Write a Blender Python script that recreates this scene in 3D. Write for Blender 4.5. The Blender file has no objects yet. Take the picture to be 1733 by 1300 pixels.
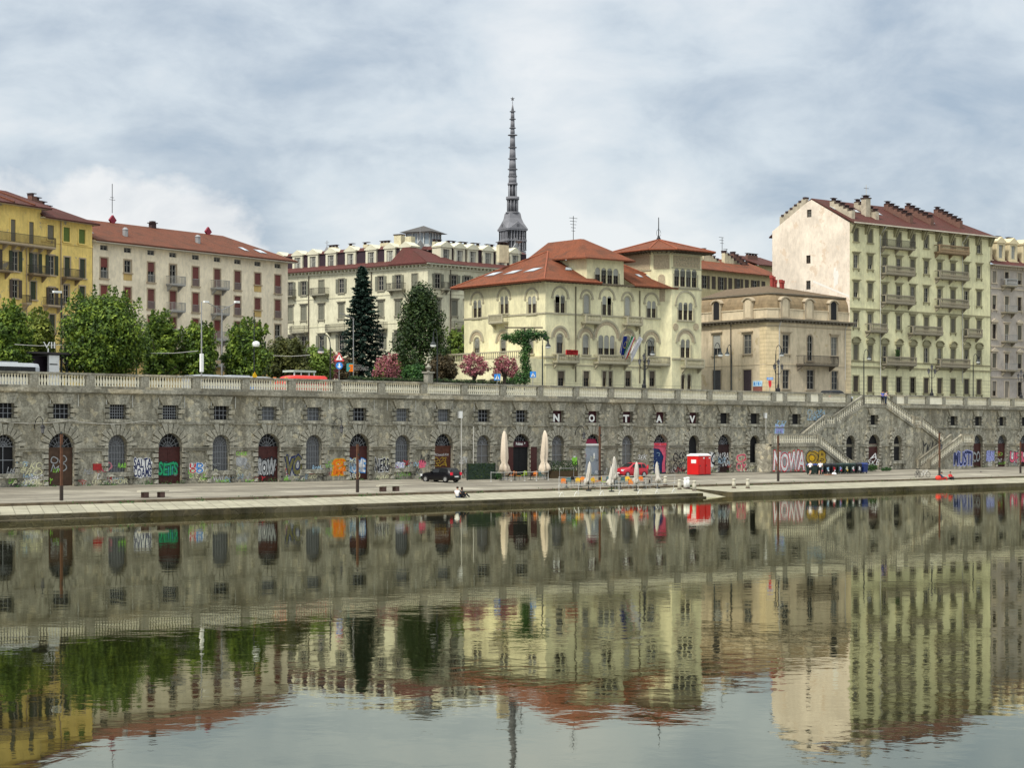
import bpy, math, random
from mathutils import Vector, Matrix
R = random.Random(7)
R2 = math.sqrt(2)
# ---------------------------------------------------------------- camera, sky, sun, exposure
sc = bpy.context.scene
CX, HY, F, CH = 866.5, 740.0, 3300.0, 6.0          # picture centre, horizon row, focal length in px, eye height above the water
cd = bpy.data.cameras.new("camera"); cam = bpy.data.objects.new("camera", cd)
sc.collection.objects.link(cam); sc.camera = cam
cam.location = (0, 0, CH); cam.rotation_euler = (math.radians(90), 0, 0)
cd.sensor_width = 36; cd.lens = 36*F/1733; cd.shift_y = 90/1733; cd.clip_start = .5; cd.clip_end = 6000
sc.view_settings.view_transform = 'Standard'; sc.view_settings.look = 'None'
sc.view_settings.gamma = 1; sc.view_settings.exposure = 0.55
SUN_EL, SUN_ROT = math.radians(50), math.radians(218)
sd = bpy.data.lights.new("sun", 'SUN'); sd.energy = 2.4; sd.angle = math.radians(10); sd.color = (1, .95, .86)
so = bpy.data.objects.new("sun", sd); sc.collection.objects.link(so)
so.rotation_euler = (math.radians(90)-SUN_EL, 0, math.radians(-38))
w = bpy.data.worlds.new("World"); sc.world = w; w.use_nodes = True
nt = w.node_tree; N = nt.nodes; L = nt.links; N.clear()
def nd(t, **k):
    n = N.new(t)
    for a, b in k.items(): setattr(n, a, b)
    return n
def mth(op, a, b=None, c=None, tree=None, clamp=False):
    T = tree or nt
    n = T.nodes.new('ShaderNodeMath'); n.operation = op; n.use_clamp = clamp
    for i, q in enumerate((a, b, c)):
        if q is None: continue
        if isinstance(q, (int, float)): n.inputs[i].default_value = q
        else: T.links.new(q, n.inputs[i])
    return n.outputs[0]
def ramp(T, src, stops):
    n = T.nodes.new('ShaderNodeValToRGB'); e = n.color_ramp.elements
    while len(e) < len(stops): e.new(.5)
    for q, (p, c) in zip(e, stops):
        q.position = p; q.color = (c, c, c, 1) if isinstance(c, (int, float)) else (*c, 1)
    T.links.new(src, n.inputs[0]); return n.outputs[0]
def mixc(T, f, a, b, mode='MIX'):
    n = T.nodes.new('ShaderNodeMix'); n.data_type = 'RGBA'; n.blend_type = mode
    for i, q in ((0, f), (6, a), (7, b)):
        if isinstance(q, (int, float)): n.inputs[i].default_value = q
        elif isinstance(q, tuple): n.inputs[i].default_value = (*q, 1)
        else: T.links.new(q, n.inputs[i])
    return n.outputs[2]
tc = nd('ShaderNodeTexCoord'); sep = nd('ShaderNodeSeparateXYZ'); L.new(tc.outputs['Generated'], sep.inputs[0])
sky = nd('ShaderNodeTexSky', sky_type='NISHITA', sun_disc=False, sun_elevation=SUN_EL, sun_rotation=SUN_ROT, air_density=1.2, dust_density=1.5)
zc = mth('MAXIMUM', sep.outputs['Z'], 0.0)
def noise(T, vec, scale, detail=6, rough=.55, dist=0, mapping=None, loc=None):
    if mapping or loc:
        m = T.nodes.new('ShaderNodeMapping'); T.links.new(vec, m.inputs[0])
        if mapping: m.inputs['Scale'].default_value = mapping
        if loc: m.inputs['Location'].default_value = loc
        vec = m.outputs[0]
    n = T.nodes.new('ShaderNodeTexNoise'); n.inputs['Scale'].default_value = scale; n.inputs['Detail'].default_value = detail
    n.inputs['Roughness'].default_value = rough; n.inputs['Distortion'].default_value = dist
    T.links.new(vec, n.inputs['Vector']); return n.outputs['Fac']
g = tc.outputs['Generated']
big = noise(nt, g, 4.6, 7, .52, .3, (1, 1, 2.0), (3.1, .4, 1.7))
fine = noise(nt, g, 15, 8, .58, .3, (1, 1, 1.9), (1.1, 7.4, 2.3))
cum = noise(nt, g, 9, 9, .55, .15, (1, 1, 1.5), (5.3, 2.4, .9))
deck = ramp(nt, mth('ADD', mth('MULTIPLY', big, .66), mth('MULTIPLY', fine, .34)), [(.36, (.29, .365, .46)), (.44, (.42, .48, .55)), (.51, (.545, .60, .65)), (.62, (.70, .72, .735))])
# piled cloud tops low over the roofs: coverage falls with elevation
thr = mth('ADD', .25, mth('MULTIPLY', zc, 2.3))
pm = mth('MULTIPLY', mth('SUBTRACT', cum, thr), 14, clamp=True)
pc = ramp(nt, fine, [(.3, (.60, .62, .65)), (.7, (.86, .84, .82))])
cl = mixc(nt, mth('MULTIPLY', pm, .85), deck, pc)
gain = mth('ADD', 1.0, mth('MULTIPLY', mth('MAXIMUM', mth('SUBTRACT', zc, .24), 0), 2.6))      # an overcast sky is brighter overhead
clg = nd('ShaderNodeVectorMath', operation='SCALE'); warm = mixc(nt, mth('MULTIPLY', mth('SUBTRACT', zc, .24), 2.0, clamp=True), cl, mixc(nt, 1.0, cl, (1.0, .95, .86), 'MULTIPLY')); L.new(warm, clg.inputs[0]); L.new(gain, clg.inputs['Scale'])
bg1 = nd('ShaderNodeBackground'); L.new(sky.outputs[0], bg1.inputs[0]); bg1.inputs[1].default_value = .1
bg2 = nd('ShaderNodeBackground'); L.new(clg.outputs[0], bg2.inputs[0]); bg2.inputs[1].default_value = .85
mx = nd('ShaderNodeMixShader'); mx.inputs[0].default_value = .88
L.new(bg1.outputs[0], mx.inputs[1]); L.new(bg2.outputs[0], mx.inputs[2])
wo = nd('ShaderNodeOutputWorld'); L.new(mx.outputs[0], wo.inputs[0])
sc.cycles.use_denoising = True
sc.cycles.max_bounces = 6
# ---------------------------------------------------------------- geometry of the place
def Xp(px, D): return (px-CX)/F*D
def P(px, D, z=0): return Vector((Xp(px, D), D, z))
def ZY(y, D): return CH+(HY-y)/F*D
def S(px, n):
    t = (px-CX)/F; return n*(1+t)/(1-t)
def W(s, n, z=0): return Vector(((s-n)/R2, (s+n)/R2, z))       # s along the embankment, n away from the near bank
def DP(px, n): return (S(px, n)+n)/R2
ZB, ZS = 1.87, 10.1                                            # foot of the embankment, street on top of it
def rotz(a): return Matrix.Rotation(a, 4, 'Z')
# ---------------------------------------------------------------- materials
MC = {}
def newmat(name):
    m = bpy.data.materials.new(name); m.use_nodes = True
    T = m.node_tree; b = T.nodes['Principled BSDF']; return m, T, b
def bump(T, b, h, strength=.3, dist=.05):
    n = T.nodes.new('ShaderNodeBump'); n.inputs['Strength'].default_value = strength; n.inputs['Distance'].default_value = dist
    T.links.new(h, n.inputs['Height']); T.links.new(n.outputs[0], b.inputs['Normal'])
def sc3(c, k): return tuple(max(0, min(1, x*k)) for x in c)
def objc(T):
    return T.nodes.new('ShaderNodeTexCoord').outputs['Object']
def mat(name, col, rough=.75, var=.12, scale=3, metal=0, spec=.3, bmp=0, rnd=0, streak=0, lines=0, courses=None, blot=0, blotcol=None):
    """plain procedural surface: two scales of mottling, optional vertical streaks, louvre lines, stone courses, peeled blotches"""
    if name in MC: return MC[name]
    m, T, b = newmat(name); o = objc(T)
    n1 = noise(T, o, scale, 6, .6)
    c = mixc(T, ramp(T, n1, [(.3, 0.), (.7, 1.)]), sc3(col, 1-var), sc3(col, 1+var))
    if streak:
        n2 = noise(T, o, 1.6, 5, .6, 0, (1, 1, .09))
        n3 = noise(T, o, .35, 4, .6)
        f = mth('MULTIPLY', ramp(T, n2, [(.45, 0.), (.72, 1.)]), ramp(T, n3, [(.35, .15), (.65, 1.)]), tree=T)
        c = mixc(T, mth('MULTIPLY', f, streak, tree=T), c, (.20, .16, .10))
    n5 = noise(T, o, .22, 5, .65, .3); c = mixc(T, 1.0, mixc(T, 1.0, c, ramp(T, n5, [(.32, .8), (.68, 1.08)]), 'MULTIPLY'), ramp(T, noise(T, o, 2.4, 6, .7, .4, (1, 1, .45)), [(.3, .82), (.6, 1.03)]), 'MULTIPLY') if var < .11 and scale < 1.5 else c
    if blot:
        n4 = noise(T, o, .55, 8, .68, .3)
        f = ramp(T, n4, [(blot, 0.), (blot+.03, 1.)])
        c = mixc(T, f, c, blotcol or (.35, .32, .27))
    if rnd:
        oi = T.nodes.new('ShaderNodeObjectInfo')
        c = mixc(T, mth('MULTIPLY', oi.outputs['Random'], rnd, tree=T), c, (.05, .05, .05))
    h = None
    if lines or courses:
        sx = T.nodes.new('ShaderNodeSeparateXYZ'); T.links.new(o, sx.inputs[0])
        per = lines or courses[0]
        fr = mth('FRACT', mth('DIVIDE', sx.outputs['Z'], per, tree=T), tree=T)
        f = mth('LESS_THAN', fr, .3 if lines else courses[2]/per, tree=T)
        if courses: f = mth('MULTIPLY', f, mth('LESS_THAN', sx.outputs['Z'], courses[1], tree=T), tree=T)
        c = mixc(T, mth('MULTIPLY', f, .55 if lines else .5, tree=T), c, (.06, .055, .04)); h = f
    T.links.new(c, b.inputs['Base Color'])
    if bmp: bump(T, b, noise(T, o, scale*6, 5), bmp)
    b.inputs['Roughness'].default_value = rough; b.inputs['Metallic'].default_value = metal; b.inputs['Specular IOR Level'].default_value = spec
    MC[name] = m; return m
def glassmat(name='window_glass', col=(.018, .02, .022)):
    if name in MC: return MC[name]
    m, T, b = newmat(name); oi = T.nodes.new('ShaderNodeObjectInfo')
    c = ramp(T, oi.outputs['Random'], [(0, sc3(col, .3)), (.6, sc3(col, .8)), (.85, sc3(col, 2.0)), (1, (.16, .16, .14))])
    T.links.new(c, b.inputs['Base Color']); b.inputs['Roughness'].default_value = .2; b.inputs['Specular IOR Level'].default_value = .22
    MC[name] = m; return m
def stonemat(name, base, scale=1.5, mortar=(.30, .29, .24), darkm=.5, vo=.8, blockz=None):
    m, T, b = newmat(name); o = objc(T)
    nn = T.nodes.new('ShaderNodeTexNoise'); nn.inputs['Scale'].default_value = 1.3; T.links.new(o, nn.inputs['Vector'])
    wv = mixc(T, .13, o, nn.outputs['Color'])
    v = T.nodes.new('ShaderNodeTexVoronoi'); v.feature = 'DISTANCE_TO_EDGE'; v.inputs['Scale'].default_value = scale; T.links.new(wv, v.inputs['Vector'])
    v2 = T.nodes.new('ShaderNodeTexVoronoi'); v2.inputs['Scale'].default_value = scale; T.links.new(wv, v2.inputs['Vector'])
    sp = T.nodes.new('ShaderNodeSeparateXYZ'); T.links.new(v2.outputs['Color'], sp.inputs[0])
    cc = ramp(T, sp.outputs[0], [(0, sc3(base, .55)), (.4, sc3(base, .85)), (.75, base), (1, (base[0]*1.35, base[1]*1.25, base[2]*1.1))])
    patch = ramp(T, noise(T, o, .5, 4), [(.45, 0.), (.62, 1.)])
    mo = mth('MULTIPLY', ramp(T, v.outputs['Distance'], [(.0, 1.), (.05, 0.)]), mth('ADD', .3, mth('MULTIPLY', patch, .6, tree=T), tree=T), tree=T)
    c = mixc(T, mth('MULTIPLY', mo, vo, tree=T), cc, mortar)
    fine = noise(T, o, 5, 8, .7)
    c = mixc(T, .7, c, ramp(T, fine, [(.3, .18), (.7, 1.05)]), 'MULTIPLY')
    c = mixc(T, .35, c, ramp(T, fine, [(.3, .5), (.7, 1.)]), 'OVERLAY')
    st = noise(T, o, .9, 6, .65, .2, (1, 1, .22)); lg = noise(T, o, .13, 4, .6)
    f = mth('MULTIPLY', ramp(T, st, [(.42, 0.), (.66, 1.)]), darkm, tree=T)
    c = mixc(T, f, c, (.045, .042, .03))
    br_ = noise(T, o, .22, 6, .7, .5, (1, 1, .7), (4, 2, 1)); c = mixc(T, mth('MULTIPLY', ramp(T, br_, [(.5, 0.), (.66, 1.)]), .3, tree=T), c, (.17, .135, .085))
    c = mixc(T, mth('MULTIPLY', ramp(T, lg, [(.42, 0.), (.62, 1.)]), .35, tree=T), c, (.20, .175, .12))
    T.links.new(c, b.inputs['Base Color']); b.inputs['Roughness'].default_value = .9; b.inputs['Specular IOR Level'].default_value = .15
    bump(T, b, mth('ADD', mth('MULTIPLY', fine, .6, tree=T), ramp(T, v.outputs['Distance'], [(0, 0.), (.07, 1.)]), tree=T), .6, .06)
    MC[name] = m; return m
def roofmat(name, col, var=.35, moss=.3, spacing=.24):
    m, T, b = newmat(name); o = objc(T)
    n1 = noise(T, o, 7, 6, .75); n2 = noise(T, o, .6, 6, .7); n3 = noise(T, o, 26, 3, .7)
    c = mixc(T, ramp(T, n1, [(.3, 0.), (.7, 1.)]), sc3(col, 1-var), sc3(col, 1+var))
    c = mixc(T, mth('MULTIPLY', ramp(T, n2, [(.45, 0.), (.65, 1.)]), moss, tree=T), c, (.07, .045, .03))
    sx = T.nodes.new('ShaderNodeSeparateXYZ'); T.links.new(o, sx.inputs[0])
    row = mth('FRACT', mth('DIVIDE', sx.outputs['Z'], spacing*.55, tree=T), tree=T)
    c = mixc(T, mth('MULTIPLY', mth('LESS_THAN', row, .28, tree=T), .4, tree=T), c, sc3(col, .35))
    c = mixc(T, .75, c, ramp(T, n3, [(.35, .35), (.65, 1.25)]), 'MULTIPLY')
    T.links.new(c, b.inputs['Base Color']); b.inputs['Roughness'].default_value = .85; b.inputs['Specular IOR Level'].default_value = .2
    bump(T, b, mth('ADD', row, n3, tree=T), .6, .05)
    MC[name] = m; return m
def leafmat(name, dark, mid, light):
    m, T, b = newmat(name)
    ge = T.nodes.new('ShaderNodeNewGeometry'); o = objc(T)
    r = mth('ADD', mth('MULTIPLY', ge.outputs['Random Per Island'], .45, tree=T), mth('MULTIPLY', ramp(T, noise(T, o, .9, 4), [(.3, 0.), (.7, 1.)]), .55, tree=T), tree=T)
    c = ramp(T, r, [(.15, dark), (.5, mid), (.9, light)])
    T.links.new(c, b.inputs['Base Color']); b.inputs['Roughness'].default_value = .6; b.inputs['Specular IOR Level'].default_value = .25
    tr = T.nodes.new('ShaderNodeBsdfTranslucent'); T.links.new(c, tr.inputs[0])
    ms = T.nodes.new('ShaderNodeMixShader'); ms.inputs[0].default_value = .18
    out = T.nodes['Material Output']; T.links.new(b.outputs[0], ms.inputs[1]); T.links.new(tr.outputs[0], ms.inputs[2]); T.links.new(ms.outputs[0], out.inputs[0])
    MC[name] = m; return m
# ---------------------------------------------------------------- mesh builder
class MB:
    def __init__(s, M=None): s.v = []; s.f = []; s.m = []; s.M = M
    def add(s, vs, fs, mi=0):
        k = len(s.v)
        s.v += [(s.M @ Vector(p)) if s.M else Vector(p) for p in vs]
        s.f += [tuple(i+k for i in f) for f in fs]; s.m += [mi]*len(fs)
    def poly(s, pts, mi=0): s.add(pts, [tuple(range(len(pts)))], mi)
    def box(s, x0, x1, y0, y1, z0, z1, mi=0):
        v = [(x, y, z) for x in (x0, x1) for y in (y0, y1) for z in (z0, z1)]
        s.add(v, [(0, 1, 3, 2), (4, 6, 7, 5), (0, 4, 5, 1), (2, 3, 7, 6), (0, 2, 6, 4), (1, 5, 7, 3)], mi)
    def prism(s, pts, y0, y1, mi=0):            # outline in x,z pushed along y
        n = len(pts)
        v = [(x, y0, z) for x, z in pts]+[(x, y1, z) for x, z in pts]
        s.add(v, [tuple(range(n))[::-1], tuple(range(n, 2*n))]+[(i, (i+1) % n, n+(i+1) % n, n+i) for i in range(n)], mi)
    def plan(s, pts, z0, z1, mi=0):             # outline in x,y pushed along z
        n = len(pts)
        v = [(x, y, z0) for x, y in pts]+[(x, y, z1) for x, y in pts]
        s.add(v, [tuple(range(n))[::-1], tuple(range(n, 2*n))]+[(i, (i+1) % n, n+(i+1) % n, n+i) for i in range(n)], mi)
    def rings(s, rs, cap=True, mi=0):
        n = len(rs[0]); v = [p for r in rs for p in r]; f = []
        for k in range(len(rs)-1):
            for i in range(n): j = (i+1) % n; f.append((k*n+i, k*n+j, (k+1)*n+j, (k+1)*n+i))
        if cap: f += [tuple(range(n))[::-1], tuple(range((len(rs)-1)*n, len(rs)*n))]
        s.add(v, f, mi)
    def lathe(s, prof, x=0, y=0, n=10, mi=0, z=0, rot=0):
        s.rings([[(x+r*math.cos(rot+6.2832*i/n), y+r*math.sin(rot+6.2832*i/n), z+h) for i in range(n)] for r, h in prof], True, mi)
    def tube(s, path, r, n=6, mi=0):
        path = [Vector(p) for p in path]; rs = []
        if not isinstance(r, (list, tuple)): r = [r]*len(path)
        for i, p in enumerate(path):
            d = (path[min(i+1, len(path)-1)]-path[max(i-1, 0)]).normalized()
            a = d.cross(Vector((0, 0, 1)) if abs(d.z) < .9 else Vector((1, 0, 0))).normalized(); b = d.cross(a)
            rs.append([tuple(p+(a*math.cos(6.2832*k/n)+b*math.sin(6.2832*k/n))*r[i]) for k in range(n)])
        s.rings(rs, True, mi)
    def mesh(s, name, mats, smooth=False):
        me = bpy.data.meshes.new(name); me.from_pydata([tuple(p) for p in s.v], [], s.f)
        for q in mats if isinstance(mats, (list, tuple)) else [mats]: me.materials.append(q)
        me.polygons.foreach_set('material_index', s.m)
        if smooth: me.polygons.foreach_set('use_smooth', [True]*len(s.f))
        me.update(); return me
    def build(s, name, mats, parent=None, smooth=False, L=None):
        return put(name, s.mesh(name, mats, smooth), parent, L)
def put(name, me, parent=None, L=None):
    o = bpy.data.objects.new(name, me); sc.collection.objects.link(o)
    if parent is not None: o.parent = parent.o if isinstance(parent, Thing) else parent
    if L is not None: o.matrix_local = L
    return o
class Thing:
    def __init__(s, name, label, cat, M, group=None):
        s.o = bpy.data.objects.new(name, None); sc.collection.objects.link(s.o); s.o.empty_display_size = .5
        s.M = M; s.inv = M.inverted(); s.o.matrix_local = M; s.o['label'] = label; s.o['category'] = cat
        if group: s.o['group'] = group
def TR(p, a=0): return Matrix.Translation(p) @ rotz(a)
def tag(o, label, cat, group=None):
    o['label'] = label; o['category'] = cat
    if group: o['group'] = group
    return o
def struct(name, mb, m):
    o = mb.build(name, m); o['kind'] = 'structure'; return o
def dup(o, parent=None, M=None, label=None):
    c = o.copy(); sc.collection.objects.link(c); c.parent = parent
    if M is not None: c.matrix_local = M
    if label: c['label'] = label
    for ch in list(o.children): dup(ch, c)
    return c
class Fac:
    """a vertical facade plane between two ground points; x along it, y into the building, z absolute height"""
    def __init__(s, A, B):
        s.A = Vector((A[0], A[1], 0)); s.B = Vector((B[0], B[1], 0)); d = s.B-s.A; s.len = d.length; s.d = d.normalized()
        s.ang = math.atan2(s.d.y, s.d.x); s.M = TR(s.A, s.ang); s.holes = []
    def u(s, px):
        t = (px-CX)/F; return (t*s.A.y-s.A.x)/(s.d.x-t*s.d.y)
    def D(s, px): return s.A.y+s.d.y*s.u(px)
    def z(s, px, y): return ZY(y, s.D(px))
def fpx(p0, D0, p1, D1): return Fac(P(p0, D0), P(p1, D1))
def outline(w, h, arch=0, n=10, x=0, z=0):
    if arch <= 0: return [(x-w/2, z), (x+w/2, z), (x+w/2, z+h), (x-w/2, z+h)]
    a = w/2*arch                                   # rise
    r = (w*w/4+a*a)/(2*a); c = h-r; t0 = math.asin(min(1, w/2/r))
    if arch >= 1: t0 = math.pi/2
    return [(x-w/2, z), (x+w/2, z)]+[(x+r*math.sin(t0-2*t0*i/n), z+c+r*math.cos(t0-2*t0*i/n)) for i in range(n+1)]
def panel(mb, x0, x1, z0, z1, holes, y=0, depth=.3, mi=0, rmi=None):
    hs = [h for h in holes if h[0]-h[2]/2 > x0 and h[0]+h[2]/2 < x1 and h[1] > z0-1e-6 and h[1]+h[3] < z1]
    xs = sorted({x0, x1} | {h[0]-h[2]/2 for h in hs} | {h[0]+h[2]/2 for h in hs})
    zs = sorted({z0, z1} | {h[1] for h in hs} | {h[1]+h[3] for h in hs})
    for a, b in zip(xs, xs[1:]):
        run = None
        col = [h for h in hs if h[0]-h[2]/2 < (a+b)/2 < h[0]+h[2]/2]
        for c, d in zip(zs, zs[1:]):
            inside = any(h[1] < (c+d)/2 < h[1]+h[3] for h in col)
            if not inside: run = (run[0], d) if run else (c, d)
            if (inside or d == zs[-1]) and run:
                mb.poly([(a, y, run[0]), (b, y, run[0]), (b, y, run[1]), (a, y, run[1])], mi); run = None
    for (u, zb, w_, h_, ar) in hs:
        o = outline(w_, h_, ar, 10, u, zb)
        if ar > 0:
            arc = o[2:]; k = len(arc)//2
            for i in range(k): mb.poly([(u+w_/2, y, zb+h_), (arc[i][0], y, arc[i][1]), (arc[i+1][0], y, arc[i+1][1])], mi)
            for i in range(k, len(arc)-1): mb.poly([(u-w_/2, y, zb+h_), (arc[i][0], y, arc[i][1]), (arc[i+1][0], y, arc[i+1][1])], mi)
        n = len(o)
        for i in range(n):
            p, q = o[i], o[(i+1) % n]
            mb.poly([(p[0], y, p[1]), (q[0], y, q[1]), (q[0], y+depth, q[1]), (p[0], y+depth, p[1])], mi if rmi is None else rmi)
# ---------------------------------------------------------------- windows
WC = {}
def ring(mb, w, h, ar, b, y0, y1, mi=0):
    o = outline(w, h, ar, 10); i_ = outline(w-2*b, h-2*b, ar, 10, 0, b); n = len(o)
    for k in range(n):
        j = (k+1) % n
        mb.poly([(o[k][0], y0, o[k][1]), (o[j][0], y0, o[j][1]), (i_[j][0], y0, i_[j][1]), (i_[k][0], y0, i_[k][1])], mi)
        mb.poly([(i_[k][0], y0, i_[k][1]), (i_[j][0], y0, i_[j][1]), (i_[j][0], y1, i_[j][1]), (i_[k][0], y1, i_[k][1])], mi)
def wmesh(key, fn):
    if key not in WC: WC[key] = fn()
    return WC[key]
def window(T, fc, u, z, w, h, kind='win', ar=0, fm=None, sm=None, tm=None, trim='flat', gl=None, mul=1, name='window', yoff=0):
    """fm frame, sm shutter, tm trim material; kind win / shut / open / blind / dark"""
    fc.holes.append((u, z, w, h, ar))
    gl = gl or glassmat(); Lm = T.inv @ fc.M @ Matrix.Translation((u, yoff, z))
    key = (round(w, 2), round(h, 2), ar)
    def g():
        b = MB(); b.poly([(x, .2, zz) for x, zz in outline(w, h, ar)]); return b.mesh('window', gl)
    o = put(name, wmesh(('g', gl.name)+key, g), T, Lm)
    if fm and kind != 'shut':
        def f():
            b = MB(); ring(b, w, h, ar, .09, .11, .2)
            for i in range(mul): xx = w*((i+1)/(mul+1)-.5); b.box(xx-.045, xx+.045, .12, .195, .09, h-.09 if not ar else h-.06)
            for zz in ((h*.36, h*.7) if h > 1.7 else (h*.6,)): b.box(-w/2+.09, w/2-.09, .14, .19, zz-.03, zz+.03)
            return b.mesh('frame', fm)
        put('frame', wmesh(('f', fm.name, mul)+key, f), o)
    if sm and kind == 'shut':
        def f():
            b = MB(); ol = outline(w-.03, h-.03, ar, 10, 0, .015); b.prism(ol, .06, .11)
            b.box(-.03, .03, .04, .1, 0.02, h-.05); b.box(-w/2+.02, w/2-.02, .04, .1, h*.48, h*.48+.08)
            return b.mesh('shutter', sm)
        put('shutter', wmesh(('s', sm.name)+key, f), o)
    if sm and kind == 'open':
        for q in (-1, 1):
            def f():
                b = MB(); x0, x1 = sorted((q*(w/2+.03), q*(w/2+.03+w*.5)))
                b.box(x0, x1, -.1, -.05, 0, h); b.box(x0+.04, x1-.04, -.115, -.1, .08, h/2-.04); b.box(x0+.04, x1-.04, -.115, -.1, h/2+.04, h-.08)
                return b.mesh('shutter', sm)
            put('shutter', wmesh(('o', q, sm.name)+key, f), o)
    if sm and kind == 'blind':
        def f():
            b = MB(); b.box(-w/2+.02, w/2-.02, .05, .09, h*.02, h-.02); return b.mesh('blind', sm)
        put('blind', wmesh(('b', sm.name)+key, f), o)
    if sm and kind in ('half', 'half2'):
        k = .35 if kind == 'half' else .55
        def f():
            b = MB(); b.box(-w/2+.02, w/2-.02, .05, .09, h*k, h-.02-(w*.3 if ar else 0))
            if ar: b.prism(outline(w-.03, h-.03-h*k, ar, 10, 0, h*k+.015), .05, .09)
            return b.mesh('blind', sm)
        put('blind', wmesh(('h', k, sm.name)+key, f), o)
    if tm and trim:
        def f():
            b = MB(); t = .16
            if ar:
                oo = outline(w+2*t, h+t, ar, 10); ii = outline(w, h, ar, 10); n = len(oo)
                for k in range(1, n):
                    j = (k+1) % n
                    b.poly([(oo[k][0], -.05, oo[k][1]), (oo[j][0], -.05, oo[j][1]), (ii[j][0], -.05, ii[j][1]), (ii[k][0], -.05, ii[k][1])])
                    b.poly([(oo[k][0], -.05, oo[k][1]), (oo[j][0], -.05, oo[j][1]), (oo[j][0], .0, oo[j][1]), (oo[k][0], 0., oo[k][1])])
            else:
                b.box(-w/2-t, -w/2, -.05, .02, 0, h); b.box(w/2, w/2+t, -.05, .02, 0, h); b.box(-w/2-t, w/2+t, -.06, .02, h, h+t)
            b.box(-w/2-t-.08, w/2+t+.08, -.18, .05, -.16, 0)
            if trim in ('hood', 'pedi', 'seg'): b.box(-w/2-.36, w/2+.36, -.3, .02, h+t+.14, h+t+.28); b.box(-w/2-.22, w/2+.22, -.14, .02, h+t, h+t+.14)
            if trim == 'bracket' or trim == 'hood':
                for q in (-1, 1): b.box(q*(w/2+.1)-.08, q*(w/2+.1)+.08, -.13, .02, -.45, -.16)
            if trim == 'pedi': b.prism([(-w/2-.36, h+t+.28), (w/2+.36, h+t+.28), (0, h+t+.72)], -.26, .02)
            if trim == 'seg':
                ol = outline(w+.7, .62, .55, 10, 0, h+t+.28); b.prism(ol, -.14, .02)
                oo = outline(w+.8, .72, .55, 10, 0, h+t+.28); nn = len(oo)
                for k in range(2, nn-1): p, q = oo[k], oo[k+1]; b.prism([p, q, (q[0]*.88, q[1]-.1), (p[0]*.88, p[1]-.1)], -.3, .02)
            return b.mesh('surround', tm)
        put('surround', wmesh(('t', tm.name, trim)+key, f), o)
    return o
def balcony(T, fc, u0, u1, z, sm, rm, stone=False, proj=1.0, h=1.0, name='balcony', nb=2):
    b = MB(T.inv @ fc.M); b.box(u0, u1, -proj, .0, z-.18, z); b.box(u0+.06, u1-.06, -proj+.08, 0, z-.28, z-.18)
    for i in range(nb):
        uu = u0+.3+(u1-u0-.6)*i/max(1, nb-1)
        b.M = T.inv @ fc.M; b.add([(uu-.1, 0, z-.28), (uu+.1, 0, z-.28), (uu+.1, 0, z-.95), (uu-.1, 0, z-.95), (uu-.1, -proj*.75, z-.28), (uu+.1, -proj*.75, z-.28), (uu+.1, -proj*.6, z-.45), (uu-.1, -proj*.6, z-.45)],
              [(4, 5, 6, 7), (7, 6, 2, 3), (0, 4, 7, 3), (1, 2, 6, 5)])
    o = b.build(name, sm, T); r = MB(T.inv @ fc.M)
    if stone:
        r.box(u0, u1, -proj, -proj+.16, z+h-.14, z+h); r.box(u0, u1, -proj, -proj+.14, z, z+.1)
        for q in (u0, u1-.2): r.box(q, q+.2, -proj-.01, -proj+.18, z, z+h); r.box(q+.03, q+.15, -proj+.18, 0, z+h-.14, z+h-.01)
        n = max(3, int((u1-u0-.4)/.24))
        for i in range(n): x = u0+.3+(u1-u0-.6)*i/(n-1); r.lathe([(.05, .1), (.085, .3), (.045, .6), (.07, h-.14)], x, -proj+.08, 6, 0, z)
    else:
        r.box(u0, u1, -proj, -proj+.05, z+h-.05, z+h); r.box(u0, u1, -proj, -proj+.03, z+.08, z+.12)
        for q in (u0, u1-.05): r.box(q, q+.05, -proj+.05, 0, z+h-.05, z+h); r.box(q, q+.05, -proj, -proj+.05, z, z+h)
        n = max(4, int((u1-u0)/.13))
        for i in range(1, n): x = u0+(u1-u0)*i/n; r.box(x-.014, x+.014, -proj+.01, -proj+.035, z, z+h-.05)
        for q in (u0, u1-.05):
            for k in range(1, 6): yy = -proj*k/6; r.box(q+.01, q+.04, yy-.012, yy+.012, z, z+h-.05)
    r.build('railing', rm, o); return o
def chimney_row(T, M, n, step, dz, w=.9, h=1.3, mats=None, parent=None, d=.6):
    """a long stack with a row of open clay caps stepping down the roof slope: y runs down the slope"""
    b = MB(M)
    for i in range(n):
        y0 = i*step; z0 = -dz*i
        b.box(-w/2, w/2, y0, y0+step-.002*i % .01, z0-h*1.6, z0+h, 0)
        b.box(-w/2-.08, w/2+.08, y0+.02, y0+step-.04, z0+h, z0+h+.09, 0)
        for q in (-1, 1): b.box(q*(w/2-.1)-.07, q*(w/2-.1)+.07, y0+step*.3, y0+step*.7, z0+h+.09, z0+h+.36, 1)
        b.box(-w/2-.12, w/2+.12, y0+.0, y0+step*.9, z0+h+.36, z0+h+.46, 1)
    return b.build('chimney', mats, parent or T)
def antenna(T, p, h=3.5, bars=4, parent=None):
    b = MB(T.inv if T else None); b.tube([p, (p[0], p[1], p[2]+h)], .04, 5)
    for i in range(bars):
        zz = p[2]+h*(.55+.12*i); l = .5+.25*((i*7) % 3)
        b.box(p[0]-l, p[0]+l, p[1]-.03, p[1]+.03, zz-.025, zz+.025)
    return b.build('antenna', mat('dark_metal', (.05, .05, .055), .5, .1, 4, .3), parent or T)
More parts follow.
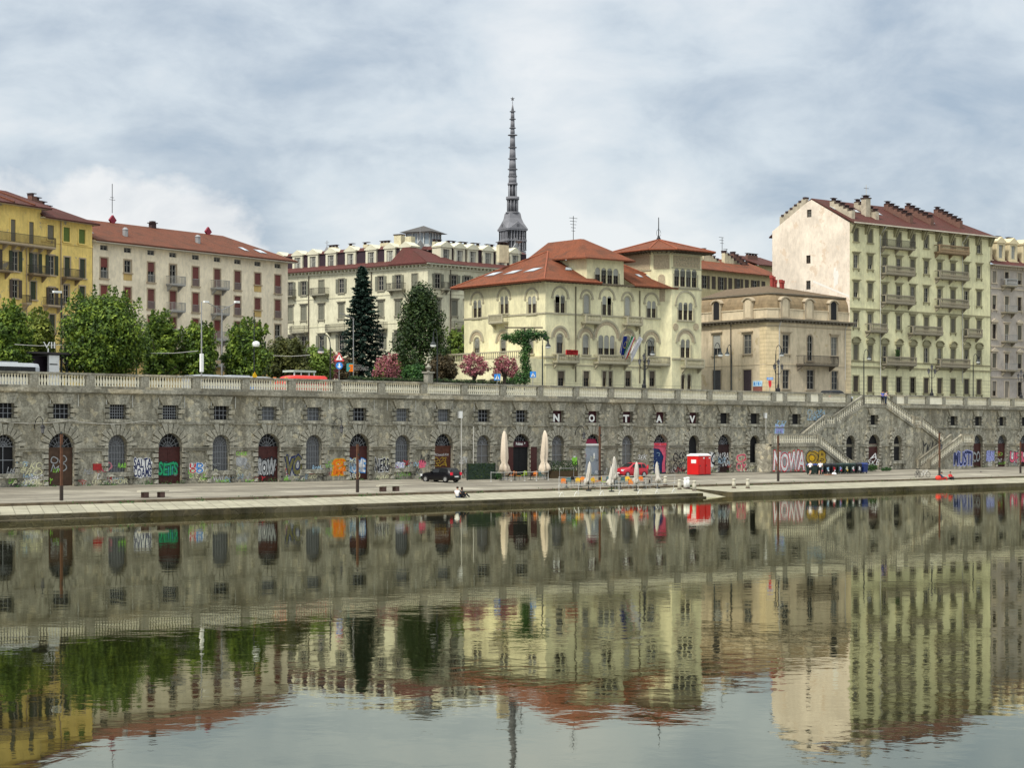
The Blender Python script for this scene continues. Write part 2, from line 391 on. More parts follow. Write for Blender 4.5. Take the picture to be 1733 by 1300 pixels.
# ================================================================ THE SETTING
def watermat():
    m, T, b = newmat('river_water'); o = objc(T)
    b.inputs['Base Color'].default_value = (.008, .009, .003, 1); b.inputs['Roughness'].default_value = .2; b.inputs['Specular IOR Level'].default_value = 0
    n1 = noise(T, o, .30, 3, .5, .6); n2 = noise(T, o, 1.3, 3, .55, .4); n3 = noise(T, o, .07, 2, .5); n4 = noise(T, o, 4.5, 2, .5)
    amp = ramp(T, noise(T, o, .028, 3, .5), [(.38, .35), (.62, 1.)])
    h = mth('ADD', mth('ADD', mth('MULTIPLY', n1, .0095, tree=T), mth('MULTIPLY', n4, .0003, tree=T), tree=T), mth('ADD', mth('MULTIPLY', n2, .0034, tree=T), mth('MULTIPLY', n3, .008, tree=T), tree=T), tree=T)
    bp = T.nodes.new('ShaderNodeBump'); bp.inputs['Distance'].default_value = 1.0; T.links.new(amp, bp.inputs['Strength'])
    T.links.new(h, bp.inputs['Height']); gl = T.nodes.new('ShaderNodeBsdfGlossy'); gl.inputs['Roughness'].default_value = .02; gl.inputs['Color'].default_value = (.95, .95, .79, 1)
    T.links.new(bp.outputs[0], gl.inputs['Normal']); fr_ = T.nodes.new('ShaderNodeFresnel'); fr_.inputs['IOR'].default_value = 1.33; T.links.new(bp.outputs[0], fr_.inputs['Normal'])
    ms = T.nodes.new('ShaderNodeMixShader'); T.links.new(mth('ADD', mth('MULTIPLY', fr_.outputs[0], .72, tree=T), .24, tree=T), ms.inputs[0])
    T.links.new(b.outputs[0], ms.inputs[1]); T.links.new(gl.outputs[0], ms.inputs[2]); T.links.new(ms.outputs[0], T.nodes['Material Output'].inputs[0]); return m
wb = MB(); wb.poly([(-900, -60, .2), (900, -60, .2), (900, 900, .2), (-900, 900, .2)])
struct('river_water', wb, watermat())
bb = MB(); bb.poly([(-900, -60, -3), (900, -60, -3), (900, 900, -3), (-900, 900, -3)]); struct('riverbed', bb, mat('mud', (.05, .055, .03), .9))
def pavemat(name, col, lc, sx=1.1, sy=2.0, rot=.5, var=.25, dark=.4):
    m, T, b = newmat(name); o = objc(T)
    mp = T.nodes.new('ShaderNodeMapping'); mp.inputs['Rotation'].default_value = (0, 0, rot); T.links.new(o, mp.inputs[0])
    br = T.nodes.new('ShaderNodeTexBrick'); T.links.new(mp.outputs[0], br.inputs[0]); br.inputs['Scale'].default_value = 1
    br.inputs['Brick Width'].default_value = sy; br.inputs['Row Height'].default_value = sx; br.inputs['Mortar Size'].default_value = .035
    br.inputs['Color1'].default_value = (*sc3(col, 1-var), 1); br.inputs['Color2'].default_value = (*sc3(col, 1+var*.6), 1); br.inputs['Mortar'].default_value = (*lc, 1)
    n1 = noise(T, o, .6, 7, .7, .2, (1, 1, 1)); n2 = noise(T, o, 7, 5, .7)
    c = mixc(T, mth('MULTIPLY', ramp(T, n1, [(.42, 0.), (.66, 1.)]), dark, tree=T), br.outputs['Color'], sc3(col, .42))
    c = mixc(T, .5, c, ramp(T, n2, [(.3, .5), (.7, 1.)]), 'MULTIPLY')
    T.links.new(c, b.inputs['Base Color']); b.inputs['Roughness'].default_value = .85; b.inputs['Specular IOR Level'].default_value = .2
    bump(T, b, n2, .3, .03); return m
def wallcoords(pts): return [tuple(W(*p)) for p in pts]
pav = pavemat('pale_stone_paving', (.40, .375, .275), (.2, .18, .13), 1.0, 1.6, math.pi/4+.5, .14, .5)
road = pavemat('worn_asphalt', (.26, .24, .20), (.12, .11, .09), 3.2, 60, -math.pi/4, .22, .6)
edge = stonemat('mossy_edge_stone', (.06, .05, .022), 1.4, (.05, .05, .025), .75, .5)
kerbm = mat('kerb_stone', (.13, .10, .065), .9, .45, 1.2, streak=.5)
NK, NE = 125.0, 118.5
ZK, ZKL, ZE = 1.22, 1.01, .67
sL, sR = 40, 330
r1 = S(1190, NE); r2 = S(1240, NE)
def roadmat():
    m, T, b = newmat('worn_asphalt'); o = objc(T); mp = T.nodes.new('ShaderNodeMapping'); mp.inputs['Rotation'].default_value = (0, 0, -math.pi/4); T.links.new(o, mp.inputs[0])
    n1 = noise(T, mp.outputs[0], 1, 5, .55, .3, (.05, .42, 1)); n2 = noise(T, o, 6, 6, .7); n3 = noise(T, o, .3, 5, .65)
    c = ramp(T, n1, [(.32, (.13, .115, .09)), (.45, (.22, .20, .16)), (.55, (.29, .265, .21)), (.68, (.42, .39, .31))])
    c = mixc(T, mth('MULTIPLY', ramp(T, n3, [(.45, 0.), (.6, 1.)]), .45, tree=T), c, (.12, .105, .08)); c = mixc(T, .6, c, ramp(T, n2, [(.3, .6), (.7, 1.05)]), 'MULTIPLY')
    T.links.new(c, b.inputs['Base Color']); b.inputs['Roughness'].default_value = .9; b.inputs['Specular IOR Level'].default_value = .15; bump(T, b, n2, .3, .03); return m
road = roadmat()
q = MB(); q.poly(wallcoords([(sL, 143.3, ZB+.0), (sR, 143.3, ZB), (sR, NK+.3, ZK), (sL, NK+.3, ZK)])); struct('quay_road', q, road)
q = MB()
q.poly(wallcoords([(sL, NK+.3, ZK), (sR, NK+.3, ZK), (sR, NK, ZK-.005), (sL, NK, ZK-.005)]))
q.poly(wallcoords([(sL, NK, ZK-.005), (sR, NK, ZK-.005), (sR, NK, 0), (sL, NK, 0)])); struct('kerb', q, kerbm)
q = MB()
for a, b_ in ((sL, r1), (r2, sR)): q.poly(wallcoords([(a, NK, ZKL), (b_, NK, ZKL), (b_, NE+.35, ZE), (a, NE+.35, ZE)]))
q.poly(wallcoords([(r1, NK, ZKL), (r2, NK, ZKL), (r2, NE-.6, .0), (r1+1.5, NE-.6, .0)]))
struct('quay_paving', q, pav)
q = MB()
for a, b_ in ((sL, r1), (r2, sR)):
    q.poly(wallcoords([(a, NE+.35, ZE), (b_, NE+.35, ZE), (b_, NE, ZE-.03), (a, NE, ZE-.03)]))
    q.poly(wallcoords([(a, NE, ZE-.03), (b_, NE, ZE-.03), (b_, NE-.12, -2), (a, NE-.12, -2)]))
    e = b_ if b_ == r1 else a
    q.poly(wallcoords([(e, NE, ZE-.02), (e, NK, ZKL-.01), (e, NK, -2), (e, NE-.12, -2)]))
a, b_ = S(600, NE), S(1120, NE)
q.poly(wallcoords([(sL, NE-.5, .30), (S(185, NE), NE-.5, .30), (S(185, NE), NE-.05, .33), (sL, NE-.05, .33)]))
q.poly(wallcoords([(sL, NE-.5, .30), (S(185, NE), NE-.5, .30), (S(185, NE), NE-.55, -2), (sL, NE-.55, -2)]))
q.poly(wallcoords([(a, NE-.4, .34), (r1, NE-.4, .34), (r1, NE-.05, .36), (a, NE-.05, .36)]))
q.poly(wallcoords([(a, NE-.4, .34), (r1, NE-.4, .34), (r1, NE-.45, -2), (a, NE-.45, -2)]))
struct('quay_edge', q, edge)
q = MB(); q.poly(wallcoords([(sL-300, 143.6, ZS), (sR+500, 143.6, ZS), (sR+500, 1400, ZS), (sL-300, 1400, ZS)])); struct('street', q, mat('street_asphalt', (.09, .09, .09), .85))
q = MB(); q.plan([tuple(W(s, n))[:2] for s, n in ((sL, 143.6), (sR, 143.6), (sR, 146.6), (sL, 146.6))], ZS+.004, ZS+.13); struct('pavement', q, mat('pavement_stone', (.25, .24, .21), .85))
# ================================================================ EMBANKMENT WALL
EF = Fac(W(60, 143), W(280, 143)); Es = lambda px, n=143.0: S(px, n)-60
EW = Thing('embankment_wall', 'long grey two-storey stone river embankment wall with arched doors, barred windows and graffiti', 'wall', TR((EF.A.x, EF.A.y, ZB), EF.ang))
rub = stonemat('rubble_masonry', (.52, .495, .40), 2.7, (.66, .65, .57), .62, .7)
ash = stonemat('ashlar_blocks', (.50, .48, .40), .55, (.5, .48, .4), .6, .2)
capm = stonemat('pale_grey_coping', (.42, .40, .33), .35, (.4, .39, .33), .55, .2)
doorm = mat('dark_red_boards', (.055, .014, .012), .6, .3, 4, lines=None)
steel = mat('steel_grille', (.22, .23, .25), .5, .15, 6)
darkv = mat('dark_interior', (.012, .012, .014), .8, .2)
greyp = mat('grey_sheet', (.12, .125, .135), .6, .15, 2)
maroon = mat('maroon_panel', (.05, .008, .015), .6, .2)
white = mat('white_paint', (.8, .8, .78), .6, .05)
doors, wins, tops = [], [], []
idx = [7, 103, 198, 287, 373, 454, 530, 607, 680, 750, 817, 881, 943, 1003, 1061, 1117, 1173, 1225, 1276]
s_first = S(7, 143)-60
lst = [(s_first-5.35*2, False), (s_first-5.35, True)]+[(Es(p), i % 2 == 1) for i, p in enumerate(idx)]
lst += [(Es(1654), True), (Es(1695), True), (Es(1733), True), (Es(1733)+6, False), (Es(1733)+12, True), (Es(1733)+18, False)]
extra_top = [Es(1346), Es(1612.6)]
holes = []
for u, dr in lst:
    if dr: holes.append((u, ZB+.02, 2.6, 4.45, 1))
    else: holes.append((u, ZB+1.1, 2.0, 3.25, 1))
for u in [q_[0] for q_ in lst]+extra_top: holes.append((u, 7.56, 1.7, 1.25, 0))
b = MB(EW.inv @ EF.M)
for (x0, x1) in ((0, 70), (70, 140), (140, 220)):
    hh = [h for h in holes if x0 <= h[0] < x1]
    panel(b, x0, x1, ZB, 7.0, hh, 0, .45); panel(b, x0, x1, 7.0, 9.72, hh, 0, .4)
b.poly([(0, 1.2, ZB), (220, 1.2, ZB), (220, 1.2, 9.7), (0, 1.2, 9.7)])
b.build('masonry', rub, EW)
c = MB(EW.inv @ EF.M)
def course(z0, z1, pr, z_hit=None):
    """a string course interrupted by the openings it meets"""
    cuts = sorted((h[0]-h[2]/2-.02, h[0]+h[2]/2+.02) for h in holes if h[1] < z1 and h[1]+h[3]*.8 > z0)
    x = 0
    for a, b_ in cuts+[(220, 220)]:
        if a > x: c.box(x, a, -pr, .02, z0, z1)
        x = b_
course(4.78, 5.0, .2); course(5.0, 5.1, .28)
c.box(0, 220, -.14, .02, 7.12, 7.24)
c.box(0, 220, -.30, .02, 9.70, 9.80); c.box(0, 220, -.48, .5, 9.80, 10.12)
c.build('string_course', capm, EW)
for u in [q_[0] for q_ in lst]+extra_top:          # window sills on the upper storey
    pass
def jambs(b, u, w_, z0, z1, k=0):
    z = z0; i = k
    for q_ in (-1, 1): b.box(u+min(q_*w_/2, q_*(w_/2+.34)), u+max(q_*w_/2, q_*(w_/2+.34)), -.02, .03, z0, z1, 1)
    while z < z1-.2:
        l = .62 if i % 2 else .36
        for q_ in (-1, 1):
            x0, x1 = sorted((q_*(w_/2+.0), q_*(w_/2+l))); b.box(u+x0, u+x1, -.19, .03, z+.05, min(z+.40, z1))
        z += .46; i += 1
def vous(b, u, zc, r, n=11, L0=.72):
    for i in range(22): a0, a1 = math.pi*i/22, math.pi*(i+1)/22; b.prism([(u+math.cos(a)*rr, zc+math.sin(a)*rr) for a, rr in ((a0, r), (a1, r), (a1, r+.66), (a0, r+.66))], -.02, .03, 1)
    for i in range(n):
        a0 = math.pi*(i+.09)/n; a1 = math.pi*(i+.91)/n; l = L0+(.28 if i % 2 == 0 else 0)+(.15 if abs(i-n//2) < 2 else 0)
        pts = [(u+math.cos(a)*rr, zc+math.sin(a)*rr) for a, rr in ((a0, r), (a1, r), (a1, r+l), (a0, r+l))]; b.prism(pts, -.19, .03)
def flat_arch(b, u, z, w_):
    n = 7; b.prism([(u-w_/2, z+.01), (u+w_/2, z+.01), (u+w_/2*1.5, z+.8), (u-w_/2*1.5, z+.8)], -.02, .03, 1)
    for i in range(n):
        x0 = -w_/2+w_*(i+.04)/n; x1 = -w_/2+w_*(i+.96)/n; k = 1.55
        b.prism([(u+x0, z), (u+x1, z), (u+x1*k, z+.85), (u+x0*k, z+.85)], -.18, .03)
sur = {}
def surround(u, kind, fac=EF, T=EW, y=0):
    b = MB()
    if kind == 'door': vous(b, 0, 3.17, 1.3, 11, .66); jambs(b, 0, 2.6, .0, 3.17)
    if kind == 'win': vous(b, 0, 3.35, 1.0, 11, .66); jambs(b, 0, 2.0, 1.12, 3.35); b.box(-1.6, 1.6, -.25, .03, .72, 1.1); jambs(b, 0, 2.3, 0, .7)
    if kind == 'top': flat_arch(b, 0, 8.81-ZB, 1.7); jambs(b, 0, 1.7, 7.58-ZB, 8.81-ZB); b.box(-1.35, 1.35, -.25, .03, 7.26-ZB, 7.55-ZB)
    if kind not in sur: sur[kind] = b.mesh('stone_surround', [ash, mat('joint_shade', (.07, .065, .045), .95, .3, 5)])  # dark plate behind the blocks: shadow of the gaps painted as colour
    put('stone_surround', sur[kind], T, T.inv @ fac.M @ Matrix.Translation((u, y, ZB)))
def bars(name, w_, h_, ar, nx, nz, col, parent, L, y=.2, web=False, t=.03):
    b = MB()
    for i in range(1, nx): x = -w_/2+w_*i/nx; top = h_ if not ar else (h_-w_/2)+(math.sqrt(max(0, w_*w_/4-x*x)) if not web else 0); b.box(x-t/2, x+t/2, y, y+.03, 0, top)
    for i in range(1, nz+1): z = (h_-(w_/2 if ar else 0))*i/nz; b.box(-w_/2, w_/2, y-.01, y+.02, z-t/2, z+t/2) if not (i == nz and not ar) else None
    if web:
        zc = h_-w_/2; r = w_/2
        for i in range(1, 8): a = math.pi*i/8; b.tube([(math.cos(a)*.12, y, zc+math.sin(a)*.12), (math.cos(a)*r, y, zc+math.sin(a)*r)], t*.5, 4)
        for k in (.4, .7): b.tube([(math.cos(math.pi*i/10)*r*k, y, zc+math.sin(math.pi*i/10)*r*k) for i in range(11)], t*.45, 4)
    return b.build(name, col, parent, L=L)
BR = random.Random(3)
kinds = {2: 'glass', 4: 'bars', 6: 'bars', 8: 'bars', 10: 'bars', 12: 'sheet', 14: 'sheet', 16: 'sheet', 18: 'dark', 20: 'dark'}
doorcol = {1: doorm, 3: mat('brown_boards', (.07, .04, .025), .7, .3), 5: doorm, 7: doorm, 9: doorm, 11: mat('rust_brown_door', (.085, .03, .018), .7, .3), 13: darkv, 15: mat('pale_blue_grey_door', (.33, .37, .42), .6, .08), 17: mat('navy_painted_door', (.012, .035, .13), .6, .25), 19: mat('dark_brown_door', (.03, .012, .012), .7, .3)}
def opening(i, u, dr, fac=EF, T=EW, y=0, door_mat=None):
    Lb = T.inv @ fac.M
    if dr:
        L = Lb @ Matrix.Translation((u, y, ZB+.02)); m_ = door_mat or doorcol.get(i, doorm)
        b = MB(); b.box(-1.3, 1.3, .3, .36, 0, 3.1); b.box(-.02, .02, .28, .3, 0, 3.0); b.box(-1.3, 1.3, .24, .32, 3.1, 3.24)
        for q_ in (-.65, .65):
            for z0 in (.2, 1.65): b.box(q_-.48, q_+.48, .285, .3, z0, z0+1.3)
        d = b.build('door', m_, T, L=L)
        b = MB(); b.poly([(x, .4, z) for x, z in outline(2.6, 4.45, 1)]); b.build('fanlight', darkv, d)
        bars('fanlight_grille', 2.6, 4.45, 1, 1, 1, steel, d, None, .3, True, .05)
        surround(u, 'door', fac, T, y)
    else:
        k = kinds.get(i, 'bars'); L = Lb @ Matrix.Translation((u, y, ZB+1.1))
        b = MB(); b.poly([(x, .38, z) for x, z in outline(2.0, 3.25, 1)])
        o = b.build('window', {'glass': darkv, 'bars': greyp, 'sheet': mat('grey_boarding', (.17, .165, .16), .7, .2), 'dark': darkv}[k], T, L=L)
        if k != 'dark': bars('window_grille', 2.0, 3.25, 1, 7 if k == 'bars' else 2, 4 if k == 'bars' else 2, steel, o, None, .2, True, .035 if k == 'bars' else .06)
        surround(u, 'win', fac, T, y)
letters = {14: 'N', 15: 'O', 16: 'T', 17: 'A', 18: 'V'}
def topwin(i, u, fac=EF, T=EW, y=0):
    L = T.inv @ fac.M @ Matrix.Translation((u, y, 7.56))
    b = MB(); b.poly([(-.9, .3, 0), (.9, .3, 0), (.9, .3, 1.25), (-.9, .3, 1.25)])
    lt = letters.get(i)
    o = b.build('window', maroon if lt else (greyp if 5 < i < 13 and i % 3 else darkv), T, L=L)
    if i < 14: bars('window_grille', 1.7, 1.25, 0, 7 if i in (4, 5, 10, 11) else 4, 5 if i in (4, 5) else 3, steel, o, None, .16, False, .045)
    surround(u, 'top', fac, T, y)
    return o
def textmesh(txt, offset=0.0, shear=0):
    c = bpy.data.curves.new('text', 'FONT'); c.body = txt; c.offset = offset; c.shear = shear; c.resolution_u = 3; c.align_x = 'CENTER'
    o = bpy.data.objects.new('text', c); sc.collection.objects.link(o); bpy.context.view_layer.update()
    me = bpy.data.meshes.new_from_object(o.evaluated_get(bpy.context.evaluated_depsgraph_get()))
    bpy.data.objects.remove(o); vs = [v.co.copy() for v in me.vertices]; fs = [tuple(p.vertices) for p in me.polygons]; bpy.data.meshes.remove(me)
    return vs, fs
def addtext(b, txt, x0, x1, z0, z1, y, mi=0, offset=0.0, shear=0, wob=0):
    vs, fs = textmesh(txt, offset, shear); v0, _ = textmesh(txt, 0, shear) if offset else (vs, 0)
    ax, bx = min(v.x for v in v0), max(v.x for v in v0); ay, by = min(v.y for v in v0), max(v.y for v in v0)
    P_ = []
    for v in vs:
        m_ = .12+abs(offset)*.8; fx = max(-m_, min(1+m_, (v.x-ax)/(bx-ax))); fy = max(-m_, min(1+m_, (v.y-ay)/(by-ay)))
        P_.append((x0+(x1-x0)*fx, y, z0+(z1-z0)*(fy+wob*math.sin(fx*9+1)*(.5+fy))))
    b.add(P_, fs, mi)
for i, (u, dr) in enumerate(lst):
    opening(i, u, dr); o = topwin(i, u)
    if i in letters:
        b = MB(); addtext(b, letters[i], -.42, .42, .12, .86, .12, 0, .045); t = b.build('letter', white, o); t['label'] = 'white capital letter '+letters[i]+' in the window'
for u in extra_top: topwin(30, u)
# balustrade along the top of the wall
BL = Thing('balustrade', 'pale stone balustrade with turned balusters along the top of the long river wall', 'balustrade', TR((EF.A.x, EF.A.y, 10.12), EF.ang))
balm = mat('pale_baluster_stone', (.84, .79, .64), .85, .12, 2, streak=.15)
mids = [(a[0]+b_[0])/2 for a, b_ in zip(lst[:21], lst[1:21])]
g0, g1 = Es(1437), Es(1532)
post = [mids[0]-5.35*k for k in (2, 1)]+mids+[Es(1305)+.3, Es(1326), Es(1366), Es(1386), Es(1434), Es(1512), Es(1531), Es(1568), Es(1595), Es(1632), Es(1672), Es(1712), Es(1712)+6, Es(1712)+12, Es(1712)+18]
post = sorted(p for p in post if 0 < p < 219)
pb = MB(BL.inv @ EF.M)
pb = MB(); pb.box(-.40, .40, -.26, .26, 0, .95); pme = pb.mesh('pillar', capm)
for i, p in enumerate(post): put('pillar', pme, BL, BL.inv @ EF.M @ Matrix.Translation((p, 0, 10.33)))
rb = MB(BL.inv @ EF.M); segs = [(0, g0+2), (Es(1500), 220)]
for a, b_ in segs: rb.box(a, b_, -.30, .30, 11.28, 11.46); rb.box(a, b_, -.28, .28, 10.12, 10.33)
rb.build('rail', capm, BL)
prof = [(.10, 0), (.10, .08), (.065, .12), (.115, .34), (.10, .48), (.055, .66), (.08, .74), (.10, .78), (.10, .84)]
bm_ = MB(); bm_.lathe(prof, 0, 0, 8); bme = bm_.mesh('baluster', balm, True); rest = MB(BL.inv @ EF.M); cnt = 0
solid = [(Es(1305), Es(1325)), (Es(1366), Es(1386)), (Es(1512), Es(1530)), (Es(1568), Es(1592))]
for a, b_ in zip(post, post[1:]):
    if a > g0-1 and b_ < Es(1512)+.2: continue
    if any(abs((a+b_)/2-(q0+q1)/2) < 1.2 for q0, q1 in solid):
        rest.box(a+.40, b_-.40, -.18, .18, 10.33, 11.28); continue
    n = max(3, int((b_-a-.84)/.275))
    for k in range(n):
        x = a+.42+(b_-a-.84)*(k+.5)/n
        if x > Es(-5) and cnt < 100: put('baluster', bme, BL, BL.inv @ EF.M @ Matrix.Translation((x, 0, 10.33)) @ Matrix.Diagonal((1, 1, 1.12, 1))); cnt += 1
        else: rest.lathe([(.10, 0), (.10, .09), (.065, .13), (.115, .38), (.055, .74), (.10, .87), (.10, .95)], x, 0, 6, 0, 10.33)
ro = rest.build('baluster', balm, BL); ro['kind'] = 'stuff'
# ---------------------------------------------------------------- double river stair projecting from the wall
nf, nl = 142.5, 140.7
SF = Fac(W(60, nf), W(280, nf)); SL = Fac(W(60, nl), W(280, nl))
ST = Thing('river_stair', 'double stone staircase block with three dark arches climbing from the quay to the street', 'staircase', TR(W(S(1478, nf), nf, ZB), EF.ang))
sa, sb, scc, sdd, se, sf_, sg, sh = [Es(p, nf) for p in (1357, 1396, 1412, 1460, 1497, 1545, 1558, 1596)]
ZT, ZM, ZL = ZS+.02, 7.55, 5.2
b = MB(ST.inv @ SF.M); w1, w2, w3 = Es(1438, nf), Es(1478, nf), Es(1518, nf)
h1 = [(w1, ZB+.4, 2.0, 3.95, 1), (w2, ZB+.02, 2.6, 4.45, 1), (w3, ZB+1.1, 2.0, 3.25, 1)]; ht = [(w2, 7.56, 1.7, 1.25, 0)]
panel(b, scc, sf_, ZB, ZM, h1, 0, .5); panel(b, sdd, se, ZM, ZT, ht, 0, .4)
b.prism([(scc, ZM), (sdd, ZM), (sdd, ZT)], 0, .4); b.prism([(se, ZM), (sf_, ZM), (se, ZT)], 0, .4)
D_ = .62
b.prism([(sa, ZB), (scc, ZB), (scc, ZM), (sb, ZM), (sa, ZL)], 0, D_); b.prism([(sf_, ZB), (sh, ZB), (sh, ZL), (sg, ZM), (sf_, ZM)], 0, D_)
b.box(sdd, se, .4, D_, ZT-.3, ZT)
b.prism([(scc+.01, ZM-.3), (scc+.01, ZM), (sdd, ZT), (sdd, ZT-.3)], .4, D_); b.prism([(sf_-.01, ZM-.3), (sf_-.01, ZM), (se, ZT), (se, ZT-.3)], .4, D_)
la, lb_, lc_ = Es(1305, nl), Es(1385, nl), Es(1440, nl)
rc, rd, re_ = Es(1573, nl), Es(1628, nl), Es(1646, nl)
b.M = ST.inv @ SL.M; Dl = nf-nl
b.prism([(la, ZB), (lb_, ZB), (lb_, ZL), (la, ZL)], 0, 2.4); b.prism([(rd, ZB), (re_, ZB), (re_, ZL), (rd, ZL)], 0, 2.4)
b.prism([(lb_, ZB-.3), (lc_, ZB-.3), (lc_, ZB), (lb_, ZL-.01)], 0, Dl-.02); b.prism([(rc, ZB-.3), (rd, ZB-.3), (rd, ZL-.01), (rc, ZB)], 0, Dl-.02)
b.build('stair_masonry', rub, ST)
def flight(x0, z0, x1, z1, Fm, d0, d1, n=14):
    q = MB(ST.inv @ Fm)
    for i in range(n):
        a = x0+(x1-x0)*i/n; b_ = x0+(x1-x0)*(i+1)/n; z = z0+(z1-z0)*(i+1)/n; a, b_ = sorted((a, b_)); q.box(a, b_, d0, d1, z-.3, z+.02)
    q.build('flight_of_steps', capm, ST)
for args in ((sa, ZL, sb, ZM, SF.M, .3, D_), (scc, ZM, sdd, ZT, SF.M, .42, D_), (sf_, ZM, se, ZT, SF.M, .42, D_), (sh, ZL, sg, ZM, SF.M, .3, D_), (lc_, ZB, lb_, ZL, SL.M, .25, Dl), (rc, ZB, rd, ZL, SL.M, .25, Dl)): flight(*args)
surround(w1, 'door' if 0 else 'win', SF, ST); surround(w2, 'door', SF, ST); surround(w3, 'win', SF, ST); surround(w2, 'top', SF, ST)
for (u, zb, w_, h_, ar) in h1+ht:
    q = MB(); q.poly([(x, .38, z) for x, z in outline(w_, h_, ar)]); q.build('opening', darkv, ST, L=ST.inv @ SF.M @ Matrix.Translation((u, 0, zb)))
q = MB(); q.box(-1.28, 1.28, .3, .36, 0, 3.1); q.box(-1.3, 1.3, .22, .32, 3.1, 3.28); q.build('door', doorcol[1], ST, L=ST.inv @ SF.M @ Matrix.Translation((w2, 0, ZB+.02)))
q = MB(ST.inv @ SF.M)
for a, b_ in ((scc, w1-1.0), (w1+1.0, w2-1.32), (w2+1.32, w3-1.0), (w3+1.0, sf_)): q.box(a, b_, -.16, .02, 4.8, 5.02)
def slope(q, x0, z0, x1, z1, t0, t1, y0, y1): q.prism([(x0, z0+t0), (x1, z1+t0), (x1, z1+t1), (x0, z0+t1)], y0, y1)
prof_line = [(sa, ZL), (sb, ZM), (scc, ZM), (sdd, ZT), (se, ZT), (sf_, ZM), (sg, ZM), (sh, ZL)]
for (x0, z0), (x1, z1) in zip(prof_line, prof_line[1:]): slope(q, x0, z0, x1, z1, -.35, .02, -.16, .14); slope(q, x0, z0, x1, z1, .02, .12, -.1, .14)
for M_, pl in ((SL.M, [(la, ZL), (lb_, ZL), (lc_, ZB+.05)]), (SL.M, [(rc, ZB+.05), (rd, ZL), (re_, ZL)])):
    q.M = ST.inv @ M_
    for (x0, z0), (x1, z1) in zip(pl, pl[1:]): slope(q, x0, z0, x1, z1, -.35, .02, -.16, .14); slope(q, x0, z0, x1, z1, .02, .12, -.1, .14)
q.build('string_course', capm, ST)
def srail(pts, Fm, y=.02, off=0):
    q = MB(ST.inv @ Fm); bl = MB(ST.inv @ Fm)
    for (x0, z0), (x1, z1) in zip(pts, pts[1:]):
        slope(q, x0, z0, x1, z1, 1.0, 1.2, y-.17, y+.17)
        n = max(2, int(abs(x1-x0)/.36))
        for i in range(n):
            f = (i+.5)/n; x = x0+(x1-x0)*f; z = z0+(z1-z0)*f
            bl.lathe([(.10, .14), (.05, .24), (.10, .42), (.045, .76), (.10, 1.04)], x, y-.04, 6, 0, z)
    for x, z in pts: q.box(x-.2, x+.2, y-.2, y+.2, z-.05, z+1.22)
    q.build('rail', capm, ST); bl.build('balusters', balm, ST)
srail(prof_line[:4], SF.M); srail(prof_line[3:5], SF.M); srail(prof_line[4:], SF.M)
srail([(la, ZL), (lb_, ZL), (lc_, ZB+.05)], SL.M); srail([(rc, ZB+.05), (rd, ZL), (re_, ZL)], SL.M)
srail([(rc, ZB+.05), (rd, ZL)], SL.M, Dl-.15)
# ---------------------------------------------------------------- graffiti on the wall
GC = dict(white=(.72, .72, .72), black=(.02, .02, .025), navy=(.02, .03, .10), blue=(.03, .22, .62), sky=(.35, .55, .72), red=(.55, .03, .04), pink=(.7, .12, .2), green=(.02, .32, .14),
          lime=(.25, .6, .06), orange=(.8, .18, .01), yellow=(.65, .38, .01), cream=(.68, .66, .42), olive=(.14, .13, .05), grey=(.33, .34, .35), lilac=(.35, .38, .72), teal=(.03, .3, .28), gold=(.4, .26, .03))
def paint(c): return mat('spray_'+c, GC[c], .8, .3, 4, blot=.58, blotcol=tuple(x*.45+.12 for x in GC[c]))
def blob(b, x0, x1, z0, z1, y, mi, seed=1, n=26, j=.09):
    rr = random.Random(seed); cx, cz = (x0+x1)/2, (z0+z1)/2; pts = []
    ph = [rr.random()*6 for _ in range(3)]
    for i in range(n):
        a = 6.2832*i/n; k = 1+j*(math.sin(3*a+ph[0])+math.sin(5*a+ph[1])*.7+math.sin(9*a+ph[2])*.5)
        ca, sa_ = math.cos(a), math.sin(a); sq = 1/max(abs(ca), abs(sa_))**.55
        pts.append((cx+(x1-x0)/2*ca*k*sq*.9, y, cz+(z1-z0)/2*sa_*k*sq*.9))
    b.poly(pts, mi)
def graf(fac, T, x0p, x1p, yt, yb, txt, fill, line, back=None, label=None, y=-.02, off=.05, style='bubble', n=143, seed=1):
    x0, x1 = fac.u(x0p), fac.u(x1p); z1, z0 = fac.z((x0p+x1p)/2, yt), fac.z((x0p+x1p)/2, yb)
    z0 = max(z0, ZB+.06)
    b = MB(T.inv @ fac.M); mats_ = [paint(fill), paint(line), paint(back or line)]
    if back: blob(b, x0-.12, x1+.12, z0-.08, z1+.1, y, 2, seed)
    rows = txt.split('/'); hh = (z1-z0)/len(rows)
    for r, t in enumerate(rows):
        a, c_ = z1-(r+1)*hh+.04*hh, z1-r*hh-.04*hh
        if style == 'bubble':
            addtext(b, t, x0, x1, a, c_, y-.004, 1, off*1.5, .1, .06); addtext(b, t, x0, x1, a, c_, y-.008, 0, off*.55, .1, .06)
        else: addtext(b, t, x0, x1, a, c_, y-.004, 0, 0, .35, .12)
    o = b.build('graffiti', mats_, T)
    if label: o['label'] = label
    return o
G = lambda *a, **k: graf(EF, EW, *a, **k)
G(226, 256, 776, 808, 'SALTA/COAMS', 'navy', 'white', 'white', 'navy lettering on a white cloud', off=.05)
G(271, 303, 783, 805, 'SETS', 'green', 'black', 'teal', 'green bubble letters on the door', y=.24, off=.06)
G(321, 331, 785, 801, 'U/O', 'red', 'white', 'white', 'red half of a red and blue tag', off=.05); G(332, 343, 784, 801, 'D/O', 'blue', 'white', 'white', 'blue half of a red and blue tag', off=.05)
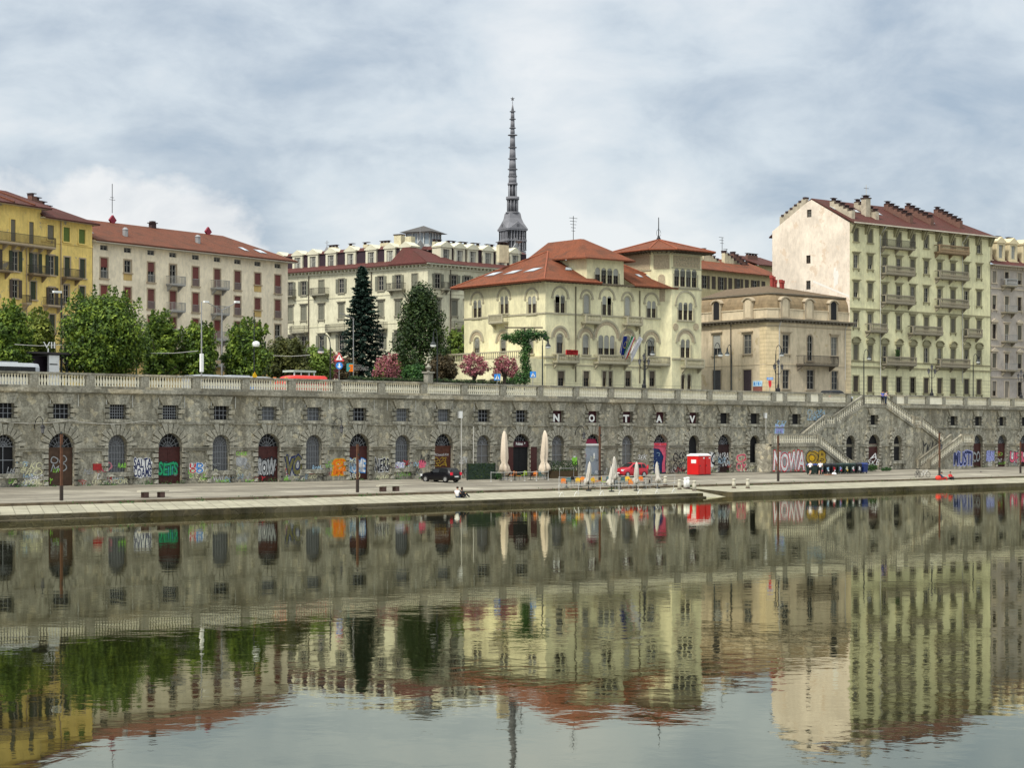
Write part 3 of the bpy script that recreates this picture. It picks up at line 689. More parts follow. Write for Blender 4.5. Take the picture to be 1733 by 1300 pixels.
G(439, 469, 778, 804, 'SOW', 'grey', 'black', 'white', 'grey and pink bubble letters on the door', y=.24, off=.09)
G(484, 511, 774, 804, 'VO', 'olive', 'navy', 'grey', 'olive bubble letters with navy outline', off=.08)
G(564, 584, 777, 804, 'O/M', 'orange', 'yellow', 'orange', 'bright orange painted blob', off=.08)
G(593, 621, 778, 800, 'POME', 'white', 'blue', 'sky', 'blue and white letters on the door', y=.24, off=.06)
G(634, 658, 776, 799, 'NERS', 'black', 'white', None, 'black and white slanted tag', off=.04)
G(669, 684, 783, 794, 'OTK', 'lilac', 'white', 'white', 'white poster with small letters', off=.01)
b = MB(EW.inv @ EF.M); blob(b, EF.u(708), EF.u(721), EF.z(714, 793), EF.z(714, 778), -.02, 0, 4); b.build('graffiti', paint('pink'), EW)['label'] = 'pink red painted face shape'
G(738, 762, 768, 772, 'PACAANGELAOPI', 'white', 'white', None, 'thin white writing across the door', y=.24, style='tag')
G(737, 759, 774, 790, 'OOS/SA', 'gold', 'gold', None, 'gold scribbles on the door', y=.24, style='tag')
G(170, 190, 783, 800, 'O', 'pink', 'grey', None, 'faint pink painted spot', off=.02, style='tag')
b = MB(EW.inv @ EF.M); b.box(EF.u(157), EF.u(171), -.12, -.02, EF.z(164, 796), EF.z(164, 785)); b.build('red_wall_box', mat('red_box', (.3, .02, .02), .6, .4, 6), EW)
GR = random.Random(11)
tagw = ['SEK', 'ROMA', 'DUE', 'OKE', 'NUR', 'CHASE', 'ANTI', 'ZEN', 'ARO', 'TNT', 'LUX', 'SKO', 'MES', 'GOA', 'FLY', 'RAB']
cols = ['cream', 'white', 'grey', 'black', 'lime', 'red', 'sky', 'grey', 'white', 'black', 'cream']
def tags(x0, x1, n, ya=790, yb=818, fac=EF, T=EW, sz=(5, 13), y=-.02):
    for _ in range(n):
        x = GR.uniform(x0, x1); w_ = GR.uniform(8, 24)*(.75 if x > 900 else 1); hpx = GR.uniform(*sz)*(.75 if x > 900 else 1)
        base = 825-.0205*x; yb2 = base-1-GR.random()**1.6*34*(1-x/4000); yt2 = yb2-hpx
        graf(fac, T, x, x+w_, yt2, yb2, GR.choice(tagw), GR.choice(cols), 'black', None, None, y=y, style='tag')
tags(8, 90, 20); tags(125, 225, 20); tags(305, 440, 28); tags(470, 600, 28); tags(625, 735, 22); tags(765, 800, 4); tags(950, 1110, 14); tags(1120, 1165, 8); tags(1200, 1300, 14); tags(1630, 1720, 12)
G(30, 72, 783, 806, 'SE KO/ERO', 'cream', 'black', None, 'faded cream double tag', off=.0, style='tag')
G(88, 116, 772, 800, 'OO/MO', 'grey', 'black', None, 'faint letters on the brown door', y=.24, style='tag')
G(20, 75, 812, 821, 'ARPOLI', 'cream', 'grey', None, 'cream letters at the foot of the wall', off=.02); G(172, 225, 811, 821, 'TOTORA', 'cream', 'grey', None, 'pale letters at the foot of the wall', off=.02)
G(365, 388, 812, 819, 'CHASE', 'lime', 'cream', None, None, off=.02); G(415, 432, 812, 819, 'LIA', 'lime', 'cream', None, None, off=.02); G(476, 488, 808, 816, 'OR', 'lime', 'cream', None, None, off=.02)
G(399, 418, 765, 771, 'OKE', 'lime', 'cream', None, None, off=.02); G(400, 417, 775, 788, 'BO', 'grey', 'white', 'grey', None, off=.02)
G(1139, 1160, 766, 800, 'GSR/OPC', 'black', 'black', None, 'black scrawled letters', style='tag')
G(1200, 1213, 766, 790, 'IQ', 'black', 'white', 'white', 'black letters on white', off=.04); G(1214, 1236, 766, 790, 'HASRA/LUHNA', 'white', 'black', None, 'white runes on the dark door', y=.24, off=.01)
G(1246, 1263, 768, 798, 'O/OM', 'pink', 'cream', None, 'salmon painted patch', off=.03); G(1253, 1283, 788, 799, 'NOPT', 'cream', 'white', None, 'cream sweeping letters', off=.03)
G(1140, 1152, 794, 800, 'AST', 'red', 'red', None, 'small red tag', style='tag')
b = MB(EW.inv @ EF.M); blob(b, EF.u(967), EF.u(977), EF.z(972, 789), EF.z(972, 772), -.03, 0, 6, j=.05); blob(b, EF.u(970), EF.u(974), EF.z(972, 775), EF.z(972, 771.5), -.034, 1, 6); b.build('graffiti', [paint('lime'), paint('white')], EW)['label'] = 'lime green painted figure'
# painted door with the pink band, small star and notice on the pale door
d0 = lst[17][0]; b = MB(EW.inv @ EF.M)
pts = [(-1.28, 3.1), (1.28, 3.1), (1.28, 1.9), (1.1, 1.2), (1.2, .2), (.62, .15), (.62, 1.1), (.88, 1.9), (.55, 2.4), (.1, 2.8), (-1.28, 2.9)]
b.poly([(d0+x, .225, ZB+z) for x, z in pts], 0)
b.box(d0-1.08, d0+1.08, -.03, .22, 5.02, 5.34, 0); b.box(d0-.95, d0-.1, -.034, -.03, 5.08, 5.27, 1); b.box(d0+.1, d0+1., -.034, -.03, 5.08, 5.27, 1)
for k in range(14): a = GR.random()*1.3-.95; z = .5+GR.random()*2; b.box(d0+a, d0+a+.05+.12*GR.random(), .23, .235, ZB+z, ZB+z+.1*GR.random()+.03, 2)
b.build('door_mural', [paint('pink'), paint('red'), paint('sky')], EW)
d1 = lst[15][0]; b = MB(EW.inv @ EF.M)
st_ = [(math.cos(math.pi/2+i*math.pi/5)*(.3 if i % 2 == 0 else .12), math.sin(math.pi/2+i*math.pi/5)*(.3 if i % 2 == 0 else .12)) for i in range(10)]
b.poly([(d1-.95+x, .23, ZB+2.1+z) for x, z in st_], 0); b.box(d1-1.1, d1-.8, .232, .236, ZB+1.3, ZB+1.8, 1); b.box(d1+.35, d1+.6, .225, .24, ZB+1.8, ZB+2.4, 2)
b.box(d1-1.28, d1+1.28, .1, .24, ZB+3.2, ZB+3.42, 2); b.prism([(d1-.95, 5.3), (d1+.95, 5.3), (d1+.6, 5.8), (d1-.6, 5.8)], .2, .25, 0); b.build('door_sign', [mat('crimson', (.25, .01, .05), .6), darkv, white], EW)
# the bar's sign and open shutters
d2 = lst[13][0]; b = MB(EW.inv @ EF.M); addtext(b, 'Pukket  *', d2-.62, d2+.75, ZB+3.28, ZB+3.6, .05, 0, .02); b.box(d2-1.28, d2+1.28, .08, .2, ZB+3.1, ZB+3.7, 1)
b.build('shop_sign', [white, maroon], EW)
b = MB(EW.inv @ EF.M)
for q_ in (-1, 1): b.box(*sorted((d2+q_*1.32, d2+q_*2.2)), -.24, -.16, ZB+.05, ZB+3.1)
b.build('shutter', doorm, EW)
# wall equipment: boxes, pipes, lantern brackets, hanging wire
b = MB(EW.inv @ EF.M)
for px, y0, y1, w_ in ((777, 696, 708, .45), (1293.5, 699, 708, .35)):
    u = EF.u(px); b.box(u-w_/2, u+w_/2, -.28, -.02, EF.z(px, y1), EF.z(px, y0))
b.build('junction_box', white, EW)
b = MB(EW.inv @ EF.M)
for px, y0, y1 in ((777.5, 708, 811), (1293, 708, 735), (798, 722, 811)):
    u = EF.u(px); b.tube([(u, -.28, EF.z(px, y0)), (u, -.28, max(ZB, EF.z(px, y1)))], .055, 6)
b.build('drainpipe', mat('pale_pipe', (.45, .44, .40), .6), EW)
b = MB(EW.inv @ EF.M)
for px in (85, 132, 180, 224, 268, 312, 357, 398, 438, 480, 516, 557, 597, 633, 655, 703, 736, 766, 802):
    u = EF.u(px); b.tube([(u, -.04, 9.65), (u, -.04, 8.6)], .035, 4)
b.build('limewash_streak', mat('lime_streak', (.6, .6, .56), .8), EW)
wire = MB(EW.inv @ EF.M); pts = []
for i in range(60): u = EF.u(-20)+(EF.u(260)-EF.u(-20))*i/59; pts.append((u, -.32, 7.42-.3*abs(math.sin(u*.42))))
wire.tube(pts, .02, 4); wire.build('cable', mat('pale_pipe', (.45, .44, .40)), EW)
iron = mat('black_iron', (.02, .02, .022), .5, .1, 4, .4)
lamp_g = mat('lamp_glass', (.75, .77, .75), .3, .03)
def wall_lantern(px, y):
    T = Thing('wall_lantern', {58: 'black wall lantern left of the brown arched door, furthest left', 563: 'black wall lantern just left of the blue lettered door', 973: 'black wall lantern above the lime green painted figure', 1553: 'black wall lantern on the right flank of the stone staircase'}[px], 'lantern', EF.M @ Matrix.Translation((EF.u(px), -.05 if px != 1553 else -2.3, EF.z(px, y+4))), 'wall lanterns')
    b = MB(); b.tube([(0, 0, 0)]+[(0, -.75+.75*math.cos(a), .9*math.sin(a)+.1) for a in (.4, .9, 1.4, 1.8, 2.3)]+[(0, -1.25, .35)], .035, 6); b.build('bracket', iron, T)
    b = MB(); b.lathe([(.04, .38), (.1, .3), (.24, .12), (.24, .08), (.1, .06)], 0, -1.25, 6); b.lathe([(.03, -.42), (.12, -.36), (.12, -.34)], 0, -1.25, 6); b.build('lantern_cap', iron, T)
    b = MB(); b.lathe([(.19, .07), (.12, -.34)], 0, -1.25, 6); b.build('lantern_glass', mat('lantern_glass_dim', (.12, .12, .13), .2), T)
for px, y in ((58, 722), (563, 722), (973, 733), (1553, 752)): wall_lantern(px, y)
# graffiti on the stair
GL = lambda *a, **k: graf(SL, ST, *a, **k)
GL(1309, 1361, 765, 797, 'NOWA', 'white', 'red', 'grey', 'large white letters outlined in red', off=.05)
GL(1365, 1397, 764, 786, 'OB', 'gold', 'black', 'yellow', 'yellow bubble letters with black lines', off=.05)
G(1313, 1325, 720, 735, 'M', 'lilac', 'sky', None, 'lilac painted figure', off=.1); G(1314, 1331, 712, 718, 'TTI', 'sky', 'blue', None, 'blue scrawl above the landing', style='tag', off=.03)
G(1366, 1396, 694, 712, 'CUOPA/LERMO', 'sky', 'white', None, 'pale blue scrawl by the stair', style='tag')
graf(SF, ST, 1561, 1585, 748, 770, 'YKU', 'black', 'black', None, 'black outline letters under the flight', style='tag'); graf(SF, ST, 1466, 1488, 778, 788, 'SKE', 'white', 'black', None, 'white scribble across the door', style='tag', y=-.14); graf(SF, ST, 1470, 1482, 768, 778, 'A', 'white', 'lilac', None, None, style='tag', y=-.14)
GL(1614, 1645, 764, 788, 'MUSTI', 'navy', 'lilac', None, 'navy blue tall letters right of the stair', off=.05); G(1649, 1661, 765, 782, 'CO', 'grey', 'black', None, 'grey letters on the door', y=.24, off=.05)
G(1669, 1683, 763, 781, 'SE/RA', 'lilac', 'navy', 'lilac', 'lilac block letters between the doors', off=.04); G(1709, 1740, 765, 783, 'UEBA', 'pink', 'black', 'white', 'red and white letters at the far right', off=.05)
# ================================================================ BUILDINGS
tile_or = roofmat('orange_tiles', (.235, .075, .036), .45, .6)
tile_br = roofmat('brown_tiles', (.19, .068, .038), .4, .5)
tile_dk = roofmat('dark_red_tiles', (.115, .04, .032), .4, .5)
tile_ms = roofmat('maroon_tiles', (.125, .042, .036), .35, .4)
slate = mat('weathered_slate', (.24, .175, .10), .8, .3, 1.2, bmp=.2, streak=.8)
metal = mat('grey_metal', (.28, .28, .28), .5, .15, 3, .2)
iron_rail = mat('iron_railing', (.06, .055, .045), .6, .2, 6)
fr_w = mat('white_window_frame', (.33, .31, .26), .6, .1, rnd=.3)
fr_b = mat('brown_window_frame', (.10, .075, .05), .6, .2, rnd=.4)
chim = [mat('chimney_render', (.42, .37, .28), .85, .25, 2, streak=.4), mat('clay_caps', (.14, .06, .045), .85, .3, 4)]
chimb = [mat('chimney_brick', (.15, .08, .06), .85, .3, 4), mat('dark_caps', (.05, .03, .03), .85, .3, 4)]
chimy = [mat('chimney_cream', (.55, .50, .34), .85, .2, 2, streak=.4), mat('dark_caps', (.05, .03, .03))]
def house(name, label, cat, fc, group=None): return Thing(name, label, cat, TR((fc.A.x, fc.A.y, ZS), fc.ang), group)
def back(fc, dpt, L=0):     # corner points in facade coordinates
    return dpt
def roofpoly(T, fc, polys, m, name='roof', thick=.18):
    """roof planes as slabs: each polygon in facade coords (u, depth, z)"""
    b = MB(T.inv @ fc.M)
    for p in polys:
        n = len(p); v = list(p)+[(x, y, z-thick) for x, y, z in p]
        b.add(v, [tuple(range(n)), tuple(range(n, 2*n))[::-1]]+[(i, (i+1) % n, n+(i+1) % n, n+i) for i in range(n)])
    return b.build(name, m, T)
def skylight(T, fc, pts, parent=None):
    b = MB(T.inv @ fc.M); b.poly(pts, 0); c = [sum(p[i] for p in pts)/4 for i in range(3)]
    b.poly([tuple(c[i]+(p[i]-c[i])*.78+(.03 if i == 2 else 0) for i in range(3)) for p in pts], 1)
    return b.build('skylight', [metal, mat('skylight_glass', (.5, .55, .6), .15, .05, spec=.8)], parent or T)
def on_plane(A, B, C, u, v): # A corner, B-A, C-A
    return tuple(A[i]+(B[i]-A[i])*u+(C[i]-A[i])*v for i in range(3))
def sky_on(T, fc, A, B, C, u0, u1, v0, v1, parent=None, up=.06):
    p = [on_plane(A, B, C, a, b_) for a, b_ in ((u0, v0), (u1, v0), (u1, v1), (u0, v1))]
    return skylight(T, fc, [(x, y, z+up) for x, y, z in p], parent)

# ---- cream block with red blinds (second from left)
f2 = fpx(157, 240, 487, 268.9); H2 = house('cream_block', 'long cream block with red blinds and brick-red roof behind the street trees', 'building', f2)
cream = mat('cream_plaster', (.93, .81, .59), .85, .07, .9, streak=.2, bmp=.1, courses=None)
ochre = mat('ochre_plaster', (.62, .43, .16), .85, .1, 1, streak=.3)
trimc = mat('tan_trim', (.42, .33, .22), .8, .1, 2, streak=.3)
redb = mat('red_roller_blind', (.20, .045, .035), .7, .15, 3, rnd=.35, lines=.12)
grb = mat('balcony_grey', (.36, .35, .32), .7, .15, 3)
cols2 = [176, 216, 255.6, 292.6, 331, 367.6, 402, 436, 470]; U2 = [f2.u(p) for p in cols2]
z1t, z1b, z2t, z2b = f2.z(255.6, 444.3), f2.z(255.6, 477.8), f2.z(255.6, 489.4), f2.z(255.6, 522.8); fl = z1t-z2t
for i, u in enumerate(U2):
    window(H2, f2, u, f2.z(255.6, 431.8), 1.25, .62, 'win', 0, fr_w, None, trimc, None)
    for r in range(4):
        zt = z1t-fl*r; zb = z1b-fl*r
        short = i in (1, 7) and r < 4
        if short: zb2 = zb+.95
        else: zb2 = zb
        k = 'half2' if (i, r) in ((0, 0), (2, 0), (7, 3)) else ('win' if (i, r) in ((1, 0), (3, 0), (8, 2)) else 'blind')
        window(H2, f2, u, zb2, 1.15, zt-zb2, k, 0, fr_w, redb, trimc, 'flat')
        b = MB(H2.inv @ f2.M)
        if short: b.box(u-.7, u+.7, -.04, .01, zb-.02, zb2-.17); b.build('yellow_apron', ochre, H2)
        elif i in (3, 5):
            balcony(H2, f2, u-1.25, u+1.25, zb, grb, grb, False, 1.1, 1.0)
        else:
            for k2 in range(9): b.box(u-.6+k2*.15-.015, u-.6+k2*.15+.015, -.1, -.07, zb+.02, zb+.95)
            b.box(u-.62, u+.62, -.11, -.06, zb+.92, zb+.97); b.build('window_railing', grb, H2)
z_e2 = f2.z(157, 410); gb = f2.z(200, 602)
b = MB(H2.inv @ f2.M); panel(b, 0, f2.len, gb, z_e2, f2.holes, 0, .25); hb = list(f2.holes)
b.poly([(f2.len, 0, ZS), (f2.len, 14, ZS), (f2.len, 14, z_e2), (f2.len, 0, z_e2)]); b.poly([(0, 0, ZS), (0, 14, ZS), (0, 14, z_e2), (0, 0, z_e2)]); b.poly([(0, .6, ZS), (f2.len, .6, ZS), (f2.len, .6, z_e2), (0, .6, z_e2)])
b.build('wall', cream, H2)
b = MB(H2.inv @ f2.M); b.box(-.0, f2.len, -.05, .3, ZS, gb); b.build('ground_floor_wall', ochre, H2)
b = MB(H2.inv @ f2.M); b.box(-.3, f2.len+.9, -.95, .1, z_e2, z_e2+.3); b.box(0, f2.len, -.1, .02, gb, gb+.15); b.build('cornice', mat('pale_cornice', (.55, .5, .4), .8, .1, 2, streak=.3), H2)
L2 = f2.len; zr = z_e2+3.75
rp = [[(-.3, -1.0, z_e2+.3), (L2+1, -1.0, z_e2+.3), (L2-5.5, 7, zr), (-.3, 7, zr)], [(L2+1, -1, z_e2+.3), (L2+1, 15, z_e2+.3), (L2-5.5, 7, zr)], [(-.3, 7, zr), (L2-5.5, 7, zr), (L2+1, 15, z_e2+.3), (-.3, 15, z_e2+.3)]]
rf2 = roofpoly(H2, f2, rp, tile_br)
A, B, C = rp[0][0], (L2+1, -1, z_e2+.3), (-.3, 7, zr)
for u0, v0 in ((.02, .28), (.77, .25), (.86, .22), (.845, .22)): sky_on(H2, f2, A, B, C, u0, u0+.025, v0, v0+.17, rf2)
for uu, v in ((.2, .35), (.565, .42)):
    p = on_plane(A, B, C, uu, v); b = MB(H2.inv @ f2.M); b.lathe([(.35, -.3), (.35, .75), (.42, .78), (.15, 1.05)], p[0], p[1], 8, 0, p[2]); b.build('vent', metal, rf2)
for uu in (.27, .76):
    b = MB(H2.inv @ f2.M); x = uu*L2; b.prism([(x-.6, zr+.3), (x, zr-.35), (x+.6, zr+.3), (x, zr+.95)], 6.7, 7.0); b.build('chimney', mat('crimson_metal', (.22, .02, .04), .6), rf2)
b = MB(H2.inv @ f2.M); x = .47*L2; b.box(x-.4, x+.4, 6.6, 7.2, zr-.3, zr+.5); b.box(x-.6, x+.6, 6.5, 7.3, zr+.5, zr+.6); b.box(x-.3, x+.3, 6.6, 7.2, zr+.6, zr+.8); b.build('chimney', chimb[1], rf2)
b = MB(H2.inv @ f2.M); x = .27*L2; b.tube([(x, 6.9, zr+1.2), (x, 6.9, zr+5)], .045, 5); b.box(x-.5, x+.5, 6.88, 6.92, zr+2.9, zr+2.95); b.box(x-.3, x+.3, 6.88, 6.92, zr+3.2, zr+3.25); b.build('antenna', iron, rf2)

# ---- yellow house at the far left
f1 = fpx(-40, 222, 156, 239.4); H1 = house('yellow_house', 'weathered yellow house with green shutters, iron balconies and dark tiled roof at far left', 'house', f1)
yel = mat('yellow_plaster', (.88, .65, .20), .85, .1, .9, blot=.60, blotcol=(.33, .29, .22), bmp=.1, streak=.35)
gsh = mat('green_shutter', (.035, .05, .022), .7, .2, 3, rnd=.3, lines=.14); bsh = mat('brown_shutter', (.075, .055, .04), .7, .2, 3, lines=.14); gbl = mat('bright_green_blind', (.13, .20, .015), .7, .15, 3, lines=.12, rnd=.3)
olb = mat('olive_grey_blind', (.16, .145, .10), .7, .15, lines=.12)
zA0, zA1 = f1.z(112, 409), f1.z(112, 386); zB0, zB1 = f1.z(112, 468), f1.z(112, 435); zC0, zC1 = f1.z(112, 512), f1.z(112, 482)
for px, m_ in ((85.5, olb), (112.5, gbl), (138.6, gbl)): window(H1, f1, f1.u(px), zA0, 1.15, 1.75, 'blind', 0, fr_b, m_, yel)
for px in (-25, 22, 53): window(H1, f1, f1.u(px), zA0-.8, .8, 2.6, 'blind', 0, fr_b, olb, yel)
for px, k, m_ in ((-33, 'open', gsh), (-8, 'open', bsh), (26, 'open', gsh), (59.6, 'open', gsh), (87.3, 'open', gsh), (113.6, 'shut', gsh), (139.5, 'shut', gsh)): window(H1, f1, f1.u(px), zB0, 1.05 if k == 'open' else 1.0, zB1-zB0, k, 0, fr_w, m_, trimc)
for px, k, m_ in ((-33, 'open', gsh), (-8, 'shut', gsh), (26, 'open', bsh), (56, 'shut', gsh), (88, 'open', bsh), (112, 'win', bsh), (139, 'shut', gsh)): window(H1, f1, f1.u(px), zC0-(.5 if px == 88 else 0), 1.0, zC1-zC0, k, 0, fr_w, m_, trimc)
for r in (1, 2):
    for px in (-33, -8, 26, 56, 88, 112, 139): window(H1, f1, f1.u(px), zC0-3.5*r-.3, 1.0, 2.2, 'shut', 0, fr_w, gsh, trimc)
z_e1 = f1.z(112, 375); z_l1 = f1.z(30, 349); uL = f1.u(70)
b = MB(H1.inv @ f1.M); panel(b, 0, f1.len, ZS, z_e1, f1.holes, 0, .25); b.box(0, uL, 0, .5, z_e1, z_l1); b.poly([(f1.len, 0, ZS), (f1.len, 12, ZS), (f1.len, 12, z_e1), (f1.len, 0, z_e1)])
b.box(uL, f1.len, -.08, 0, zA0-.35, zA0-.18); b.box(uL, f1.len, -.06, 0, zA1+.25, zA1+.4); b.poly([(0, .5, ZS), (f1.len, .5, ZS), (f1.len, .5, z_e1), (0, .5, z_e1)]); b.build('wall', yel, H1)
b = MB(H1.inv @ f1.M); b.box(uL-.2, f1.len+.5, -.8, .1, z_e1, z_e1+.15); b.box(-.2, uL+.8, -.9, .1, z_l1, z_l1+.18); b.build('cornice', mat('pale_cornice', (.55, .5, .4)), H1)
zr1 = ZY(313, 230)
rp = [[(uL-.2, -.85, z_e1+.15), (f1.len+.5, -.85, z_e1+.15), (f1.u(104), 6.5, zr1-.5), (uL+1, 6.5, zr1), (uL-.2, 2, z_l1+.8)], [(-.5, -.95, z_l1+.18), (uL+.8, -.95, z_l1+.18), (uL+1, 6.5, zr1), (-.5, 6.5, zr1)], [(uL+.8, -.95, z_l1+.18), (uL-.2, -.85, z_e1+.2), (uL-.2, 2, z_l1+.8), (uL+1, 6.5, zr1)]]
rf1 = roofpoly(H1, f1, [rp[0], rp[1], [(-.5, 6.5, zr1), (f1.u(104), 6.5, zr1-.5), (f1.len+.5, 13, z_e1), (-.5, 13, z_e1)], [(f1.len+.5, -.85, z_e1+.15), (f1.len+.5, 13, z_e1), (f1.u(104), 6.5, zr1-.5)]], tile_dk)
for k in (.3, .62): b = MB(H1.inv @ f1.M); b.tube([(uL*k+2, -.9, z_l1+.3), (uL*k+2.2, 6.5, zr1+.05)], .12, 5); b.build('ridge_tiles', tile_br, rf1)
M = H1.inv @ f1.M @ TR((f1.u(128), 7.5, f1.z(128, 350)), math.radians(0))
b = MB(H1.inv @ f1.M)
for i in range(6):
    x = f1.u(99)+i*.95; zz = ZY(320, 229)-i*.40
    b.box(x, x+.955, 4.2, 4.9, zz-3, zz+.1, 0); b.box(x, x+.3, 4.15, 4.95, zz+.1, zz+.38, 1); b.box(x-.05, x+.75, 4.1, 5, zz+.38, zz+.46, 1)
b.build('chimney', chimb, rf1)
balcony(H1, f1, -.5, f1.u(83), zA0-1.0, trimc, iron_rail, False, 1.1, 1.1, nb=9)
for a, c_ in ((46, 74), (102, 130), (-20, 12)): balcony(H1, f1, f1.u(a), f1.u(c_), zB0-.1, slate, iron_rail, False, 1.0, 1.0)
for a, c_ in ((36, 44), (72, 100)): balcony(H1, f1, f1.u(a), f1.u(c_), zC0-.5, trimc, iron_rail, False, .9, .9)
b = MB(H1.inv @ f1.M); u = f1.u(102); b.tube([(u, -.12, ZS), (u, -.12, z_e1)], .07, 6); u = f1.u(44); b.tube([(u, -.12, ZS), (u, -.12, zA0-1.2)], .06, 6); b.build('drainpipe', trimc, H1)
for px, y0, y1 in ((27, 330, 295), (50, 330, 274)):
    u = f1.u(px); b = MB(H1.inv @ f1.M); z0 = f1.z(px, y0)+.5; z1 = f1.z(px, y1)+.9; b.tube([(u, 6, z0-1), (u, 6, z1)], .05, 5)
    for k in range(4): b.box(u-.35, u+.35, 5.98, 6.02, z1-.4-k*.45, z1-.36-k*.45)
    b.build('antenna', iron, rf1)

# ---- pale mansard palace
f3 = fpx(430, 328.5, 724, 305); f3r = fpx(724, 305, 905, 321)
H3 = house('mansard_palace', 'pale grey-green palace with white dormers in a dark mansard and a glass turret', 'building', f3)
pg = mat('pale_green_plaster', (.68, .65, .47), .85, .06, .8, streak=.4); shg = mat('grey_green_shutter', (.21, .21, .155), .7, .12, 3, rnd=.25, lines=.16); tg = mat('grey_trim', (.27, .255, .19), .8, .1, 2, streak=.4)
dormm = mat('dormer_cream', (.60, .58, .44), .8, .06, 2, streak=.3); mans = mat('purple_slate', (.035, .02, .028), .7, .2, 2)
zw = lambda px, y: f3.z(px, y)
a1t, a1b = zw(673.8, 465.5), zw(673.8, 490); a2t, a2b = zw(673.8, 509), zw(673.8, 534.5); a3t, a3b = zw(673.8, 557), zw(673.8, 590); 
for fc, cl in ((f3, (446, 468, 491.5, 514, 544, 577.7, 611, 644.7, 673.8, 701.9)), (f3r, (741, 769, 791, 815, 845, 875))):
    for i, px in enumerate(cl):
        u = fc.u(px)
        window(H3, fc, u, a1b, 1.15, a1t-a1b, 'open' if i % 5 != 4 else 'shut', 0, fr_w, shg, tg, 'flat')
        window(H3, fc, u, a2b, 1.15, a2t-a2b, 'shut' if i % 7 != 6 else 'win', 0, fr_w, shg, tg, 'hood')
        window(H3, fc, u, a3b, 1.15, 2.6, 'open', 0, fr_w, shg, tg, 'hood')
        window(H3, fc, u, a3b-4.2, 1.15, 2.4, 'win', 0, fr_w, shg, tg, 'flat')
for px, hw in ((491.5, 10), (544, 13), (673.8, 13)): balcony(H3, f3, f3.u(px-hw), f3.u(px+hw), a1b, tg, iron_rail, False, 1, 1)
for p0, p1 in ((497, 522), (557, 590), (636, 656)): balcony(H3, f3, f3.u(p0), f3.u(p1), a2b-1.9, tg, iron_rail, False, 1, 1)
balcony(H3, f3r, f3r.u(745), f3r.u(757), a1b, tg, iron_rail, False, 1, 1); balcony(H3, f3r, f3r.u(762), f3r.u(786), a2b-1.9, tg, iron_rail, False, 1, 1)
z_e3 = f3.z(724, 447.4)
b = MB(H3.inv @ f3.M); panel(b, 0, f3.len, ZS, z_e3, f3.holes, 0, .25); b.poly([(0, .5, ZS), (f3.len, .5, ZS), (f3.len, .5, z_e3), (0, .5, z_e3)])
b.box(0, f3.len+.05, -.08, .02, (a1b+a2t)/2+.1, (a1b+a2t)/2+.28); b.box(0, f3.len+.05, -.07, .02, a3t+.9, a3t+1.05)
b.M = H3.inv @ f3r.M; panel(b, 0, f3r.len, ZS, z_e3, f3r.holes, 0, .25); b.poly([(0, .5, ZS), (f3r.len, .5, ZS), (f3r.len, .5, z_e3), (0, .5, z_e3)]); b.box(-.05, f3r.len, -.08, .02, (a1b+a2t)/2+.1, (a1b+a2t)/2+.28)
b.build('wall', pg, H3)
b = MB(H3.inv @ f3.M); 
for fc in (f3, f3r):
    b.M = H3.inv @ fc.M; b.box(-.8, fc.len+.8, -.8, .1, z_e3, z_e3+.22); b.box(0, fc.len, -.2, .02, z_e3-.55, z_e3-.3)
    for k in range(int(fc.len/.8)): b.box(.3+k*.8, .52+k*.8, -.6, .02, z_e3-.3, z_e3)
b.build('cornice', dormm, H3)
b = MB(H3.inv @ f3.M)
for px in (523, 629): b.tube([(f3.u(px), -.12, ZS), (f3.u(px), -.12, z_e3)], .08, 6)
b.M = H3.inv @ f3r.M; b.tube([(f3r.u(762), -.12, ZS), (f3r.u(762), -.12, z_e3)], .08, 6); b.build('drainpipe', bsh, H3)
# roof: skirt, mansard wall, flat top
zs0, zs1, zm, zt = z_e3+.22, z_e3+.75, z_e3+3.15, z_e3+3.85
sk = []
for fc, s0, s1 in ((f3, 0, f3.len-1.2), (f3r, 1.2, f3r.len)):
    pass
rf3 = roofpoly(H3, f3, [[(-1, -.9, zs0), (f3.len+.6, -.9, zs0), (f3.len-1.5, 2.0, zs1+.45), (-1, 2.0, zs1+.45)]], tile_ms)
b = MB(H3.inv @ f3r.M); b.poly([(-.9, -.9, zs0), (f3r.len, -.9, zs0), (f3r.len, 2, zs1+.45), (1.5, 2, zs1+.45)], 0)
pk = (1.0, 6.5, z_e3+3.7)
b.poly([(-.95, -.95, zs0+.04), (7.5, -.95, zs0+.04), pk], 0); b.M = H3.inv @ f3.M
pkw = (H3.inv @ f3r.M) @ Vector(pk); b.M = None
q0 = (H3.inv @ f3.M) @ Vector((f3.len+.75, -.95, zs0+.04)); q1 = (H3.inv @ f3.M) @ Vector((f3.len-7.5, -.95, zs0+.04)); b.poly([q1, q0, pkw], 0); b.build('skirt_roof', tile_ms, rf3)
b = MB(H3.inv @ f3.M); b.box(-1, f3.len-6.5, 2.0, 9, zs1-.3, zm, 0); b.add([(-1, 1.8, zm), (f3.len-6.2, 1.8, zm), (f3.len-6.2, 9, zm), (-1, 9, zm), (-1, 3.5, zt), (f3.len-7, 3.5, zt), (f3.len-7, 9, zt), (-1, 9, zt)], [(0, 1, 5, 4), (4, 5, 6, 7), (1, 2, 6, 5)], 1)
b.M = H3.inv @ f3r.M; b.box(6.5, f3r.len, 2.0, 9, zs1-.3, zm, 0); b.add([(6.2, 1.8, zm), (f3r.len, 1.8, zm), (f3r.len, 9, zm), (6.2, 9, zm), (7, 3.5, zt), (f3r.len, 3.5, zt), (f3r.len, 9, zt), (7, 9, zt)], [(0, 1, 5, 4), (4, 5, 6, 7), (0, 3, 7, 4)], 1)
b.build('mansard', [mans, tile_ms], rf3)
dm = None
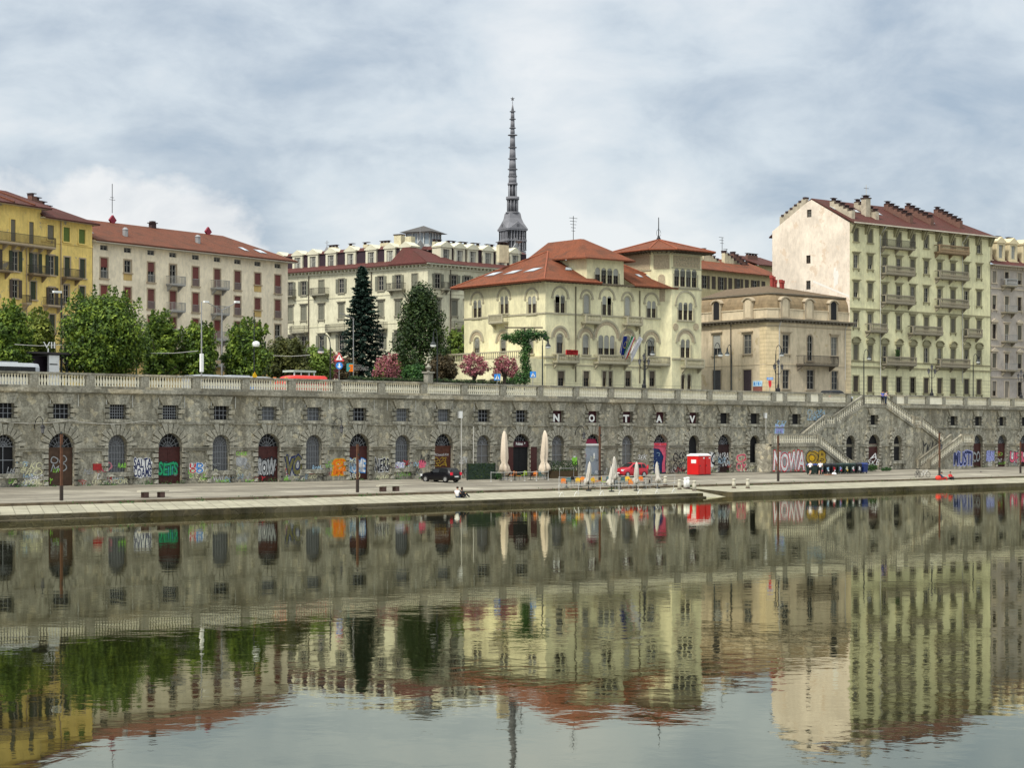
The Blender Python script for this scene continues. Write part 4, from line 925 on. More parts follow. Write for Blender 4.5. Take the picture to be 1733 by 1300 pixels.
def dormer_mesh(T, m_, w_=2.3, h_=2.9, gl=None):
    b = MB(); b.box(-w_/2, -w_/2+.45, -.1, 2, 0, h_); b.box(w_/2-.45, w_/2, -.1, 2, 0, h_); b.box(-w_/2+.45, w_/2-.45, -.1, 2, h_-.3, h_); b.box(-w_/2+.45, w_/2-.45, -.1, .3, 0, .35)
    b.box(-w_/2-.15, w_/2+.15, -.25, 2, h_, h_+.2); b.prism([(-w_/2-.2, h_+.2), (w_/2+.2, h_+.2), (0, h_+.95)], -.25, 2); b.box(-w_/2-.1, w_/2+.1, -.3, 0, -.15, 0)
    me = b.mesh('dormer', m_); b = MB(); b.poly([(-.75, .12, .3), (.75, .12, .3), (.75, .12, 2.65), (-.75, .12, 2.65)]); g_ = b.mesh('window', gl or glassmat())
    b = MB(); b.box(-.72, -.62, .03, .11, .35, 2.6); b.box(.62, .72, .03, .11, .35, 2.6); b.box(-.05, .05, .03, .11, .35, 2.6); b.box(-.62, .62, .05, .1, 1.7, 1.8); b.box(-.62, .62, .03, .11, .35, .48)
    b.box(-.7, -.25, .08, .115, .4, 2.6); b.box(.25, .7, .08, .115, .4, 2.6)
    return me, g_, b.mesh('frame', mat('pale_curtain_frame', (.42, .42, .36), .8, .15, rnd=.4))
dme = dormer_mesh(H3, dormm)
def dormer(T, fc, px, z, me, y=1.75):
    o = put('dormer', me[0], T, T.inv @ fc.M @ Matrix.Translation((fc.u(px), y, z))); w_ = put('window', me[1], o); put('frame', me[2], w_)
for px in (460, 491.5, 517.5, 548, 581, 616, 648, 674.5): dormer(H3, f3, px, z_e3+.25, dme)
for px in (767, 790, 812, 838, 861, 884): dormer(H3, f3r, px, z_e3+.25, dme)
def smallchim(T, fc, px, y, z, mats, w_=1.6, h_=1.2, n=3):
    b = MB(T.inv @ fc.M); u = fc.u(px); b.box(u-w_/2, u+w_/2, y, y+.6, z-1.5, z+h_, 0)
    for i in range(n): x = u-w_/2+.2+(w_-.4)*i/max(1, n-1); b.box(x-.14, x+.14, y+.1, y+.5, z+h_, z+h_+.3, 1)
    b.box(u-w_/2-.1, u+w_/2+.1, y-.05, y+.65, z+h_+.3, z+h_+.38, 1); return b.build('chimney', mats, T)
for px, w_ in ((534, 1.8), (565, .9), (622, 1.8), (590, 1)): smallchim(H3, f3, px, 4, zt-.3, chimy, w_, .9, 3 if w_ > 1 else 1)
for px in (768, 792, 812, 833, 857, 878): smallchim(H3, f3r, px+3, 4.2, zt-.3, chimy, 1.5, .7, 2)
b = MB(H3.inv @ TR(P(676, 314), f3.ang)); b.box(-.75, .75, -.5, .5, zt-2, ZY(398, 314), 0); b.box(-.85, .85, -.6, .6, ZY(398, 314), ZY(396.5, 314), 1); b.box(1.6, 2.9, -.5, .5, zt-2, ZY(402, 314), 0); b.build('chimney', chimy, rf3)
# glass turret
tx, ty = f3.u(713), 12.0; zt0 = zt-1.0
b = MB(H3.inv @ TR(P(717, 322), f3.ang+.25)); z1_ = ZY(396, 322); z2_ = ZY(384, 322)
b.box(-2.1, 2.1, -2.1, 2.1, zt0, z1_-1.9, 0)
for i in range(5):
    for q_ in (-2.1, 2.1):
        t = -2.1+4.2*i/4
        b.box(t-.09, t+.09, q_-.09, q_+.09, z1_-1.9, z1_, 0); b.box(q_-.09, q_+.09, t-.09, t+.09, z1_-1.9, z1_, 0)
b.box(-2, 2, -2, 2, z1_-1.9, z1_-.01, 2)
b.box(-2.3, 2.3, -2.3, 2.3, z1_, z1_+.16, 0)
b.add([(-3, -3, z1_+.1), (3, -3, z1_+.1), (3, 3, z1_+.1), (-3, 3, z1_+.1), (0, 0, z2_+.2)], [(0, 1, 4), (1, 2, 4), (2, 3, 4), (3, 0, 4), (3, 2, 1, 0)], 1)
b.build('glass_turret', [mat('white_turret', (.5, .52, .5), .6, .06), mat('dark_slate_roof', (.07, .065, .06), .7, .2), mat('turret_glass', (.22, .27, .30), .15, .1, spec=.8)], rf3)
for px, fc, y0, y1, kind in ((511, f3, 424, 408, 0), (753, f3r, 412, 385, 1), (915, f3r, 418, 404, 1)):
    u = fc.u(px); b = MB(H3.inv @ fc.M); z0 = fc.z(px, y0); z1 = fc.z(px, y1)+.6; b.tube([(u, 6, z0-1), (u, 6, z1)], .05, 5); b.prism([(u-.75, z0+.2), (u, z0-.6), (u+.75, z0+.2), (u, z0+1.1)], 5.9, 6.1); b.box(u-.5, u+.5, 5.97, 6.03, z1-.4, z1-.34); b.build('antenna', mat('grey_metal', (.28, .28, .28)), rf3)

# ---- spire tower far behind
DS = 850.0; pm = 3300/DS
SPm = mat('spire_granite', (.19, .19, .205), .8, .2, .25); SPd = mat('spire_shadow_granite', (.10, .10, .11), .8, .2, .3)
base_z = ZY(470, DS); MT = Thing('spire_tower', 'tall slender grey granite spire with columned lantern rising behind the palace roofs', 'tower', Matrix.Translation(P(867.5, DS, ZS)))
zz = lambda y: ZY(y, DS)-ZS; b = MB()
def ngon(r, z, n=4, rot=math.pi/4): return [(r*math.cos(rot+6.2832*i/n), r*math.sin(rot+6.2832*i/n), z) for i in range(n)]
RB = math.radians(28)
def col_stage(b, y0, y1, half, ncol, cr, n=4):
    """square open stage of columns between two slabs"""
    z0, z1 = zz(y0), zz(y1); c, s_ = math.cos(RB), math.sin(RB)
    for i in range(ncol):
        t = -half+2*half*i/(ncol-1)
        for (x, y) in ((t, -half), (t, half), (-half, t), (half, t)): b.lathe([(cr*1.4, 0), (cr, .6), (cr, z1-z0-.6), (cr*1.4, z1-z0)], x*c-y*s_, x*s_+y*c, 6, 0, z0)
def sq(b, half, z0, z1, mi=0, half1=None):
    h1 = half1 or half; b.rings([[(q_[0]*math.cos(RB)-q_[1]*math.sin(RB), q_[0]*math.sin(RB)+q_[1]*math.cos(RB), z) for q_ in ((-h, -h), (h, -h), (h, h), (-h, h))] for h, z in ((half, z0), (h1, z1))], True, mi)
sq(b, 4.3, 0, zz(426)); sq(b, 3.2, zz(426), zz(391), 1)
col_stage(b, 425, 409, 4.2, 7, .30); sq(b, 4.6, zz(409), zz(407)); col_stage(b, 407, 391, 4.2, 7, .30); sq(b, 4.9, zz(391), zz(388.5))
b.build('lantern', [SPm, SPd], MT)
b = MB()
prof = [(5.0, 388.5), (3.6, 378), (2.9, 370), (2.55, 361)]
for (r0, y0), (r1, y1) in zip(prof, prof[1:]): sq(b, r0, zz(y0), zz(y1), 0, r1)
c, s_ = math.cos(RB), math.sin(RB)
for k in range(4):
    a = RB+k*math.pi/2; M = Matrix.Rotation(a, 4, 'Z'); b.M = M
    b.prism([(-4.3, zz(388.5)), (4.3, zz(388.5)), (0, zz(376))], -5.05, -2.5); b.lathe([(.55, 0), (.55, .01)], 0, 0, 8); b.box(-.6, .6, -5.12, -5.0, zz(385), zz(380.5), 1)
b.M = None; b.build('gabled_cap', [SPm, SPd], MT)
b = MB(); D8 = lambda r, y0, y1, r1=None, mi=0: b.lathe([(r, zz(y0)), (r1 if r1 is not None else r, zz(y1))], 0, 0, 12, mi)
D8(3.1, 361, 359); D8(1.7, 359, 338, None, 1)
for i in range(10): a = 6.2832*i/10; b.lathe([(.2, 0), (.2, zz(338)-zz(359))], 2.3*math.cos(a), 2.3*math.sin(a), 6, 0, zz(359))
D8(2.9, 338, 334); D8(2.9, 334, 333)
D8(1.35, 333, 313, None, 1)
for i in range(8): a = 6.2832*i/8; b.lathe([(.17, 0), (.17, zz(313)-zz(333))], 1.75*math.cos(a), 1.75*math.sin(a), 6, 0, zz(333))
D8(2.2, 313, 309.5)
D8(1.75, 309.5, 299, 1.7); D8(2.0, 299, 297.5)
segs_ = [(1.7, 297.5, 287), (1.55, 286, 269), (1.4, 268, 250), (1.2, 249, 229), (1.0, 226, 217), (.95, 216, 202), (.85, 201, 189), (.65, 188, 175)]
for i, (r, y0, y1) in enumerate(segs_):
    D8(r, y0, y1, r*.85 if i < 7 else .12); D8(r+.45 if i != 3 else r+.9, y1, y1-1.2) if i < 7 else None
b.lathe([(.12, zz(176)), (.1, zz(168))], 0, 0, 6)
b.build('spire', [SPm, SPd], MT, True)
b = MB(); st_ = [(math.sin(i*math.pi/5)*(1.0 if i % 2 == 0 else .4), zz(167)+math.cos(i*math.pi/5)*(1.0 if i % 2 == 0 else .4)) for i in range(10)]; b.prism(st_, -.2, .2); b.build('star', SPd, MT)

# ---- pale yellow villa with red hipped roofs and corner tower
fr = fpx(923, 244, 1126, 257); fl_ = fpx(785.5, 257, 923, 244)
V = house('villa', 'pale yellow villa with orange-red hipped roofs, arched windows, flags and square tower', 'villa', fr)
vy = mat('villa_plaster', (.78, .73, .465), .85, .05, .8, streak=.35, courses=(.52, 13.2-ZS, .05)); vt = mat('villa_stone_trim', (.37, .34, .24), .8, .12, 2, streak=.2)
vb = mat('villa_dark_eaves', (.10, .085, .06), .8, .2); gsl = mat('grey_roller_blind', (.33, .33, .29), .7, .08, 3, rnd=.15)
tan = mat('tan_fresco', (.40, .33, .22), .8, .25, 5)
crop = lambda x, y: (750+x/3.687, 360+y/3.687)
def varch(fc, cx, yt, yb, n, wpx, kind='half2', surround_=True, big=False):
    """n arched lights side by side, from crop coordinates"""
    px, y0 = crop(cx, yb); _, y1 = crop(cx, yt); u = fc.u(px); z0 = fc.z(px, y0); h = fc.z(px, y1)-z0; w_ = abs(fc.u(px+wpx/3.687/2)-fc.u(px-wpx/3.687/2))/n-.12
    for i in range(n): window(V, fc, u+(i-(n-1)/2)*(w_+.14), z0, w_, h, kind, 1, fr_b, gsl, None if n > 1 else vt, 'flat')
    b = MB(V.inv @ fc.M); W_ = n*(w_+.14)
    b.box(u-W_/2-.25, u+W_/2+.25, -.16, .02, z0-.2, z0)
    if n > 1: b.box(u-W_/2-.16, u-W_/2, -.06, .02, z0, z0+h*.7); b.box(u+W_/2, u+W_/2+.16, -.06, .02, z0, z0+h*.7)
    if surround_:
        r = W_/2+(.42 if not big else .75); zc = z0+h-.42*w_; 
        for k in range(14):
            a0, a1 = math.pi*k/14, math.pi*(k+1)/14
            b.prism([(u+math.cos(a)*rr, zc+math.sin(a)*rr) for a, rr in ((a0, r-.12), (a1, r-.12), (a1, r+.14), (a0, r+.14))], -.1, .02)
            if big: b.prism([(u+math.cos(a)*rr, zc+math.sin(a)*rr) for a, rr in ((a0, r-.55), (a1, r-.55), (a1, r-.12), (a0, r-.12))], -.03, .02, 1)
        for q_ in (-1, 1): b.box(u+q_*(r+.0)-.2, u+q_*(r+0)+.2, -.12, .02, zc-.16, zc)
    b.build('window_hood', [vt, tan], V)
for cx in (212, 380, 553): varch(fl_, cx, 545 if cx < 300 else 520, 655 if cx < 300 else 630, 2, 52)
for cx in (210, 375, 545): varch(fl_, cx, 780, 880, 1, 36, 'half', True, True)
varch(fr, 730, 512, 625, 2, 64); varch(fr, 895, 512, 630, 1, 40, 'blind'); varch(fr, 1022, 520, 640, 2, 60); varch(fr, 1150, 525, 645, 1, 38, 'blind'); varch(fr, 1300, 550, 655, 2, 58)
varch(fr, 728, 755, 880, 1, 46, 'half2', True, True); varch(fr, 890, 762, 885, 1, 42, 'half', True, True); varch(fr, 1020, 765, 890, 3, 105, 'half', True, True); varch(fr, 1150, 772, 890, 1, 38, 'half', True, True); varch(fr, 1298, 780, 895, 1, 50, 'half2', True, True)
for cx, w_ in ((735, 40), (893, 38), (1005, 24), (1043, 24), (1153, 36), (1303, 36)):
    px, yb = crop(cx, 1085); _, yt = crop(cx, 990); window(V, fr, fr.u(px), fr.z(px, yb), w_/3.687/13.2*1.25, fr.z(px, yt)-fr.z(px, yb), 'half2', .0, fr_b, fr_b, vt)
zeV = fr.z(923, 476.5); 
for fc in (fr, fl_):
    b = MB(V.inv @ fc.M); panel(b, 0, fc.len, ZS, zeV, fc.holes, 0, .25); b.poly([(0, .5, ZS), (fc.len, .5, ZS), (fc.len, .5, zeV), (0, .5, zeV)]); b.build('wall', vy, V)
b = MB(V.inv @ fr.M)
zs1_, zs2_ = fr.z(923, 529.5), fr.z(923, 604)
for fc in (fr, fl_):
    b.M = V.inv @ fc.M; b.box(-.1, fc.len+.06, -.1, .02, zs1_-.1, zs1_+.1); b.box(-.1, fc.len+.06, -.14, .02, zs2_-.12, zs2_+.12); b.box(-.05, fc.len+.03, -.1, .02, zs2_-1.0, zs2_-.85)
b.build('string_course', vt, V)
b = MB(V.inv @ fr.M)
for fc in (fr, fl_):
    b.M = V.inv @ fc.M
    for k in range(int(fc.len/.6)): b.box(.15+k*.6, .3+k*.6, -1.15, .02, zeV-.05, zeV+.16)
b.build('eaves_bracket', vb, V)['kind'] = 'stuff'
# main roofs (fr coordinates: left facade runs back along +y from u=0)
Lr, Ll = fr.len, fl_.len; ez = zeV+.16; o_ = 1.25
zri = ez+5.3
P1 = (7.5, 8.4, 30.3); uc = fr.u(1005)+.3
rp = [[(-o_, -o_, ez), (uc, -o_, ez), (uc, 8.4, 30.3), P1], [(-o_, Ll+o_, ez), (-o_, -o_, ez), P1], [(-o_, Ll+o_, ez), P1, (uc, 8.4, 30.3), (uc, Ll+o_, ez)],
      [(Lr*.69, -o_, ez), (Lr+1.2, -o_, ez), (Lr*.72, 6, ez+4.3), (Lr*.60, 6, ez+4.3)], [(Lr+1.2, -o_, ez), (Lr+1.2, 12, ez), (Lr*.72, 6, ez+4.3)]]
rV = roofpoly(V, fr, rp, tile_or)
A, B, C = (-o_, Ll+o_, ez), (-o_, -o_, ez), P1
for u0, v0 in ((.09, .358), (.305, .354), (.51, .362)): sky_on(V, fr, A, B, C, u0-.055, u0+.055, v0-.05, v0+.05, rV)
A, B, C = (-o_, -o_, ez), (uc, -o_, ez), P1; sky_on(V, fr, A, B, C, .34, .46, .36, .46, rV)
A, B, C = (Lr*.69, -o_, ez), (Lr+1.2, -o_, ez), (Lr*.60, 6, ez+4.3)
for u0 in (.42, .66): sky_on(V, fr, A, B, C, u0, u0+.1, .3, .4, rV)
b = MB(V.inv @ fr.M)
for p0, p1 in (((-o_, -o_, ez), P1), ((-o_, Ll+o_, ez), P1), (P1, (uc, 8.4, 30.3)), ((Lr+1.2, -o_, ez), (Lr*.72, 6, ez+4.3)), ((-o_, -o_, ez), (uc, -o_, ez)), ((-o_, Ll+o_, ez), (-o_, -o_, ez))): b.tube([(p0[0], p0[1], p0[2]+.03), (p1[0], p1[1], p1[2]+.05)], .11, 6)
b.build('ridge_tiles', mat('ridge_clay', (.26, .08, .04), .85, .3, 3), rV)
# raised attic pavilion
ua, ub = fr.u(crop(895, 0)[0]), fr.u(crop(1126, 0)[0]); za1 = fr.z(*crop(1010, 292)); fa = Fac((fr.M @ Vector((ua, 0, 0)))[:2], (fr.M @ Vector((ub, 0, 0)))[:2])
varch(fa, 1021, 345, 443, 4, 148, 'half2', False)
b = MB(V.inv @ fa.M); panel(b, 0, fa.len, zeV, za1, fa.holes, -.02, .25); b.poly([(0, .5, zeV), (fa.len, .5, zeV), (fa.len, .5, za1), (0, .5, za1)]); b.poly([(0, -.02, zeV), (0, 9, zeV), (0, 9, za1), (0, -.02, za1)]); b.poly([(fa.len, -.02, zeV), (fa.len, 9, zeV), (fa.len, 9, za1), (fa.len, -.02, za1)]); b.build('wall', vy, V)
aw = fa.len; zra = za1+3.0
roofpoly(V, fa, [[(-1.1, -1.1, za1), (aw+1.1, -1.1, za1), (aw*.55, 4.5, zra), (aw*.45, 4.5, zra)], [(-1.1, 11, za1+.4), (-1.1, -1.1, za1), (aw*.45, 4.5, zra), (aw*.45, 11, zra)], [(aw+1.1, -1.1, za1), (aw+1.1, 11, za1), (aw*.55, 11, zra), (aw*.55, 4.5, zra)]], tile_or)
# tower: chamfered square
ft = fpx(1137, 256.2, 1187, 259.6); tl = ft.len; cz = fr.z(1126, 437)
tM = V.inv @ ft.M; zt1 = ft.z(1160, 426)
def tvarch(cx, yt, yb, n, wpx, kind='half2', s=True, big=False): varch(ft, cx, yt, yb, n, wpx, kind, s, big)
tvarch(1513, 350, 463, 4, 142, 'half2', False); tvarch(1513, 560, 670, 3, 92); tvarch(1512, 790, 905, 2, 60, 'half2', True, True)
for cx in (1496, 1534): px, yb = crop(cx, 1105); _, yt = crop(cx, 1010); window(V, ft, ft.u(px), ft.z(px, yb), .62, ft.z(px, yt)-ft.z(px, yb), 'half2', 1, fr_b, fr_b, vt)
b = MB(tM); panel(b, 0, tl, ZS, zt1, ft.holes, 0, .25); b.poly([(0, .5, ZS), (tl, .5, ZS), (tl, .5, zt1), (0, .5, zt1)])
cw = 1.9; pl = [(0, 0), (-cw, cw), (-cw, cw+tl+1), (0, 2*cw+tl+1), (tl, 2*cw+tl+1), (tl, 0)]
for p0, p1 in zip(pl, pl[1:]): b.poly([(p0[0], p0[1], ZS), (p1[0], p1[1], ZS), (p1[0], p1[1], zt1), (p0[0], p0[1], zt1)])
b.build('tower_wall', vy, V)
# frieze panels, niche, cornice bands
b = MB(tM); zf0, zf1 = ft.z(*crop(1510, 342)), ft.z(*crop(1510, 268))
b.box(.25, tl-.25, -.05, .02, zf0, zf1, 0)
for k in range(9):
    x = .6+(tl-1.2)*k/8
    for j in range(2): b.tube([(x+.28*math.cos(a), -.07, (zf0+zf1)/2+(j-.5)*.7+.26*math.sin(a)) for a in [i*.7+k for i in range(7)]], .045, 4, 1)
b.box(-.06, tl+.06, -.14, .02, zf1+.06, zf1+.24, 1); b.box(-.03, tl+.03, -.1, .02, zf0-.2, zf0-.06, 1); b.box(-.03, tl+.03, -.1, .02, ft.z(*crop(1513, 478))-.05, ft.z(*crop(1513, 478))+.12, 1)
zn = ft.z(*crop(1513, 915)); b.box(-.03, tl+.03, -.14, .02, zn-.12, zn+.12, 1)
M45 = tM @ TR((-cw, cw, 0), -math.pi/4); b.M = M45; cl_ = cw*R2; b.box(.3, cl_-.3, -.05, .02, zf0-.3, zf1, 0); b.box(.2, cl_-.2, -.1, .02, zf1+.06, zf1+.24, 1)
b.prism(outline(.9, 3.6, 1, 10, cl_/2, zf0-4.6), -.05, .02, 0); ring_ = outline(1.2, 3.8, 1, 10, cl_/2, zf0-4.65)
b.M = tM @ TR((-cw, cw+tl+1, 0), -math.pi/2); b.box(.3, tl+.7, -.05, .02, zf0-.3, zf1, 0); b.box(0, tl+1, -.12, .02, zf1+.06, zf1+.24, 1); b.box(0, tl+1, -.1, .02, zf0-.5, zf0-.35, 1)
b.M = tM
for cx in (1450, 1577): px, yy = crop(cx, 713); u, z = ft.u(px), ft.z(px, yy); b.prism([(u+.5*math.cos(i*.785), z+.5*math.sin(i*.785)) for i in range(8)], -.08, .02, 0)
b.build('frieze', [tan, vt], V)
ov = 1.9; c0 = (tl/2-cw/2, cw+tl/2); pk = (c0[0]+.2, c0[1], ft.z(1118, 390)-.6)
pe = []
for x, y in [(tl, 0)]+pl[:-1]:
    dx, dy = x-c0[0], y-c0[1]; l_ = math.hypot(dx, dy); pe.append((x+dx/l_*ov, y+dy/l_*ov, zt1+.05))
rT = roofpoly(V, ft, [[pe[i], pe[(i+1) % len(pe)], pk] for i in range(len(pe))], tile_or, 'tower_roof', .16)
b = MB(tM)
for i in range(len(pe)): b.tube([Vector(pe[i])+Vector((0, 0, .03)), Vector(pk)+Vector((0, 0, .05))], .1, 6); b.tube([Vector(pe[i]), Vector(pe[(i+1) % len(pe)])], .1, 5)
b.build('ridge_tiles', MC['ridge_clay'], rT)
b = MB(tM); b.add([(x, y, z-.18) for x, y, z in pe], [tuple(range(len(pe)))]); 
for i in range(len(pe)):
    p0, p1 = Vector(pe[i]), Vector(pe[(i+1) % len(pe)]); n = int((p1-p0).length/.7)
    for k in range(n): p = p0+(p1-p0)*(k+.5)/n; q = Vector((c0[0], c0[1], p.z)); d = (q-p).normalized(); b.tube([p+Vector((0, 0, -.25)), p+d*1.9+Vector((0, 0, -.3))], .07, 4)
b.build('eaves', vb, V)
b = MB(tM); b.lathe([(.35, -.4), (.3, .1), (.1, .5), (.07, .6), (.05, 3.0)], pk[0], pk[1], 8, 0, pk[2])
b.tube([(pk[0]+.4*math.cos(a), pk[1], pk[2]+.9+.5*math.sin(a)) for a in [i*.6 for i in range(11)]], .03, 4); b.build('finial', iron, rT)
# balconies and terrace
def cb(fc, x0, x1, y, **k): return balcony(V, fc, fc.u(crop(x0, 0)[0]), fc.u(crop(x1, 0)[0]), fc.z(*crop((x0+x1)/2, y)), vt, vt, True, 1.0, .95, **k)
cb(fl_, 318, 408, 683); cb(fr, 858, 958, 683); cb(fr, 1118, 1215, 695); cb(fr, 682, 822, 928); cb(fr, 938, 1140, 935, nb=3); cb(fr, 1245, 1388, 945); cb(ft, 1480, 1600, 960)
b = MB(V.inv @ fl_.M); tu = fl_.u(772); zt_ = fl_.z(*crop(350, 925)); b.box(tu, fl_.len-.1, -3.2, -.02, ZS, zt_); b.build('terrace', vy, V)
b = MB(V.inv @ fl_.M); b.box(tu, fl_.len, -3.25, -3.05, zt_+.85, zt_+1.0)
for k in range(52): b.lathe([(.05, 0), (.085, .25), (.045, .6), (.07, .85)], tu+.2+k*.38, -3.15, 6, 0, zt_) if tu+.2+k*.38 < fl_.len else None
b.build('terrace_railing', vt, V)
b = MB(V.inv @ fl_.M)
for k in range(6): x = tu+1+k*2.6; b.box(x, x+1.5, -3.22, -3.19, ZS+.2, ZS+3.3)
b.box(fl_.len-3.4, fl_.len-.9, -3.24, -3.19, ZS, ZS+3.9, 1)
b.build('garage_opening', [fr_b, mat('beige_gate', (.40, .38, .28), .7)], V)
b = MB(V.inv @ fr.M)
for px, z0 in ((973.6, 13), (1082, 13)): b.tube([(fr.u(px), -.12, z0), (fr.u(px), -.12, zeV-.4)], .07, 6)
b.build('drainpipe', vb, V)
for px, y in ((954, 413), (), (918, 0))[:1]:
    smallchim(V, fr, px, 12, ZY(413, 256)-1.0, chimy, 1.6, .8, 3); 
b = MB(V.inv @ fr.M); u = fr.u(963); z = ZY(409, 252); b.lathe([(.05, 0), (.5, .25)], u, 10, 10, 0, z); b.tube([(u, 10, z-1.5), (u, 10, z)], .05, 5); b.build('satellite_dish', metal, V)
for px, y0, y1, dd in ((1039, 421, 372, 8), (983, 412, 399, 12)):
    u = fr.u(px); z0, z1 = fr.z(px, y0)-1, fr.z(px, y1)+1.2; b = MB(V.inv @ fr.M); b.tube([(u, dd, z0-1), (u, dd, z1)], .045, 5)
    for k in range(5): l_ = .7-.1*k; b.box(u-l_, u+l_, dd-.02, dd+.02, z1-.3-k*.42, z1-.25-k*.42)
    b.build('antenna', iron, V)
for (x0, x1, y, m_) in ((735, 800, 876, 'red'),):
    b = MB(V.inv @ fr.M); rr = random.Random(5)
    for _ in range(120): u = rr.uniform(fr.u(crop(x0, 0)[0]), fr.u(crop(x1, 0)[0])); z = fr.z(*crop(770, 880))+rr.uniform(-.1, .35); s_ = .1; b.box(u-s_, u+s_, -1.1-s_, -1.1+s_, z-s_, z+s_)
    b.build('flower_box', mat('red_flowers', (.45, .03, .03), .8, .3, 9), V)

# ---- beige corner house with slate mansard
f4l = fpx(1180, 277, 1297, 265.6); f4c = fpx(1297, 265.6, 1318, 266.0); f4r = fpx(1318, 266.0, 1440, 276)
H4 = house('beige_corner_house', 'beige corner house with weathered slate mansard and dark balcony between villa and tall block', 'house', f4r)
be = mat('beige_plaster', (.63, .53, .37), .85, .08, .8, streak=.5, blot=.62, blotcol=(.45, .36, .22)); beq = mat('beige_quoins', (.70, .57, .35), .85, .06, 1, courses=(.55, 99, .05)); bt = mat('beige_trim', (.40, .33, .23), .8, .1, 2, streak=.5)
dkt = mat('dark_cornice', (.14, .12, .09), .8, .2, 2, streak=.5)
c4 = lambda x, y: (1150+x/3.611, 320+y/3.611)
def w4(fc, cx, yt, yb, w_, kind, ar=0, trim='hood', m_=None, tm=bt):
    px, y0 = c4(cx, yb); _, y1 = c4(cx, yt); return window(H4, fc, fc.u(px), fc.z(px, y0), w_, fc.z(px, y1)-fc.z(px, y0), kind, ar, fr_w if kind != 'shut' else fr_b, m_ or gsl, tm, trim)
w4(f4l, 228, 893, 1018, 1.6, 'half'); w4(f4l, 415, 888, 1008, 1.6, 'win'); w4(f4l, 228, 1108, 1230, 1.7, 'shut', 0, 'flat', mat('dark_iron_shutter', (.05, .05, .05), .6, .2)); w4(f4l, 415, 1105, 1238, 1.65, 'shut', 0, 'flat', mat('plum_door', (.045, .03, .035), .6, .2))
w4(f4r, 650, 890, 1008, 1.4, 'win'); w4(f4r, 797, 890, 1050, 1.2, 'win', 1, 'flat'); w4(f4r, 945, 905, 1020, 1.4, 'win')
w4(f4r, 650, 1105, 1222, 1.4, 'win', 0, 'flat'); w4(f4r, 800, 1105, 1225, 1.55, 'win', 0, 'flat'); w4(f4r, 948, 1112, 1228, 1.4, 'win', 0, 'flat')
zc4 = f4r.z(1318, 541.5)
for fc, m_ in ((f4l, be), (f4c, beq), (f4r, be)):
    b = MB(H4.inv @ fc.M); panel(b, 0, fc.len, ZS, zc4, fc.holes, 0, .25, 0); b.poly([(0, .45, ZS), (fc.len, .45, ZS), (fc.len, .45, zc4), (0, .45, zc4)])
    zm_ = f4r.z(*c4(650, 1072)); b.box(0, fc.len, -.05, .01, zm_-.06, zm_+.06); b.build('wall', m_, H4)
b = MB(H4.inv @ f4r.M); b.box(f4r.len-1.1, f4r.len, -.04, 0, ZS, zc4-.4); b.build('quoins', beq, H4); b = MB(H4.inv @ f4l.M); b.box(f4l.len-1.3, f4l.len-.0, -.03, 0.01, ZS, zc4-.4); b.build('quoins', beq, H4)
b = MB(H4.inv @ f4r.M)
for fc in (f4l, f4c, f4r):
    b.M = H4.inv @ fc.M; b.box(-.3, fc.len+.3, -.75, .2, zc4, zc4+.22, 0); b.box(-.1, fc.len+.1, -.35, .02, zc4-.3, zc4, 0); b.box(0, fc.len, -.1, .02, zc4-.85, zc4-.7, 1)
    for k in range(int(fc.len/.75)): b.box(.2+k*.75, .42+k*.75, -.6, .02, zc4-.28, zc4-.02, 0)
b.build('cornice', [dkt, bt], H4)
# attic wall + curved mansard + shallow roof, following the three sides as rings
za_ = zc4+.22; zb_ = za_+1.3; zmt = f4r.z(1318, 493.5)
def side_pts(off):
    """outline of the plan at an inward offset, in root coordinates"""
    Mi = H4.inv; res = []
    fs = (f4l, f4c, f4r); lines = []
    for fc in fs: lines.append((Mi @ fc.M @ Vector((0, off, 0)), (Mi @ fc.M).to_3x3() @ Vector((1, 0, 0))))
    def inter(l1, l2):
        p, d = l1; q, e = l2; den = d.x*e.y-d.y*e.x; t = ((q.x-p.x)*e.y-(q.y-p.y)*e.x)/den; return p+d*t
    return [lines[0][0], inter(lines[0], lines[1]), inter(lines[1], lines[2]), lines[2][0]+lines[2][1]*f4r.len]
def ringband(b, o0, z0, o1, z1, mi=0):
    A_, B_ = side_pts(o0), side_pts(o1)
    for i in range(3): b.poly([(A_[i].x, A_[i].y, z0-ZS), (A_[i+1].x, A_[i+1].y, z0-ZS), (B_[i+1].x, B_[i+1].y, z1-ZS), (B_[i].x, B_[i].y, z1-ZS)], mi)
b = MB(); ringband(b, .25, za_, .25, zb_); ringband(b, .05, za_, .25, za_+.01); ringband(b, .15, zb_, .15, zb_+.14); ringband(b, .15, zb_+.14, .3, zb_+.14); b.build('attic_wall', be, H4)
b = MB(); hm = zmt-zb_-.35; pr = [(.3, zb_+.14), (.34, zb_+.14+hm*.3), (.45, zb_+.14+hm*.55), (.65, zb_+.14+hm*.78), (1.0, zmt-.2)]
for (o0, z0), (o1, z1) in zip(pr, pr[1:]): ringband(b, o0, z0, o1, z1)
rf4 = b.build('mansard_roof', slate, H4)
b = MB(); ringband(b, .72, zmt-.26, .72, zmt-.08, 0); ringband(b, .72, zmt-.26, 1.2, zmt-.26, 0)
A_ = side_pts(.72); i5 = side_pts(5.5); Mi = H4.inv; l0, l2 = (Mi @ f4l.M), (Mi @ f4r.M)
p, d, q_, e_ = l0 @ Vector((0, 5.5, 0)), l0.to_3x3() @ Vector((1, 0, 0)), l2 @ Vector((0, 5.5, 0)), l2.to_3x3() @ Vector((1, 0, 0)); t_ = ((q_.x-p.x)*e_.y-(q_.y-p.y)*e_.x)/(d.x*e_.y-d.y*e_.x); q1_ = p+d*t_
